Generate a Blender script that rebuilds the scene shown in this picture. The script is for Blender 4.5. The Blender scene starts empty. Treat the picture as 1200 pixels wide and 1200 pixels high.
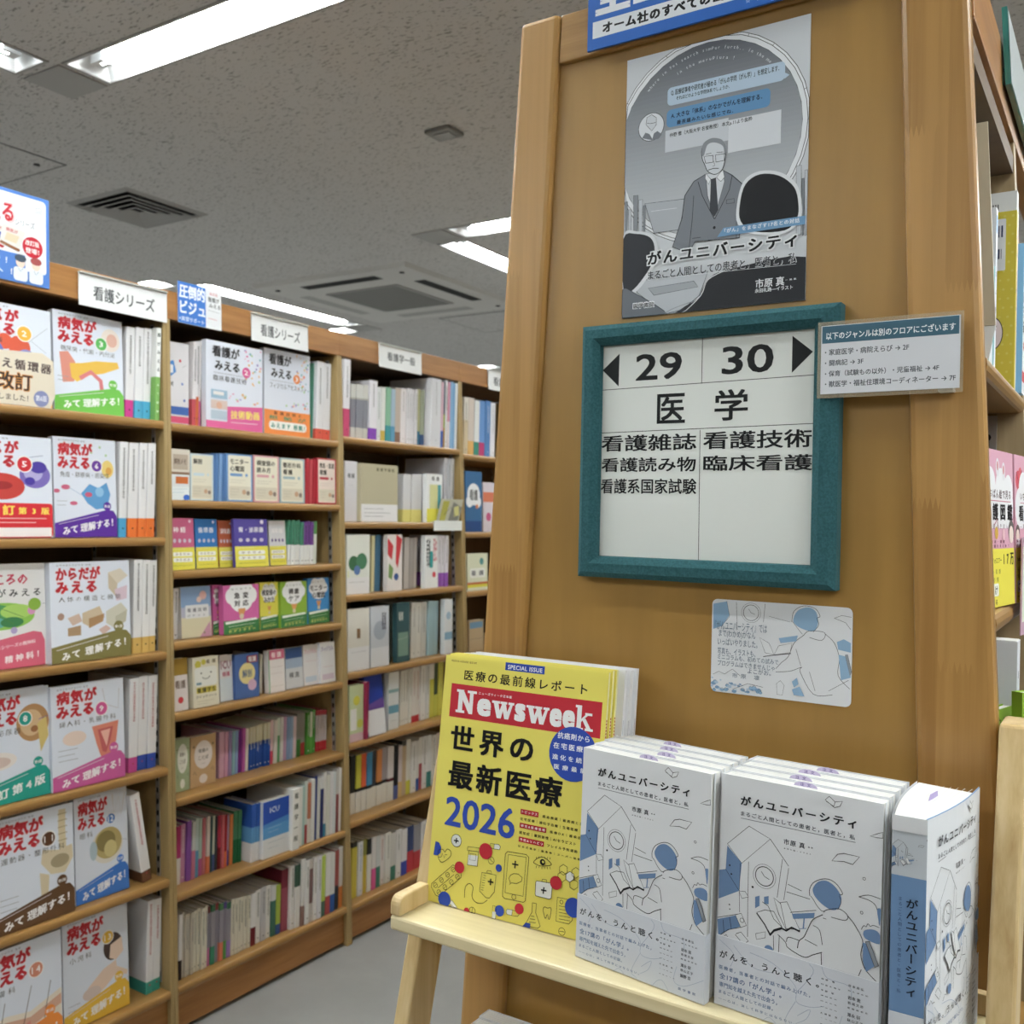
import bpy, math, random
from mathutils import Vector, Matrix
random.seed(11)
S = bpy.context.scene
COL = S.collection
H = 1.39                      # eye height
# ---------------------------------------------------------------- camera, world, exposure
cd = bpy.data.cameras.new('camera'); cam = bpy.data.objects.new('camera', cd); COL.objects.link(cam)
S.camera = cam
cd.sensor_width = 36.0; cd.lens = 34.26; cd.clip_start = 0.02; cd.clip_end = 60
_r = Vector((0.841, 0.540, 0.021)); _u = Vector((-0.017, -0.014, 1.0)); _b = Vector((0.540, -0.841, -0.003))
_r.normalize(); _u = (_u - _r * _u.dot(_r)).normalized(); _b = _r.cross(_u)
cam.matrix_world = Matrix(((_r.x, _u.x, _b.x, 0), (_r.y, _u.y, _b.y, 0), (_r.z, _u.z, _b.z, H), (0, 0, 0, 1)))
cd.dof.use_dof = True; cd.dof.focus_distance = 0.93; cd.dof.aperture_fstop = 12.5
S.view_settings.view_transform = 'Standard'; S.view_settings.look = 'None'; S.view_settings.gamma = 1.0
S.view_settings.use_curve_mapping = False
S.view_settings.exposure = 0.0
LAMP = 116.0                   # fluorescent tube emission
wd = bpy.data.worlds.new('world'); S.world = wd; wd.use_nodes = True
wd.node_tree.nodes['Background'].inputs[0].default_value = (0.55, 0.57, 0.6, 1)
wd.node_tree.nodes['Background'].inputs[1].default_value = 0.05
S.cycles.use_denoising = True
S.cycles.max_bounces = 8; S.cycles.diffuse_bounces = 5; S.cycles.sample_clamp_indirect = 6.0

# ---------------------------------------------------------------- materials
def lin(c):
    c /= 255.0
    return c / 12.92 if c <= 0.04045 else ((c + 0.055) / 1.055) ** 2.4
def hexrgb(h):
    if len(h) == 3: h = ''.join(a * 2 for a in h)
    return tuple(lin(int(h[i:i + 2], 16)) for i in (0, 2, 4))
MATS = {}
def mat(name, rgb, rough=0.5, spec=0.4, metal=0.0, emit=0.0, trans=0.0, alpha=1.0):
    if name in MATS: return MATS[name]
    m = bpy.data.materials.new(name); m.use_nodes = True
    p = m.node_tree.nodes['Principled BSDF']
    p.inputs['Base Color'].default_value = (*rgb, 1); p.inputs['Roughness'].default_value = rough
    p.inputs['Specular IOR Level'].default_value = spec; p.inputs['Metallic'].default_value = metal
    if emit:
        p.inputs['Emission Color'].default_value = (*rgb, 1); p.inputs['Emission Strength'].default_value = emit
    if trans: p.inputs['Transmission Weight'].default_value = trans
    if alpha < 1: p.inputs['Alpha'].default_value = alpha
    m.diffuse_color = (*rgb, 1)
    MATS[name] = m
    return m
def ink(h, gloss=0.42):
    """printed colour given as sRGB hex"""
    c = hexrgb(h); g = .3 * c[0] + .6 * c[1] + .1 * c[2]; c = tuple(.9 * x + .1 * g for x in c)
    return mat('print_' + h + ('' if gloss == 0.42 else '_%d' % (gloss * 100)), tuple(x * 0.94 for x in c), gloss, 0.16)
class NT:
    """small helper around a node tree"""
    def __init__(s, m):
        s.t = m.node_tree; s.p = s.t.nodes['Principled BSDF']
    def n(s, kind, **kw):
        x = s.t.nodes.new(kind)
        for k, v in kw.items():
            if k.startswith('i_'): x.inputs[k[2:]].default_value = v
            else: setattr(x, k, v)
        return x
    def l(s, a, b): s.t.links.new(a, b)
    def math(s, op, a, b=None):
        x = s.n('ShaderNodeMath', operation=op)
        for i, q in enumerate((a, b)):
            if q is None: continue
            if isinstance(q, (int, float)): x.inputs[i].default_value = q
            else: s.l(q, x.inputs[i])
        return x.outputs[0]
def ramp(t, fac, stops):
    r = t.n('ShaderNodeValToRGB'); e = r.color_ramp.elements
    e[0].position = stops[0][0]; e[0].color = (*stops[0][1], 1); e[1].position = stops[-1][0]; e[1].color = (*stops[-1][1], 1)
    for p, c in stops[1:-1]:
        q = e.new(p); q.color = (*c, 1)
    t.l(fac, r.inputs[0]); return r.outputs[0]
def wood(name, dark, mid, light, grain=(60, 60, 2.2), rough=0.38, strips=None, blocklen=0.42, spec=0.4, axis='Z', tone=0.16, seed=0.0, bands=3.0):
    """wood: stretched-noise grain; with strips=width it is laminated from finger-jointed staves"""
    m = mat(name, mid, rough, spec); t = NT(m)
    tc = t.n('ShaderNodeTexCoord'); geo = t.n('ShaderNodeNewGeometry')
    mp = t.n('ShaderNodeMapping'); t.l(geo.outputs['Position'], mp.inputs[0]); mp.inputs['Location'].default_value = (seed, seed * 1.7, seed * .6)
    sep = t.n('ShaderNodeSeparateXYZ'); t.l(mp.outputs[0], sep.inputs[0])
    X, Y, Z = sep.outputs
    if axis == 'Y': A, B, C = X, Z, Y
    elif axis == 'X': A, B, C = Y, Z, X
    else: A, B, C = X, Y, Z
    off = None
    if strips:
        s = t.math('FLOOR', t.math('DIVIDE', t.math('ADD', A, B), strips))
        wn = t.n('ShaderNodeTexWhiteNoise', noise_dimensions='1D'); t.l(s, wn.inputs['W'])
        tri = t.math('PINGPONG', A, 0.0024)
        bz = t.math('DIVIDE', t.math('ADD', C, t.math('MULTIPLY', tri, 5.0)), blocklen)
        blk = t.math('FLOOR', t.math('ADD', bz, t.math('MULTIPLY', wn.outputs[0], 7.31)))
        wn2 = t.n('ShaderNodeTexWhiteNoise', noise_dimensions='2D')
        cmb = t.n('ShaderNodeCombineXYZ'); t.l(s, cmb.inputs[0]); t.l(blk, cmb.inputs[1]); t.l(cmb.outputs[0], wn2.inputs['Vector'])
        off = wn2.outputs[0]
    cv = t.n('ShaderNodeCombineXYZ')
    if off is not None:
        t.l(t.math('ADD', A, t.math('MULTIPLY', off, 9.0)), cv.inputs[0])
    else: t.l(A, cv.inputs[0])
    t.l(B, cv.inputs[1]); t.l(C, cv.inputs[2])
    sc = t.n('ShaderNodeVectorMath', operation='MULTIPLY'); t.l(cv.outputs[0], sc.inputs[0]); sc.inputs[1].default_value = grain
    n1 = t.n('ShaderNodeTexNoise', i_Scale=1.0, i_Detail=5.0, i_Roughness=0.6, i_Distortion=0.25); t.l(sc.outputs[0], n1.inputs['Vector'])
    sc2 = t.n('ShaderNodeVectorMath', operation='MULTIPLY'); t.l(cv.outputs[0], sc2.inputs[0]); sc2.inputs[1].default_value = (grain[0] * 4, grain[1] * 4, grain[2] * 3)
    n2 = t.n('ShaderNodeTexNoise', i_Scale=1.0, i_Detail=3.0); t.l(sc2.outputs[0], n2.inputs['Vector'])
    f = t.math('ADD', t.math('MULTIPLY', n1.outputs[0], 0.75), t.math('MULTIPLY', n2.outputs[0], 0.25))
    if off is not None:
        f = t.math('ADD', f, t.math('MULTIPLY', t.math('SUBTRACT', off, 0.5), tone))
    c = ramp(t, f, [(0.3, dark), (0.5, mid), (0.68, light)])
    t.l(c, t.p.inputs['Base Color'])
    bp = t.n('ShaderNodeBump', i_Strength=0.06, i_Distance=0.002); t.l(n2.outputs[0], bp.inputs['Height']); t.l(bp.outputs[0], t.p.inputs['Normal'])
    return m
def sc(c, k): return tuple(x * k for x in c)
V1 = (0.325, 0.182, 0.047)
veneer = wood('panel_veneer', sc(V1, .86), V1, sc(V1, 1.12), (14, 14, 1.6), 0.36, seed=3.1)
S1 = (0.385, 0.212, 0.066)
stave = wood('stile_wood', (0.29, 0.148, 0.042), S1, sc(S1, 1.14), (38, 38, 1.1), 0.33, strips=0.034, blocklen=0.36, tone=0.26, seed=1.3)
railw = wood('rail_wood', (0.25, 0.128, 0.036), (0.34, 0.183, 0.055), (0.41, 0.23, 0.075), (3, 70, 70), 0.35, seed=5.0, axis='Z')
P1 = (0.60, 0.44, 0.22)
pine = wood('pale_pine', (0.47, 0.31, 0.13), P1, (0.68, 0.52, 0.29), (55, 55, 2.0), 0.42, seed=7.7)
pinetop = wood('pale_pine_board', (0.66, 0.55, 0.31), (0.74, 0.63, 0.38), (0.80, 0.69, 0.45), (2.0, 40, 40), 0.33, seed=2.2)
SH = (0.31, 0.168, 0.052)
shelfw = wood('shelf_wood', sc(SH, .75), SH, sc(SH, 1.2), (30, 2.0, 30), 0.36, seed=4.0, axis='Z')
postw = wood('post_wood', (0.27, 0.185, 0.075), (0.33, 0.232, 0.10), (0.39, 0.28, 0.128), (50, 50, 2), 0.42, seed=6.0)
fasw = wood('fascia_wood', (0.22, 0.096, 0.027), (0.31, 0.142, 0.042), (0.38, 0.185, 0.06), (40, 2.4, 40), 0.35, seed=8.0)
backw = wood('back_wood', (0.085, 0.052, 0.030), (0.11, 0.068, 0.038), (0.13, 0.082, 0.046), (20, 20, 2), 0.55, seed=9.0)
inw = wood('inner_wood', (0.27, 0.19, 0.10), (0.33, 0.24, 0.13), (0.38, 0.28, 0.16), (60, 60, 2.5), 0.45, seed=9.7)
pages = mat('paper_pages', (0.74, 0.73, 0.70), 0.8, 0.15)
whitepaper = mat('white_paper', (0.78, 0.79, 0.80), 0.55, 0.3)
steel = mat('track_steel', (0.55, 0.56, 0.58), 0.35, 0.5, 0.8)
dark = mat('dark_slot', (0.012, 0.012, 0.013), 0.7, 0.2)
grey = mat('fixture_grey', (0.33, 0.325, 0.315), 0.5, 0.4)
white_en = mat('white_enamel', (0.72, 0.73, 0.74), 0.4, 0.4)
acryl = mat('clear_plastic', (0.86, 0.93, 0.92), 0.08, 0.5, trans=0.9)
green_ac = mat('green_acrylic', (0.05, 0.22, 0.19), 0.15, 0.5, trans=0.25)
tube_m = mat('lit_tube', (0.945, 1.0, 0.99), 0.4, 0.2, emit=LAMP)
velvet = mat('teal_velvet', (0.030, 0.135, 0.150), 0.85, 0.1); _t = NT(velvet)
_n = _t.n('ShaderNodeTexNoise', i_Scale=420.0, i_Detail=2.0); _g = _t.n('ShaderNodeNewGeometry'); _t.l(_g.outputs['Position'], _n.inputs['Vector'])
_t.l(ramp(_t, _n.outputs[0], [(0.3, (0.016, 0.060, 0.070)), (0.7, (0.032, 0.100, 0.112))]), _t.p.inputs['Base Color'])
velvet.node_tree.nodes['Principled BSDF'].inputs['Sheen Weight'].default_value = 0.15
velvet.node_tree.nodes['Principled BSDF'].inputs['Sheen Tint'].default_value = (0.4, 0.7, 0.7, 1)
floor_m = mat('floor_vinyl', (0.30, 0.30, 0.295), 0.32, 0.4); _t = NT(floor_m)
_g = _t.n('ShaderNodeNewGeometry'); _n = _t.n('ShaderNodeTexNoise', i_Scale=1.6, i_Detail=7.0, i_Roughness=0.65); _t.l(_g.outputs['Position'], _n.inputs['Vector'])
_t.l(ramp(_t, _n.outputs[0], [(0.3, (0.225, 0.222, 0.215)), (0.7, (0.31, 0.305, 0.295))]), _t.p.inputs['Base Color'])
ceil_m = mat('ceiling_board', (0.52, 0.50, 0.48), 0.9, 0.1); _t = NT(ceil_m)
_g = _t.n('ShaderNodeNewGeometry'); _mp = _t.n('ShaderNodeMapping'); _t.l(_g.outputs['Position'], _mp.inputs[0]); _mp.inputs['Rotation'].default_value = (0, 0, 0.75); _mp.inputs['Scale'].default_value = (46, 140, 1)
_n = _t.n('ShaderNodeTexNoise', i_Scale=1.0, i_Detail=1.5, i_Roughness=0.5, i_Distortion=0.6); _t.l(_mp.outputs[0], _n.inputs['Vector'])
_n2 = _t.n('ShaderNodeTexNoise', i_Scale=9.0, i_Detail=1.0); _t.l(_g.outputs['Position'], _n2.inputs['Vector'])
_f = _t.math('SUBTRACT', _n.outputs[0], _t.math('MULTIPLY', _t.math('SUBTRACT', _n2.outputs[0], 0.5), 0.12))
_t.l(ramp(_t, _f, [(0.0, (0.525, 0.515, 0.505)), (0.60, (0.525, 0.515, 0.505)), (0.655, (0.27, 0.265, 0.255)), (1.0, (0.23, 0.225, 0.215))]), _t.p.inputs['Base Color'])
wall_m = mat('wall_paint', (0.42, 0.41, 0.39), 0.8, 0.2)

# ---------------------------------------------------------------- mesh helpers
class MB:
    """collects faces with their materials; build() links them as ONE mesh object"""
    def __init__(s): s.v = []; s.f = []; s.mi = []; s.ms = []
    def m(s, mt):
        if mt not in s.ms: s.ms.append(mt)
        return s.ms.index(mt)
    def face(s, pts, mt):
        k = len(s.v); s.v += [tuple(p) for p in pts]; s.f.append(tuple(range(k, k + len(pts)))); s.mi.append(s.m(mt))
    def tris(s, verts, faces, mt):
        k = len(s.v); s.v += [tuple(p) for p in verts]; i = s.m(mt)
        for f in faces: s.f.append(tuple(a + k for a in f)); s.mi.append(i)
    def box(s, a, b, mt, fn=None):
        (x0, y0, z0), (x1, y1, z1) = a, b
        c = [Vector((x, y, z)) for z in (z0, z1) for y in (y0, y1) for x in (x0, x1)]
        if fn: c = [fn(p) for p in c]
        k = len(s.v); s.v += [tuple(p) for p in c]; i = s.m(mt)
        for f in ((0, 2, 3, 1), (4, 5, 7, 6), (0, 1, 5, 4), (2, 6, 7, 3), (0, 4, 6, 2), (1, 3, 7, 5)):
            s.f.append(tuple(k + q for q in f)); s.mi.append(i)
    def extrude(s, poly, vec, mt, cap=True):
        """closed prism from a planar loop"""
        vec = Vector(vec); a = [Vector(p) for p in poly]; b = [p + vec for p in a]; n = len(a)
        k = len(s.v); s.v += [tuple(p) for p in a + b]; i = s.m(mt)
        for j in range(n):
            s.f.append((k + j, k + (j + 1) % n, k + n + (j + 1) % n, k + n + j)); s.mi.append(i)
        if cap:
            s.f.append(tuple(k + j for j in reversed(range(n)))); s.f.append(tuple(k + n + j for j in range(n))); s.mi += [i, i]
    def tube(s, p0, p1, r, mt, seg=12):
        p0 = Vector(p0); d = Vector(p1) - p0; q = d.to_track_quat('Z', 'Y')
        s.extrude([p0 + q @ Vector((r * math.cos(2 * math.pi * j / seg), r * math.sin(2 * math.pi * j / seg), 0)) for j in range(seg)], d, mt)
    def build(s, name, parent=None, org=(0, 0, 0), bevel=0.0, smooth=False):
        o3 = Vector(org)
        me = bpy.data.meshes.new(name); me.from_pydata([tuple(Vector(p) - o3) for p in s.v], [], s.f)
        for mt in s.ms: me.materials.append(mt)
        me.polygons.foreach_set('material_index', s.mi); me.update()
        ob = bpy.data.objects.new(name, me); COL.objects.link(ob)
        if parent is None: ob.location = o3
        else: ob.parent = parent          # vertices are already relative to the parent's base
        if bevel:
            b = ob.modifiers.new('edge', 'BEVEL'); b.width = bevel; b.segments = 2; b.limit_method = 'ANGLE'; b.angle_limit = 0.7
        if smooth:
            for p in me.polygons: p.use_smooth = True
        return ob
def tag(o, label, cat, group=None):
    o['label'] = label; o['category'] = cat
    if group: o['group'] = group
    return o
def thing(name, org, label, cat, group=None):
    o = bpy.data.objects.new(name, None); COL.objects.link(o); o.location = org; o.empty_display_size = 0.05
    return tag(o, label, cat, group)
def struct(o):
    o['kind'] = 'structure'; return o

# ---------------------------------------------------------------- lettering and printed art
_fc = bpy.data.curves.new('lettering', 'FONT'); _fc.size = 1.0; _fc.resolution_u = 2
_fo = bpy.data.objects.new('lettering', _fc); COL.objects.link(_fo)
GLY = {}
def glyphs(text, bold=0, res=2, space=1.0):
    key = (text, bold, res, space)
    if key not in GLY:
        _fc.body = text; _fc.resolution_u = res; _fc.space_character = space; d = (0, .016, .030, .048)[bold]; nb = 0
        dg = bpy.context.evaluated_depsgraph_get(); dg.update()
        ev = _fo.evaluated_get(dg); me = ev.to_mesh()
        vs = [(v.co.x, v.co.y) for v in me.vertices]; fs = [tuple(p.vertices) for p in me.polygons]
        ev.to_mesh_clear()
        nb = max(1, len(vs))
        if d and vs:                      # heavier weights: the outline laid over itself with small shifts
            bv, bf = vs, fs; vs, fs = [], []
            for k, (sx, sy) in enumerate(((0, 0), (-1, -1), (1, -1), (-1, 1), (1, 1), (0, 1), (0, -1))[:5 if bold < 3 else 7]):
                vs += [(a + sx * d, b + sy * d * .8) for a, b in bv]; fs += [tuple(q + k * nb for q in f) for f in bf]
        if vs:
            x0 = min(v[0] for v in vs); x1 = max(v[0] for v in vs); y0 = min(v[1] for v in vs); y1 = max(v[1] for v in vs)
            w = max(x1 - x0, 1e-6); h = max(y1 - y0, 1e-6)
            vs = [((v[0] - x0) / w, (v[1] - y0) / h, k // nb) for k, v in enumerate(vs)]; GLY[key] = (vs, fs, w, h)
        else: GLY[key] = ([], [], 1, 1)
    return GLY[key]
class Pr:
    """ink on a flat face: x to the right and y down in millimetres from the top-left corner; each mark lies a hair above the last"""
    def __init__(s, mb, O, u, v, n, W=None, Hh=None, eps=1e-5, res=2, lw=1.0, spread=True):
        s.lw = lw; s.spread = spread; s.mb = mb; s.O = Vector(O); s.u = Vector(u).normalized() / 1000; s.v = Vector(v).normalized() / 1000; s.n = Vector(n).normalized()
        s.k = 1; s.eps = eps; s.W = W; s.H = Hh; s.res = res
    def P(s, x, y, c=0): return s.O + s.u * x + s.v * y + s.n * ((s.k + c * .16) * s.eps)
    def cl(s, p): 
        if s.W is None: return p
        return (min(max(p[0], 0), s.W), min(max(p[1], 0), s.H))
    def poly(s, c, pts, clip=False):
        if s.W is not None: pts = clip_rect(pts, s.W, s.H)
        if len(pts) < 3: return
        s.mb.face([s.P(*p) for p in pts], ink(c)); s.k += 1
    def rect(s, c, x0, y0, x1, y1): s.poly(c, [(x0, y0), (x0, y1), (x1, y1), (x1, y0)])
    def disc(s, c, x, y, r, ry=None, n=28):
        s.poly(c, [(x + r * math.cos(-2 * math.pi * i / n), y + (ry or r) * math.sin(-2 * math.pi * i / n)) for i in range(n)])
    def rrect(s, c, x0, y0, x1, y1, r):
        r = min(r, abs(x1 - x0) / 2, abs(y1 - y0) / 2); pts = []
        for cx, cy, a0 in ((x1 - r, y1 - r, 0), (x0 + r, y1 - r, 90), (x0 + r, y0 + r, 180), (x1 - r, y0 + r, 270)):
            for k in range(6):
                a = math.radians(a0 + k * 18); pts.append((cx + r * math.cos(a), cy + r * math.sin(a)))
        s.poly(c, pts)
    def ring(s, c, w, x, y, r, ry=None, n=36):
        ry = ry or r
        s.line(c, w, [(x + r * math.cos(2 * math.pi * i / n), y + ry * math.sin(2 * math.pi * i / n)) for i in range(n + 1)])
    def line(s, c, w, pts):
        w *= s.lw; pts = [s.cl(p) for p in pts]; q = [pts[0]]
        for p in pts[1:]:
            if abs(p[0] - q[-1][0]) + abs(p[1] - q[-1][1]) > 1e-3: q.append(p)
        if len(q) < 2: return
        closed = len(q) > 3 and abs(q[0][0] - q[-1][0]) + abs(q[0][1] - q[-1][1]) < 0.05
        L = []; R_ = []; n = len(q)
        for i in range(n):
            a = q[i - 1] if i else (q[-2] if closed else None); b = q[i + 1] if i < n - 1 else (q[1] if closed else None)
            d = Vector((0, 0))
            if a: d += (Vector(q[i]) - Vector(a)).normalized()
            if b: d += (Vector(b) - Vector(q[i])).normalized()
            if d.length < 1e-4: d = Vector((1, 0))
            d.normalize(); nx, ny = -d.y * w / 2, d.x * w / 2
            L.append(s.P(q[i][0] + nx, q[i][1] + ny)); R_.append(s.P(q[i][0] - nx, q[i][1] - ny))
        fs = [(i, i + 1, n + i + 1, n + i) for i in range(n - 1)]
        s.mb.tris(L + R_, fs, ink(c)); s.k += 1
    def text(s, c, t, x0, y0, x1, y1, b=0, yl=None):
        """fill the box x0..x1, y0..y1; yl shifts the right end down for a slanted line"""
        sl = 0 if yl is None else yl
        vs, fs, w, h = glyphs(t, b, s.res)
        if not vs: return
        if s.spread and len(t) > 1 and h > .3:          # spread the letters rather than stretch them
            extra = abs((x1 - x0) / (y1 - y0)) * h - w
            if extra > .08 * w:
                vs, fs, w, h = glyphs(t, b, s.res, round(min(2.2, 1 + extra / (w * (len(t) - 1) / len(t))) * 20) / 20)
        s.mb.tris([s.P(x0 + a * (x1 - x0), y1 - bb * (y1 - y0) + sl * a, q) for a, bb, q in vs], fs, ink(c)); s.k += 1
    def vtext(s, c, t, x, y0, y1, size, b=0):
        st = (y1 - y0) / len(t)
        for i, ch in enumerate(t):
            vs, fs, w, h = glyphs(ch, b, s.res)
            if not vs: continue
            if ch == 'ー': s.rect(c, x - size * .06, y0 + i * st, x + size * .06, y0 + (i + .85) * st); continue
            ww = size * min(1, w); hh = min(size, st * .92) * min(1, h); cy = y0 + (i + .5) * st
            s.mb.tris([s.P(x - ww / 2 + a * ww, cy + hh / 2 - bb * hh, q) for a, bb, q in vs], fs, ink(c))
        s.k += 1
    def arc(s, c, t, cx, cy, r, a0, a1, size):
        for i, ch in enumerate(t):
            vs, fs, w, h = glyphs(ch, 0, s.res)
            if not vs: continue
            a = a0 + (a1 - a0) * i / (len(t) - 1); ca, sa = math.cos(a), math.sin(a)
            pts = []
            for x, y, q in vs:
                lx = (x - .5) * w * size; ly = y * h * size
                pts.append(s.P(cx + (r + ly) * sa + lx * ca, cy - (r + ly) * ca + lx * sa))
            s.mb.tris(pts, fs, ink(c))
        s.k += 1
    def draw(s, items):
        for it in items:
            k = it[0]
            if k == 'P': s.poly(it[1], it[2])
            elif k == 'p': s.poly(it[1], smooth(it[2], True))
            elif k == 'L': s.line(it[1], it[2], it[3])
            elif k == 'l': s.line(it[1], it[2], smooth(it[3], it[3][0] == it[3][-1]))
            elif k == 'G': s.shade(*it[1:])
            elif k == 'C': s.disc(it[1], it[2], it[3], it[4])
            elif k == 'O': s.ring(it[1], it[2], it[3], it[4], it[5])
            elif k == 'R': s.rect(*it[1:])
            elif k == 'U': s.rrect(it[1], it[3], it[4], it[5], it[6], it[2])
            elif k == 'T': s.text(*it[1:7], max(it[7], 1 if s.lw > 1 else 0))
            elif k == 'A': s.arc(*it[1:])
            elif k == 'N': s.masthead(*it[1:])
    def shade(s, c0, c1, cx, cy, r, n=40):
        """halftone screen printed darker towards the top, in narrow rows"""
        A, B = [[int(c[i:i + 2], 16) for i in (0, 2, 4)] for c in (c0, c1)]
        k0 = s.k
        for i in range(n):
            a0, a1 = math.acos(1 - 2 * i / n), math.acos(1 - 2 * (i + 1) / n); f = (i / (n - 1)) ** .8
            P = [(cx + r * math.sin(a0 + (a1 - a0) * k / 5), cy - r * math.cos(a0 + (a1 - a0) * k / 5)) for k in range(6)]; P += [(2 * cx - x, y) for x, y in reversed(P)]
            s.k = k0; s.poly('%02x%02x%02x' % tuple(int(A[j] + (B[j] - A[j]) * f) for j in range(3)), P)
    def masthead(s, x0, y0, x1, y1):
        """slab-serif newspaper lettering: N e w s w e e k"""
        W = x1 - x0; Hh = y1 - y0; c = 'f2f2f2'
        def pg(q, ox, sx): s.poly(c, [(x0 + (ox + a * sx) * W, y1 - b * Hh) for a, b in q])
        Np = [[(.1, .08), (.32, .08), (.32, .92), (.1, .92)], [(.66, .08), (.84, .08), (.84, .92), (.66, .92)], [(.1, .92), (.38, .92), (.84, .12), (.84, 0), (.66, 0)], [(0, 0), (.44, 0), (.44, .11), (0, .11)], [(0, .89), (.36, .89), (.36, 1), (0, 1)], [(.54, .89), (1, .89), (1, 1), (.54, 1)]]
        for q in Np: pg(q, 0, .155)
        wp = [[(.06, .68), (.28, .68), (.44, 0), (.26, 0)], [(.26, 0), (.44, 0), (.58, .62), (.46, .62)], [(.42, .68), (.62, .68), (.78, 0), (.60, 0)], [(.60, 0), (.78, 0), (.95, .68), (.84, .68)], [(0, .62), (.36, .62), (.36, .72), (0, .72)], [(.38, .62), (.68, .62), (.68, .72), (.38, .72)], [(.74, .62), (1, .62), (1, .72), (.74, .72)]]
        for ox in (.275, .53):
            for q in wp: pg(q, ox, .165)
        kp = [[(.1, .05), (.34, .05), (.34, .96), (.1, .96)], [(0, 0), (.46, 0), (.46, .1), (0, .1)], [(0, .9), (.34, .9), (.34, 1), (0, 1)], [(.3, .28), (.42, .42), (.8, .7), (.62, .7), (.3, .42)], [(.4, .42), (.56, .5), (.92, .04), (.68, .04)], [(.54, .62), (.92, .62), (.92, .72), (.54, .72)], [(.56, 0), (1, 0), (1, .1), (.56, .1)]]
        for q in kp: pg(q, .875, .125)
        for ch, ox, sx in (('e', .165, .105), ('s', .448, .078), ('e', .70, .085), ('e', .79, .085)):
            s.text(c, ch, x0 + ox * W, y1 - .74 * Hh, x0 + (ox + sx) * W, y1 + .01 * Hh, 3)
def smooth(P, closed):
    P = list(P)
    if closed and P[0] == P[-1]: P = P[:-1]
    n = len(P); out = []
    for i in range(n if closed else n - 1):
        a, b, c, d = ((P[(i - 1) % n], P[i], P[(i + 1) % n], P[(i + 2) % n]) if closed else (P[max(i - 1, 0)], P[i], P[i + 1], P[min(i + 2, n - 1)]))
        for k in range(4):
            t = k / 4
            out.append(tuple(.5 * (2 * b[j] + (c[j] - a[j]) * t + (2 * a[j] - 5 * b[j] + 4 * c[j] - d[j]) * t * t + (3 * b[j] - a[j] - 3 * c[j] + d[j]) * t ** 3) for j in (0, 1)))
    return out + ([out[0]] if closed else [P[-1]])
def clip_rect(pts, W, Hh):
    for ax, lim, sg in ((0, 0, 1), (0, W, -1), (1, 0, 1), (1, Hh, -1)):
        out = []
        for i in range(len(pts)):
            a, b = pts[i - 1], pts[i]; da = (a[ax] - lim) * sg; db = (b[ax] - lim) * sg
            if (da >= 0) != (db >= 0):
                t = da / (da - db); out.append((a[0] + (b[0] - a[0]) * t, a[1] + (b[1] - a[1]) * t))
            if db >= 0: out.append(b)
        pts = out
        if not pts: return []
    return pts
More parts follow.
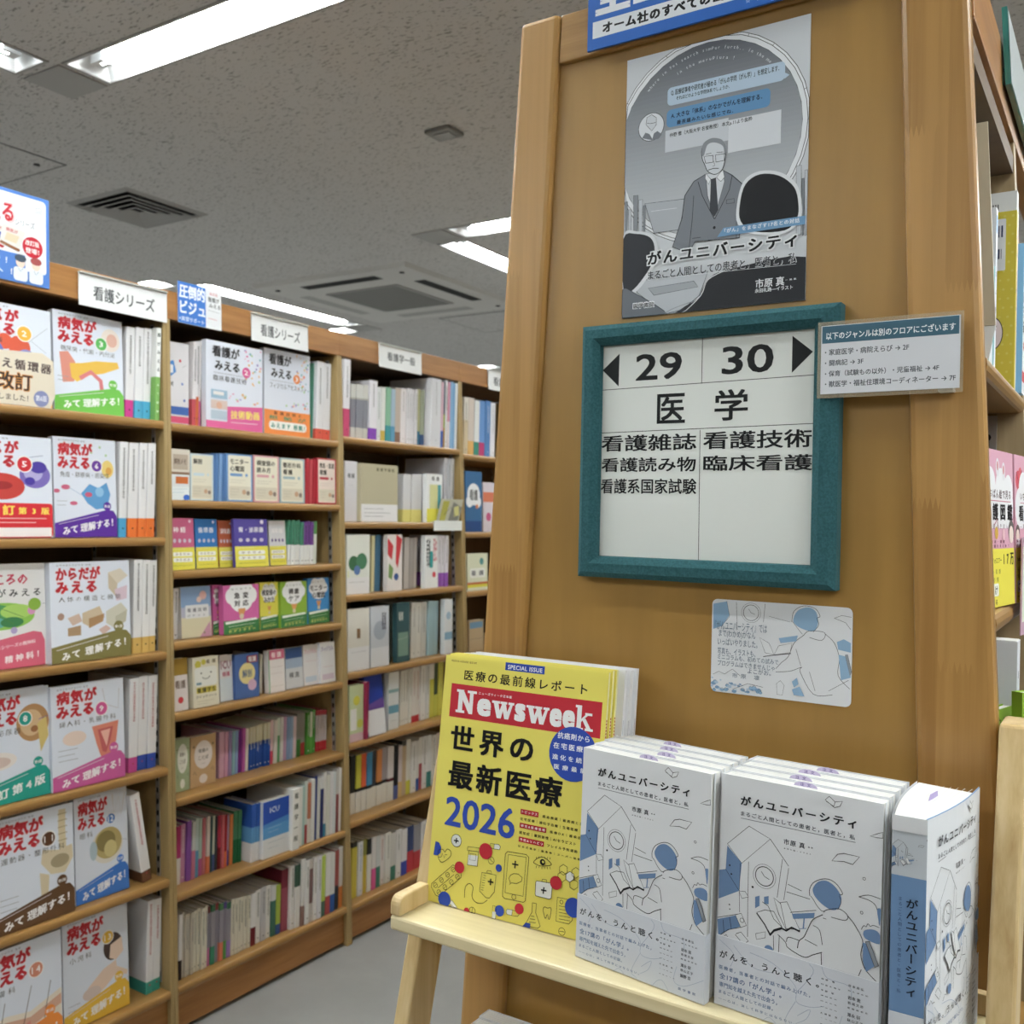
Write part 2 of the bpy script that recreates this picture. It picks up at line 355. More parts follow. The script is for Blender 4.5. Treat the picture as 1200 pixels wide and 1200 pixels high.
# ---------------------------------------------------------------- measured layout (metres) and printed art (millimetres)
ROWZ = {1: [1.62, 1.31, 1.008, 0.705, 0.415, 0.124], 2: [1.617, 1.41, 1.22, 1.03, 0.84, 0.615, 0.366, 0.125], 3: [1.635, 1.355, 1.115, 0.863, 0.635, 0.385, 0.12], 4: [1.62, 1.318, 1.09, 0.85, 0.62, 0.385, 0.12]}
POST = [1.0175, 1.691, 2.3645, 3.038, 3.7115]
ART = {
 'novel': [
  ('P','6d8cb6',[(7.3,64.8),(21.9,77.8),(19.9,103.4),(0.4,115.1),(0,88.9),(6.4,86.7)]),
  ('L','26282d',0.35,[(7.3,63.3),(27.8,43),(48.2,50.2),(21.9,77.8),(7.3,63.3)]),
  ('L','26282d',0.35,[(48.2,50.2),(65.8,70.2)]),
  ('L','26282d',0.3,[(28.4,74.8),(28.8,111.5),(29.6,142.1)]),
  ('L','26282d',0.3,[(20.6,78.1),(20.3,103.3),(21.3,122.3)]),
  ('L','26282d',0.3,[(60,65.3),(56.2,100.1)]),
  ('L','26282d',0.3,[(65.9,71.9),(62.3,100.7)]),
  ('L','26282d',0.25,[(6.4,86.7),(19.8,102.7)]),
  ('C','26282d',10.3,82.3,0.8),
  ('C','26282d',12.2,89.8,0.8),
  ('C','26282d',33,96.5,1),
  ('C','26282d',11.2,117.8,0.7),
  ('C','26282d',11.7,121.8,0.6),
  ('O','26282d',0.5,43.8,84.4,8.4),
  ('O','26282d',0.2,43.8,84.4,10.6),
  ('L','26282d',0.35,[(43.8,84.4),(40.8,80.7)]),
  ('L','26282d',0.35,[(43.8,84.4),(48.5,86.1)]),
  ('P','6d8cb6',[(35.7,104.6),(39.8,102.5),(40.1,111.5),(36,114.8)]),
  ('P','6d8cb6',[(44.1,102.5),(48.3,100.7),(48.6,107.9),(44.3,108.7)]),
  ('p','6d8cb6',[(88.3,83.5),(92.4,77.5),(99.5,74.8),(106.7,77.5),(111.8,83.2),(112.9,88.5),(110,96.1),(104.5,98.3),(97.3,96),(91.4,91.9),(88.4,87.7)]),
  ('l','26282d',0.4,[(85.6,91.2),(85.2,85.7),(88.2,79.3),(95.2,74.5),(102.3,73),(108.7,75.6),(113.8,82),(111.1,84.1)]),
  ('l','26282d',0.3,[(111.1,84.8),(112.7,89.9),(110.1,96.8)]),
  ('l','26282d',0.35,[(86.3,91),(88.6,93.3),(91.6,97.4),(96,101.2),(98.6,101)]),
  ('l','26282d',0.4,[(98.2,102),(101,99.2),(111.4,95.8),(118.5,99.4),(116.6,104.1),(104.7,104.5)]),
  ('L','26282d',0.3,[(97.6,107.1),(100.5,107.3)]),
  ('L','26282d',0.35,[(65.6,86),(78.3,88.8)]),
  ('L','26282d',0.35,[(64.7,92.9),(85.7,94)]),
  ('P','6d8cb6',[(-0.1,133.9),(19.8,124.9),(23.3,134.3),(12.3,140.2),(1.3,148.5)]),
  ('L','26282d',0.35,[(-0.1,132.4),(19.8,124.2)]),
  ('L','26282d',0.35,[(1.3,149.2),(10.7,140.7),(23.3,135)]),
  ('L','26282d',0.3,[(5.6,133.1),(6.8,144)]),
  ('L','26282d',0.3,[(11.9,129.2),(13.9,139.1)]),
  ('P','e4e7ea',[(17.4,125.5),(22.9,122.6),(28.3,132.2),(23,135.4)]),
  ('L','26282d',0.35,[(17.4,125.5),(22.9,122.6),(28.3,132.2),(23,135.4),(17.4,125.5)]),
  ('O','26282d',0.3,23.9,128.7,1.9),
  ('P','e4e7ea',[(20.3,103.3),(26.2,102.2),(29.4,106.2),(23.2,109.2)]),
  ('L','26282d',0.35,[(20.3,103.3),(26.2,102.2),(29.4,106.2),(23.2,109.2),(20.3,103.3)]),
  ('P','e9ebee',[(37.7,118),(45.2,113.8),(53.6,113),(61.6,124.6),(54.1,128.8),(51.2,133.2)]),
  ('L','26282d',0.4,[(37.7,118),(45.2,113.8),(53.6,113),(61.6,124.6),(54.1,128.8),(51.2,133.2),(37.7,118)]),
  ('P','e9ebee',[(53.2,100.9),(59.4,104.3),(68.8,118.3),(65.3,125.7),(58.2,114)]),
  ('L','26282d',0.4,[(53.2,100.9),(59.4,104.3),(68.8,118.3),(65.3,125.7),(58.2,114),(53.2,100.9)]),
  ('P','e9ebee',[(59.4,103.6),(65.3,101.4),(77.8,123),(69,124),(65.3,125)]),
  ('L','26282d',0.4,[(59.4,103.6),(65.3,101.4),(77.8,123),(69,124),(65.3,125),(59.4,103.6)]),
  ('L','26282d',0.35,[(42.7,107.2),(48.2,109.4),(53.8,119.5),(61.6,124.6)]),
  ('L','26282d',1.1,[(50.5,134.8),(54.2,129.8),(61.6,125.7),(65.4,126.7),(70.4,122.5),(77.9,124.1)]),
  ('L','26282d',0.8,[(37.7,118.4),(45.7,126.7),(51,134.7)]),
  ('P','6d8cb6',[(70.1,110.6),(90.4,104.5),(89.8,109.2),(71.7,114.7)]),
  ('L','26282d',0.35,[(68.6,109.8),(91.7,102)]),
  ('L','6d8cb6',0.8,[(81.5,107.9),(80.7,120.8)]),
  ('L','6d8cb6',0.35,[(77.1,121.8),(83.6,119.7)]),
  ('l','26282d',0.35,[(127.6,81.3),(135.7,77.9),(145.7,78.7)]),
  ('l','26282d',0.35,[(127.6,81.3),(137.1,82.3),(142.6,86.9),(145,100.5)]),
  ('p','6d8cb6',[(142.9,88.2),(146.1,87.4),(145.6,99),(145,99.9)]),
  ('p','6d8cb6',[(132.5,108.7),(139.1,105.5),(145.2,107.2),(145.7,115.9),(134,114.4)]),
  ('l','26282d',0.35,[(130.4,107.9),(132.3,104.2),(134.4,104.5),(135.7,101.7),(137.7,103.2),(140.4,101.8),(145.1,102.5)]),
  ('O','26282d',0.3,131.6,65.2,1.1),
  ('O','26282d',0.3,130.3,93.9,1.1),
  ('L','26282d',0.4,[(103.9,56.6),(108.7,49.9),(114.2,48),(127.3,48),(121.7,55.6),(114.4,54.8),(103.9,56.6)]),
  ('L','26282d',0.35,[(135.6,28.7),(141.6,25.4),(145.9,23.4),(146.3,28.2),(141.7,28.8),(135.6,28.7)]),
  ('P','e9ebee',[(96.7,5.8),(100.2,2.1),(105.3,6),(111.6,4.3),(109.6,8.9),(105,10.9)]),
  ('L','26282d',0.4,[(96.7,5.8),(100.2,2.1),(105.3,6),(111.6,4.3),(109.6,8.9),(105,10.9),(96.7,5.8)]),
  ('L','26282d',0.35,[(105.3,6),(104.4,9.9),(97.5,6.8)]),
  ('T','26282d','がんユニバーシティ',19.3,16.6,124,25.4,2),
  ('T','5b5e66','まるごと人間としての患者と，医者と，私',19.8,30.6,123.1,34.9,0),
  ('L','6a6d75',0.3,[(20,37.1),(123.6,36.6)]),
  ('T','3a3d45','市原 真',60.9,46.8,80,51.8,0),
  ('T','6a6d75','・編集',80.7,48.8,87.3,50.1,0),
  ('T','4a4d55','永田礼路・イラスト',61.1,54.6,85.7,55.9,0),
  ('l','26282d',0.45,[(97.5,104.2),(89.1,110.6),(85,119.5),(81.6,127.5),(77.4,132.2),(76.1,138.9)]),
  ('l','26282d',0.45,[(118.5,99.3),(124.2,104.7),(129.9,112.7),(132.1,118.9),(130.6,128.9),(133.3,137.6),(136.8,142),(145.7,148.5)]),
  ('l','26282d',0.45,[(66.5,140.2),(72.6,142.8),(82.9,144.8),(90,140.6),(97.8,136.3)]),
  ('l','26282d',0.4,[(97.1,137.2),(97.9,149.5),(98.9,150.6)]),
  ('l','26282d',0.4,[(58,131.9),(64.9,136.4),(66.5,140.2)]),
  ('l','26282d',0.4,[(66.1,136.1),(67.8,131.6),(77.4,131.8)]),
  ('l','26282d',0.35,[(89.3,115.5),(95.1,118.1),(97.9,129.9)]),
  ('L','26282d',0.35,[(82.4,129.4),(93.4,131.9)]),
  ('P','6d8cb6',[(132.1,118.2),(136.1,118.4),(142.4,134.9),(135.4,141.7),(132.5,133.8)]),
  ('P','8d939b',[(134.1,117),(137.4,115.8),(145.5,133.7),(142.4,136)]),
  ('L','26282d',0.4,[(134.1,117),(137.4,115.8),(145.5,133.7),(142.4,136),(134.1,117)]),
  ('C','6d8cb6',50.2,147.8,4.2),
  ('L','26282d',0.35,[(34.9,153.6),(39.5,149.1),(42.6,150.7)]),
  ('L','26282d',0.35,[(54,133.7),(54.7,146.5)]),
  ('L','26282d',0.35,[(59.5,132.2),(59.1,151)]),
  ('L','26282d',0.3,[(37.5,136.8),(46.6,132.6),(46.5,138),(38.4,141.7),(37.5,136.8)]),
  ('L','26282d',0.35,[(18.8,142),(23.5,139.2),(30.8,145.3),(26.2,149.5),(18,143)]),
  ('L','26282d',0.35,[(6.1,148.5),(9.3,145.4),(12.6,148.9),(17.4,149)]),
  ('L','26282d',0.35,[(97.5,151),(99.4,165.8)]),
  ('L','26282d',0.4,[(128.2,150),(131.4,140.9)]),
  ('L','26282d',0.3,[(99.8,154.5),(113.2,154.6),(127.5,150.9)])],
 'novel_band': [
  ('l','aab6cc',0.35,[(17.1,153),(35.1,166.9),(55.4,166.5)]),
  ('l','aab6cc',0.35,[(32.8,154.9),(55,158.4),(75.3,171.6),(76.7,184.7),(88.8,185.7),(101.2,181.1)]),
  ('l','aab6cc',0.35,[(87.3,149.1),(90.7,156.2),(75.6,178.3)]),
  ('l','aab6cc',0.35,[(75.9,185),(66.9,204.2),(73.6,208.8)]),
  ('l','aab6cc',0.35,[(78,196.5),(88.9,187.7),(86,196.7),(76.7,203.7)]),
  ('l','aab6cc',0.35,[(89.9,212.2),(95.9,204.2),(102.1,202.2),(108.6,209.4)]),
  ('l','aab6cc',0.35,[(98.3,148.6),(103.4,156.5),(121.9,157.6),(123.8,167.5)]),
  ('l','aab6cc',0.35,[(116.8,184.2),(114.3,198.2),(125.1,199.9),(145.5,188)]),
  ('l','aab6cc',0.35,[(45.6,212.4),(52.1,206.2),(58.9,209.5)]),
  ('l','aab6cc',0.35,[(2.9,151.2),(17.5,160.7),(14.5,172.8)]),
  ('T','33363e','がんを，うんと聴く。',3.6,160.3,96.3,167.3,0),
  ('T','6f86ad','医療者，当事者との対話で編み上げた，',3.5,173.9,88.8,177.6,0),
  ('T','5f78a4','全17講の「がん学」。',4.2,180.8,63.2,186.2,0),
  ('T','6f86ad','専門知を越えた先で出会う，',4.2,188.9,59.5,193.5,0),
  ('T','6f86ad','まるごと人間としての記録。',4,196.1,55.9,199.4,0),
  ('T','6f86ad','――心は，決して科学にはならない。',3.8,202.7,75.9,205.3,0),
  ('T','4a4e57','仲野 徹',98.1,157.4,109.7,158.9,0),
  ('T','4a4e57','門馬久美子',98.1,162.2,114.8,163.4,0),
  ('T','4a4e57','平野 聡',98.1,167,109.3,168.6,0),
  ('T','4a4e57','國頭英夫',98.1,171.8,111.8,172.6,0),
  ('T','4a4e57','田中伸哉',98.1,176.6,111.9,177.3,0),
  ('T','4a4e57','高坂真西',98.1,181.5,112.1,182,0),
  ('T','4a4e57','大須賀 覚',98.1,186.3,112.7,187.9,0),
  ('T','4a4e57','三宅義勝',98.1,191.1,112.2,191.5,0),
  ('T','4a4e57','宮島ゆう子',98.1,195.9,115,196.6,0),
  ('T','4a4e57','寺本典弘',121.2,155.8,134.2,158.1,0),
  ('T','4a4e57','阿久津友紀',121.2,160.6,137.8,161.8,0),
  ('T','4a4e57','岩本 嵩',121.1,165.3,131.7,168.5,0),
  ('T','4a4e57','若尾文彦',121.1,170.1,134.2,172.5,0),
  ('T','4a4e57','尾阪咲弥花',121,174.8,137.9,176.2,0),
  ('T','4a4e57','澤永 研',121,179.6,131.9,182.9,0),
  ('T','4a4e57','秋山正子',121,184.3,134.3,187,0),
  ('T','4a4e57','飯野 京',120.9,189.1,132,192.5,0),
  ('T','5b6f9c','医学書院',119.4,202.1,137.5,204.6,1)],
 'magazine': [
  ('T','6b3a20','MEDIA HOUSE BOOK',8.3,4.7,43.4,6.8,0),
  ('R','2c4aa8',81.8,0.8,132.6,9.6),
  ('T','f2f2f2','SPECIAL ISSUE',85.2,3.3,129.7,8.1,1),
  ('T','141416','医療の最前線レポート',27.5,14.5,186.5,26.4,1),
  ('R','bb2030',11,31.7,205.3,70),
  ('T','f2f2f2','ニューズウィーク日本版',49.1,37.5,93.3,40.6,0),
  ('N',19.3,37.8,196.3,64.1),
  ('T','141416','世界の',15.7,78.7,125.8,108.1,2),
  ('T','141416','最新医療',17,117.8,165.2,149.6,2),
  ('C','2c4aa8',174.7,90.6,29.1),
  ('T','f2f2f2','抗癌剤から',154.7,69,193.2,75.9,1),
  ('T','f2f2f2','在宅医療や',150.3,80.5,195,87.1,1),
  ('T','f2f2f2','進化を続ける',150,93.1,204.2,98.9,1),
  ('T','f2f2f2','医療最前線',152.8,103.5,202.2,108.9,1),
  ('T','2c4aa8','2026',16.9,159.6,109.7,192.6,1),
  ('R','bb2030',115.7,157.9,138.2,163.5),
  ('T','f2f2f2','トピックス',117.4,159.2,136.6,162.1,1),
  ('R','bb2030',115.8,172.8,149.1,178.1),
  ('T','f2f2f2','研究&医療技術',117.5,174.1,147.5,176.9,1),
  ('R','bb2030',115.9,187.6,147.3,193.1),
  ('T','f2f2f2','予防&リハビリ',117.5,189,145.7,191.8,1),
  ('T','141416','癌治療薬｜歯周病と全身',143.1,159.5,197,162.9,0),
  ('T','141416','在宅医療｜遺伝子治療｜生殖医療',115.9,166.7,186.6,170.1,0),
  ('T','141416','医療DX｜感染症',153.9,174.2,191.1,177.4,0),
  ('T','141416','認知症｜薬剤耐性｜AIセラピスト',115.9,181.3,185.5,184.9,0),
  ('T','141416','フレイル予防運動',151.5,189,187.9,192.1,0),
  ('T','141416','日本式進歩｜脳寿命｜スーパー栄養',116.1,196.4,191.9,199,0),
  ('C','e6e8e4',35.1,207,6.8),
  ('O','1a1b1c',0.4,35.1,207,6.8),
  ('L','1a1b1c',1,[(31.8,207.3),(38.3,207.1)]),
  ('L','1a1b1c',1,[(35.2,204),(34.9,210)]),
  ('P','2c4aa8',[(6.8,212.8),(11.7,213.3),(15.3,218.4),(14.9,224.4),(11.1,228.1),(5.5,228.2)]),
  ('l','1a1b1c',0.4,[(11.5,225.8),(12.5,221.5),(17.6,220.2),(20.9,222.4),(23.7,218.6),(28.6,220.1),(28.5,226),(19,234.1),(13.6,232.1),(11.5,225.8)]),
  ('L','1a1b1c',0.35,[(12.8,229.8),(16.4,228.8),(17.6,224.7),(20.6,229.1),(21.6,224.8),(24.3,225.1)]),
  ('L','1a1b1c',0.4,[(51.1,210.7),(66.8,209.4),(66.8,213.4),(50.9,214.7),(51.1,210.7)]),
  ('L','1a1b1c',0.4,[(52.9,214.8),(65.8,213.7),(65.7,229.5),(52.4,230.5),(52.9,214.8)]),
  ('P','e6e8e4',[(52.9,219.2),(65.2,218.2),(65.1,229.3),(52.6,230.1)]),
  ('L','1a1b1c',0.3,[(55.2,217.6),(62.7,217),(62.6,223.9),(55,224.5),(55.2,217.6)]),
  ('C','bb2030',75.1,211.2,8.7),
  ('P','e6e8e4',[(85.7,201.4),(91.1,200.8),(93.7,202.9),(92.6,206.3),(85.4,206.6)]),
  ('L','1a1b1c',0.35,[(85.7,201.4),(91.1,200.8),(93.7,202.9),(92.6,206.3),(85.4,206.6),(85.7,201.4)]),
  ('L','1a1b1c',0.35,[(80.5,201.6),(85.7,201.4),(85.4,206.6),(80.3,206.5),(80.5,201.6)]),
  ('O','1a1b1c',0.35,83.1,219.7,3.9),
  ('L','1a1b1c',0.3,[(80.7,218.5),(85.6,221.1)]),
  ('C','2c4aa8',93.5,225.9,4),
  ('L','1a1b1c',0.4,[(103.2,206.2),(126.9,205),(130.3,207.5),(129.8,253.2),(127.6,255.3),(104,256.3),(100.9,254.6),(100.6,209.1),(103.2,206.2)]),
  ('L','1a1b1c',0.4,[(104.5,209.2),(127.1,207.8),(126.7,249.2),(103.8,250),(104.5,209.2)]),
  ('L','1a1b1c',1,[(110.1,218.1),(118,217.8)]),
  ('L','1a1b1c',1,[(113.9,214.1),(113.9,222.1)]),
  ('L','1a1b1c',0.4,[(112.9,228),(118.5,227.2),(124,230.1),(123.3,234.1),(117.5,237.7),(110.9,238.2),(108.7,240.7),(109.5,237.7),(107.3,234.2),(109.3,230.3),(112.9,228)]),
  ('O','1a1b1c',0.35,115.4,252.3,2.6),
  ('L','1a1b1c',0.4,[(33.5,234.1),(45.3,240),(45.4,245.8),(17.8,272.4),(13.6,272.1),(6.5,264.4),(6.5,260.2),(33.5,234.1)]),
  ('L','1a1b1c',0.35,[(15.4,263.4),(35.9,244.4)]),
  ('O','1a1b1c',0.35,11.8,261.1,2.7),
  ('L','1a1b1c',0.3,[(10.3,262.8),(13.3,259.5)]),
  ('O','1a1b1c',0.35,19.4,253.8,2.6),
  ('L','1a1b1c',0.3,[(17.9,255.4),(20.9,252.2)]),
  ('O','1a1b1c',0.35,27.1,246.4,2.6),
  ('L','1a1b1c',0.3,[(25.6,248.1),(28.6,244.8)]),
  ('O','1a1b1c',0.35,34.2,239.3,2.6),
  ('L','1a1b1c',0.3,[(32.7,240.9),(35.7,237.7)]),
  ('O','1a1b1c',0.35,17.3,267.7,2.6),
  ('L','1a1b1c',0.3,[(15.8,269.3),(18.8,266)]),
  ('O','1a1b1c',0.35,25,260.6,2.7),
  ('L','1a1b1c',0.3,[(23.6,262.2),(26.5,259)]),
  ('O','1a1b1c',0.35,33.1,253.2,2.6),
  ('L','1a1b1c',0.3,[(31.7,254.8),(34.6,251.5)]),
  ('O','1a1b1c',0.35,40.6,245.9,2.6),
  ('L','1a1b1c',0.3,[(39.1,247.5),(42,244.3)]),
  ('C','bb2030',42.4,235.2,6.5),
  ('C','2c4aa8',25.6,273.7,8.4),
  ('P','e6e8e4',[(35.3,272.4),(43.5,278.9),(40.4,282.8),(33.1,277)]),
  ('L','1a1b1c',0.35,[(35.3,272.4),(43.5,278.9),(40.4,282.8),(33.1,277),(35.3,272.4)]),
  ('L','1a1b1c',0.4,[(72.4,234.7),(90.9,233.9),(90.5,252),(84.6,259.9),(80.1,260.5),(71.2,255.1),(72.4,234.7)]),
  ('L','1a1b1c',0.35,[(78.6,233.5),(79.3,231.4),(84.2,230.8),(85.2,233.8),(78.6,233.5)]),
  ('L','1a1b1c',1,[(81,242.7),(88.2,242.3)]),
  ('L','1a1b1c',1,[(84.6,239),(84.6,246.1)]),
  ('L','1a1b1c',0.3,[(75,237.4),(78.3,237.2)]),
  ('L','1a1b1c',0.3,[(74.7,240.1),(78,239.9)]),
  ('L','1a1b1c',0.3,[(74.3,242.7),(77.6,242.5)]),
  ('L','1a1b1c',0.3,[(74,245.4),(77.3,245.2)]),
  ('L','1a1b1c',0.3,[(73.6,248),(77,247.8)]),
  ('L','1a1b1c',0.3,[(73.3,250.7),(76.6,250.5)]),
  ('L','1a1b1c',0.3,[(73,253.3),(76.3,253.1)]),
  ('l','1a1b1c',0.4,[(52.3,266.4),(52.4,255),(57.3,249.9),(62.6,252.9),(62,262.7),(67,267.8),(75.9,267.5),(82.3,262.5)]),
  ('l','1a1b1c',0.4,[(136.8,211),(141,206.3),(147.2,203.6),(153.8,205.5),(158.7,209.2),(152.5,211.9),(145.3,213.3),(139.7,212.4),(136.8,211)]),
  ('C','1a1b1c',147.7,209,3.3),
  ('C','e6df4a',148.2,208.5,1.3),
  ('L','1a1b1c',0.3,[(140.1,206.9),(139.4,204.9)]),
  ('L','1a1b1c',0.3,[(140.7,214),(140.4,216.6)]),
  ('L','1a1b1c',0.3,[(143.4,205.9),(142.8,203.8)]),
  ('L','1a1b1c',0.3,[(144,213.4),(143.9,215.9)]),
  ('L','1a1b1c',0.3,[(146.6,204.8),(146.2,202.7)]),
  ('L','1a1b1c',0.3,[(147.4,213.7),(147.4,216.2)]),
  ('L','1a1b1c',0.3,[(149.9,204.6),(149.7,202.5)]),
  ('L','1a1b1c',0.3,[(150.6,213.1),(150.8,215.5)]),
  ('L','1a1b1c',0.3,[(153.2,204.5),(153.2,202.3)]),
  ('L','1a1b1c',0.3,[(153.9,212.5),(154.3,214.9)]),
  ('L','1a1b1c',0.3,[(156.5,204.3),(156.7,202.1)]),
  ('L','1a1b1c',0.3,[(157.1,211.8),(157.7,214.2)]),
  ('L','1a1b1c',0.35,[(173.8,217.2),(178.2,213.6),(177.8,208.2),(172.9,206.3),(168.6,209.9),(169,215.4),(173.8,217.2)]),
  ('P','e6e8e4',[(182,222.8),(186.3,219.2),(185.9,213.8),(181.1,212),(176.8,215.6),(177.2,221)]),
  ('L','1a1b1c',0.35,[(182,222.8),(186.3,219.2),(185.9,213.8),(181.1,212),(176.8,215.6),(177.2,221),(182,222.8)]),
  ('L','1a1b1c',0.35,[(172.7,224.7),(177,221.1),(176.6,215.6),(171.8,213.8),(167.4,217.4),(167.8,222.9),(172.7,224.7)]),
  ('L','1a1b1c',0.35,[(188.6,217.4),(192.9,213.8),(192.5,208.4),(187.8,206.5),(183.4,210.1),(183.9,215.6),(188.6,217.4)]),
  ('L','1a1b1c',0.35,[(187.3,229.8),(191.6,226.2),(191.2,220.8),(186.5,219),(182.1,222.6),(182.6,228.1),(187.3,229.8)]),
  ('P','e6e8e4',[(142.1,229.6),(159.4,228.4),(161.4,230.4),(161.2,243.5),(159,245.2),(142.5,245.1),(141.6,243.3),(141.3,231.3)]),
  ('L','1a1b1c',0.4,[(142.1,229.6),(159.4,228.4),(161.4,230.4),(161.2,243.5),(159,245.2),(142.5,245.1),(141.6,243.3),(141.3,231.3),(142.1,229.6)]),
  ('L','1a1b1c',0.35,[(148.5,228.8),(149.2,226.3),(154.1,226.1),(154.7,229.1),(148.5,228.8)]),
  ('L','1a1b1c',1,[(148.3,237.7),(155.1,237.4)]),
  ('L','1a1b1c',1,[(151.7,234.2),(151.4,241.2)]),
  ('C','bb2030',165.6,226.9,7.1),
  ('L','1a1b1c',0.4,[(168.6,241.2),(187.3,240.3),(188,260.7),(184,265.3),(168.9,265.7),(168.6,241.2)]),
  ('O','1a1b1c',0.35,173.8,245,1.9),
  ('L','1a1b1c',0.3,[(171.1,249.4),(184.4,248.7)]),
  ('L','1a1b1c',0.3,[(171.4,252.7),(184.7,252)]),
  ('L','1a1b1c',0.3,[(171.6,256),(185,255.3)]),
  ('L','1a1b1c',0.3,[(171.9,259.3),(185.2,258.5)]),
  ('L','1a1b1c',0.3,[(172.2,262.6),(185.5,261.8)]),
  ('C','2c4aa8',188.2,247.7,10.1),
  ('L','1a1b1c',0.4,[(139.1,253.1),(144.1,253),(144,262.6),(150.6,275.1),(148.1,277.7),(134.3,278.4),(132.6,276.8),(139.4,262.9),(139.1,253.1)]),
  ('P','2c4aa8',[(132.5,275.3),(138.6,275),(138.5,280.3),(128.8,280.3)]),
  ('L','1a1b1c',0.35,[(136.6,273.6),(144.9,273)]),
  ('L','1a1b1c',0.35,[(137.6,270.2),(143.7,269.8)]),
  ('L','1a1b1c',0.35,[(138.5,266.9),(142.5,266.8)]),
  ('l','1a1b1c',0.4,[(152.7,256.9),(154.3,254.2),(157.6,254.7),(161.5,253.5),(162.4,257.1),(160.7,265.9),(158.2,261.1),(156.2,265.8),(153.6,260.6),(152.7,256.9)]),
  ('P','e6e8e4',[(108.7,266.4),(115.3,266),(114.9,271.8),(108.8,271.9),(107.4,269)]),
  ('L','1a1b1c',0.35,[(108.7,266.4),(115.3,266),(114.9,271.8),(108.8,271.9),(107.4,269),(108.7,266.4)]),
  ('L','1a1b1c',0.35,[(115.3,266),(122,266.2),(124.1,268.5),(122,271.3),(114.9,271.8),(115.3,266)]),
  ('C','bb2030',123.5,262.9,5.6),
  ('C','2c4aa8',99.1,270.3,5.9),
  ('L','1a1b1c',0.35,[(90.1,266.7),(94.9,266.5),(94.7,280.5),(90.2,280.7),(90.1,266.7)]),
  ('P','e6e8e4',[(90.1,272.8),(94.7,272.6),(94.5,280.6),(90.2,280.7)]),
  ('O','1a1b1c',0.35,176.8,274.6,3.8),
  ('L','1a1b1c',0.35,[(173.7,274.8),(179.8,274.3)]),
  ('C','bb2030',56.8,279.7,3.6),
  ('O','1a1b1c',0.35,64.1,278.1,4),
  ('L','1a1b1c',0.3,[(64.3,274.5),(63.8,281.7)])],
 'poster': [
  ('C','eceff4',98,108,114),
  ('O','26282d',0.5,98,108,114),
  ('O','26282d',0.5,98,108,111),
  ('O','26282d',0.9,98,108,105),
  ('G','5f636b','cfd4da',98,108,105),
  ('L','26282d',0.4,[(-7,143.9),(-9.9,144.9)]),
  ('L','26282d',0.4,[(-9.5,80.5),(-12.4,79.7)]),
  ('L','26282d',0.4,[(2.8,50.9),(0.3,49.3)]),
  ('L','26282d',0.4,[(49.7,8.1),(48.4,5.3)]),
  ('L','26282d',0.4,[(80.3,-1.6),(79.8,-4.5)]),
  ('L','26282d',0.4,[(143.3,6.6),(144.5,3.9)]),
  ('L','26282d',0.4,[(170.4,23.8),(172.3,21.5)]),
  ('L','26282d',0.4,[(204.7,77.2),(207.5,76.4)]),
  ('L','26282d',0.4,[(209,109),(212,109)]),
  ('A','dfe3ea','where in yet search simpur furth.. in the me',98,108,96,-0.8,0.8,5),
  ('A','dfe3ea','in the meruplura !',98,108,85,-0.42,0.35,5),
  ('U','b9cfe4',5,51,43,184.1,63.4),
  ('P','b9cfe4',[(174.8,55),(184,61.9),(188.8,58.8),(182.4,54.6)]),
  ('U','5f93c2',5,50.6,67.9,168.8,87.7),
  ('T','26282d','Q. 医療従事者や研究者が極める「がんの学問（がん学）」を想定します．',55.2,45.8,177.8,52.7,0),
  ('T','26282d','それほどのような学問体系でしょうか．',61.6,54.2,123.4,58.8,0),
  ('T','101216','A. 大きな「体系」のなかでがんを理解する．',55.8,72.1,160,78.3,0),
  ('T','101216','曼荼羅みたいな感じでね．',62.9,81.5,128.2,86.3,0),
  ('R','dadee5',123.2,93.6,180.9,129.2),
  ('R','ccd1d9',49.4,90.7,123.1,115.2),
  ('T','26282d','仲野 徹（大阪大学 名誉教授） 本文p.11より抜粋',54.6,94.2,149.6,99.8,0),
  ('C','dde1e8',31.8,82.7,15.7),
  ('O','26282d',0.5,31.8,82.7,15.7),
  ('P','cfd4dc',[(25.3,78.9),(26.2,70.9),(32.2,68.9),(37.9,73.3),(38,81.4),(32.6,87.4)]),
  ('L','26282d',0.4,[(25.3,78.9),(26.2,70.9),(32.2,68.9),(37.9,73.3),(38,81.4),(32.6,87.4),(25.3,78.9)]),
  ('L','26282d',0.4,[(26.7,77.5),(31.7,78.8),(37.3,78.7)]),
  ('P','7b8088',[(20.7,93.5),(24.8,87.8),(32.7,91.9),(39.6,88.8),(45.3,93.7),(40.9,98),(32.1,97.6)]),
  ('P','e6e9ee',[(29.8,90.1),(35.4,89.9),(33.5,96.6)]),
  ('P','8d929a',[(0.8,163.2),(4.1,163),(4.4,207.9),(1.9,208.5)]),
  ('L','26282d',0.35,[(0.8,163.2),(4.1,163),(4.4,207.9),(1.9,208.5),(0.8,163.2)]),
  ('P','c8cdd5',[(5.4,173),(9,172.9),(9.1,208.5),(6.2,209.1)]),
  ('L','26282d',0.35,[(5.4,173),(9,172.9),(9.1,208.5),(6.2,209.1),(5.4,173)]),
  ('P','8d929a',[(11.5,157.6),(17.2,157.9),(17.7,209.7),(12.7,210)]),
  ('L','26282d',0.35,[(11.5,157.6),(17.2,157.9),(17.7,209.7),(12.7,210),(11.5,157.6)]),
  ('P','c8cdd5',[(18.1,163.6),(23,163.7),(23.4,210.4),(19.2,210.8)]),
  ('L','26282d',0.35,[(18.1,163.6),(23,163.7),(23.4,210.4),(19.2,210.8),(18.1,163.6)]),
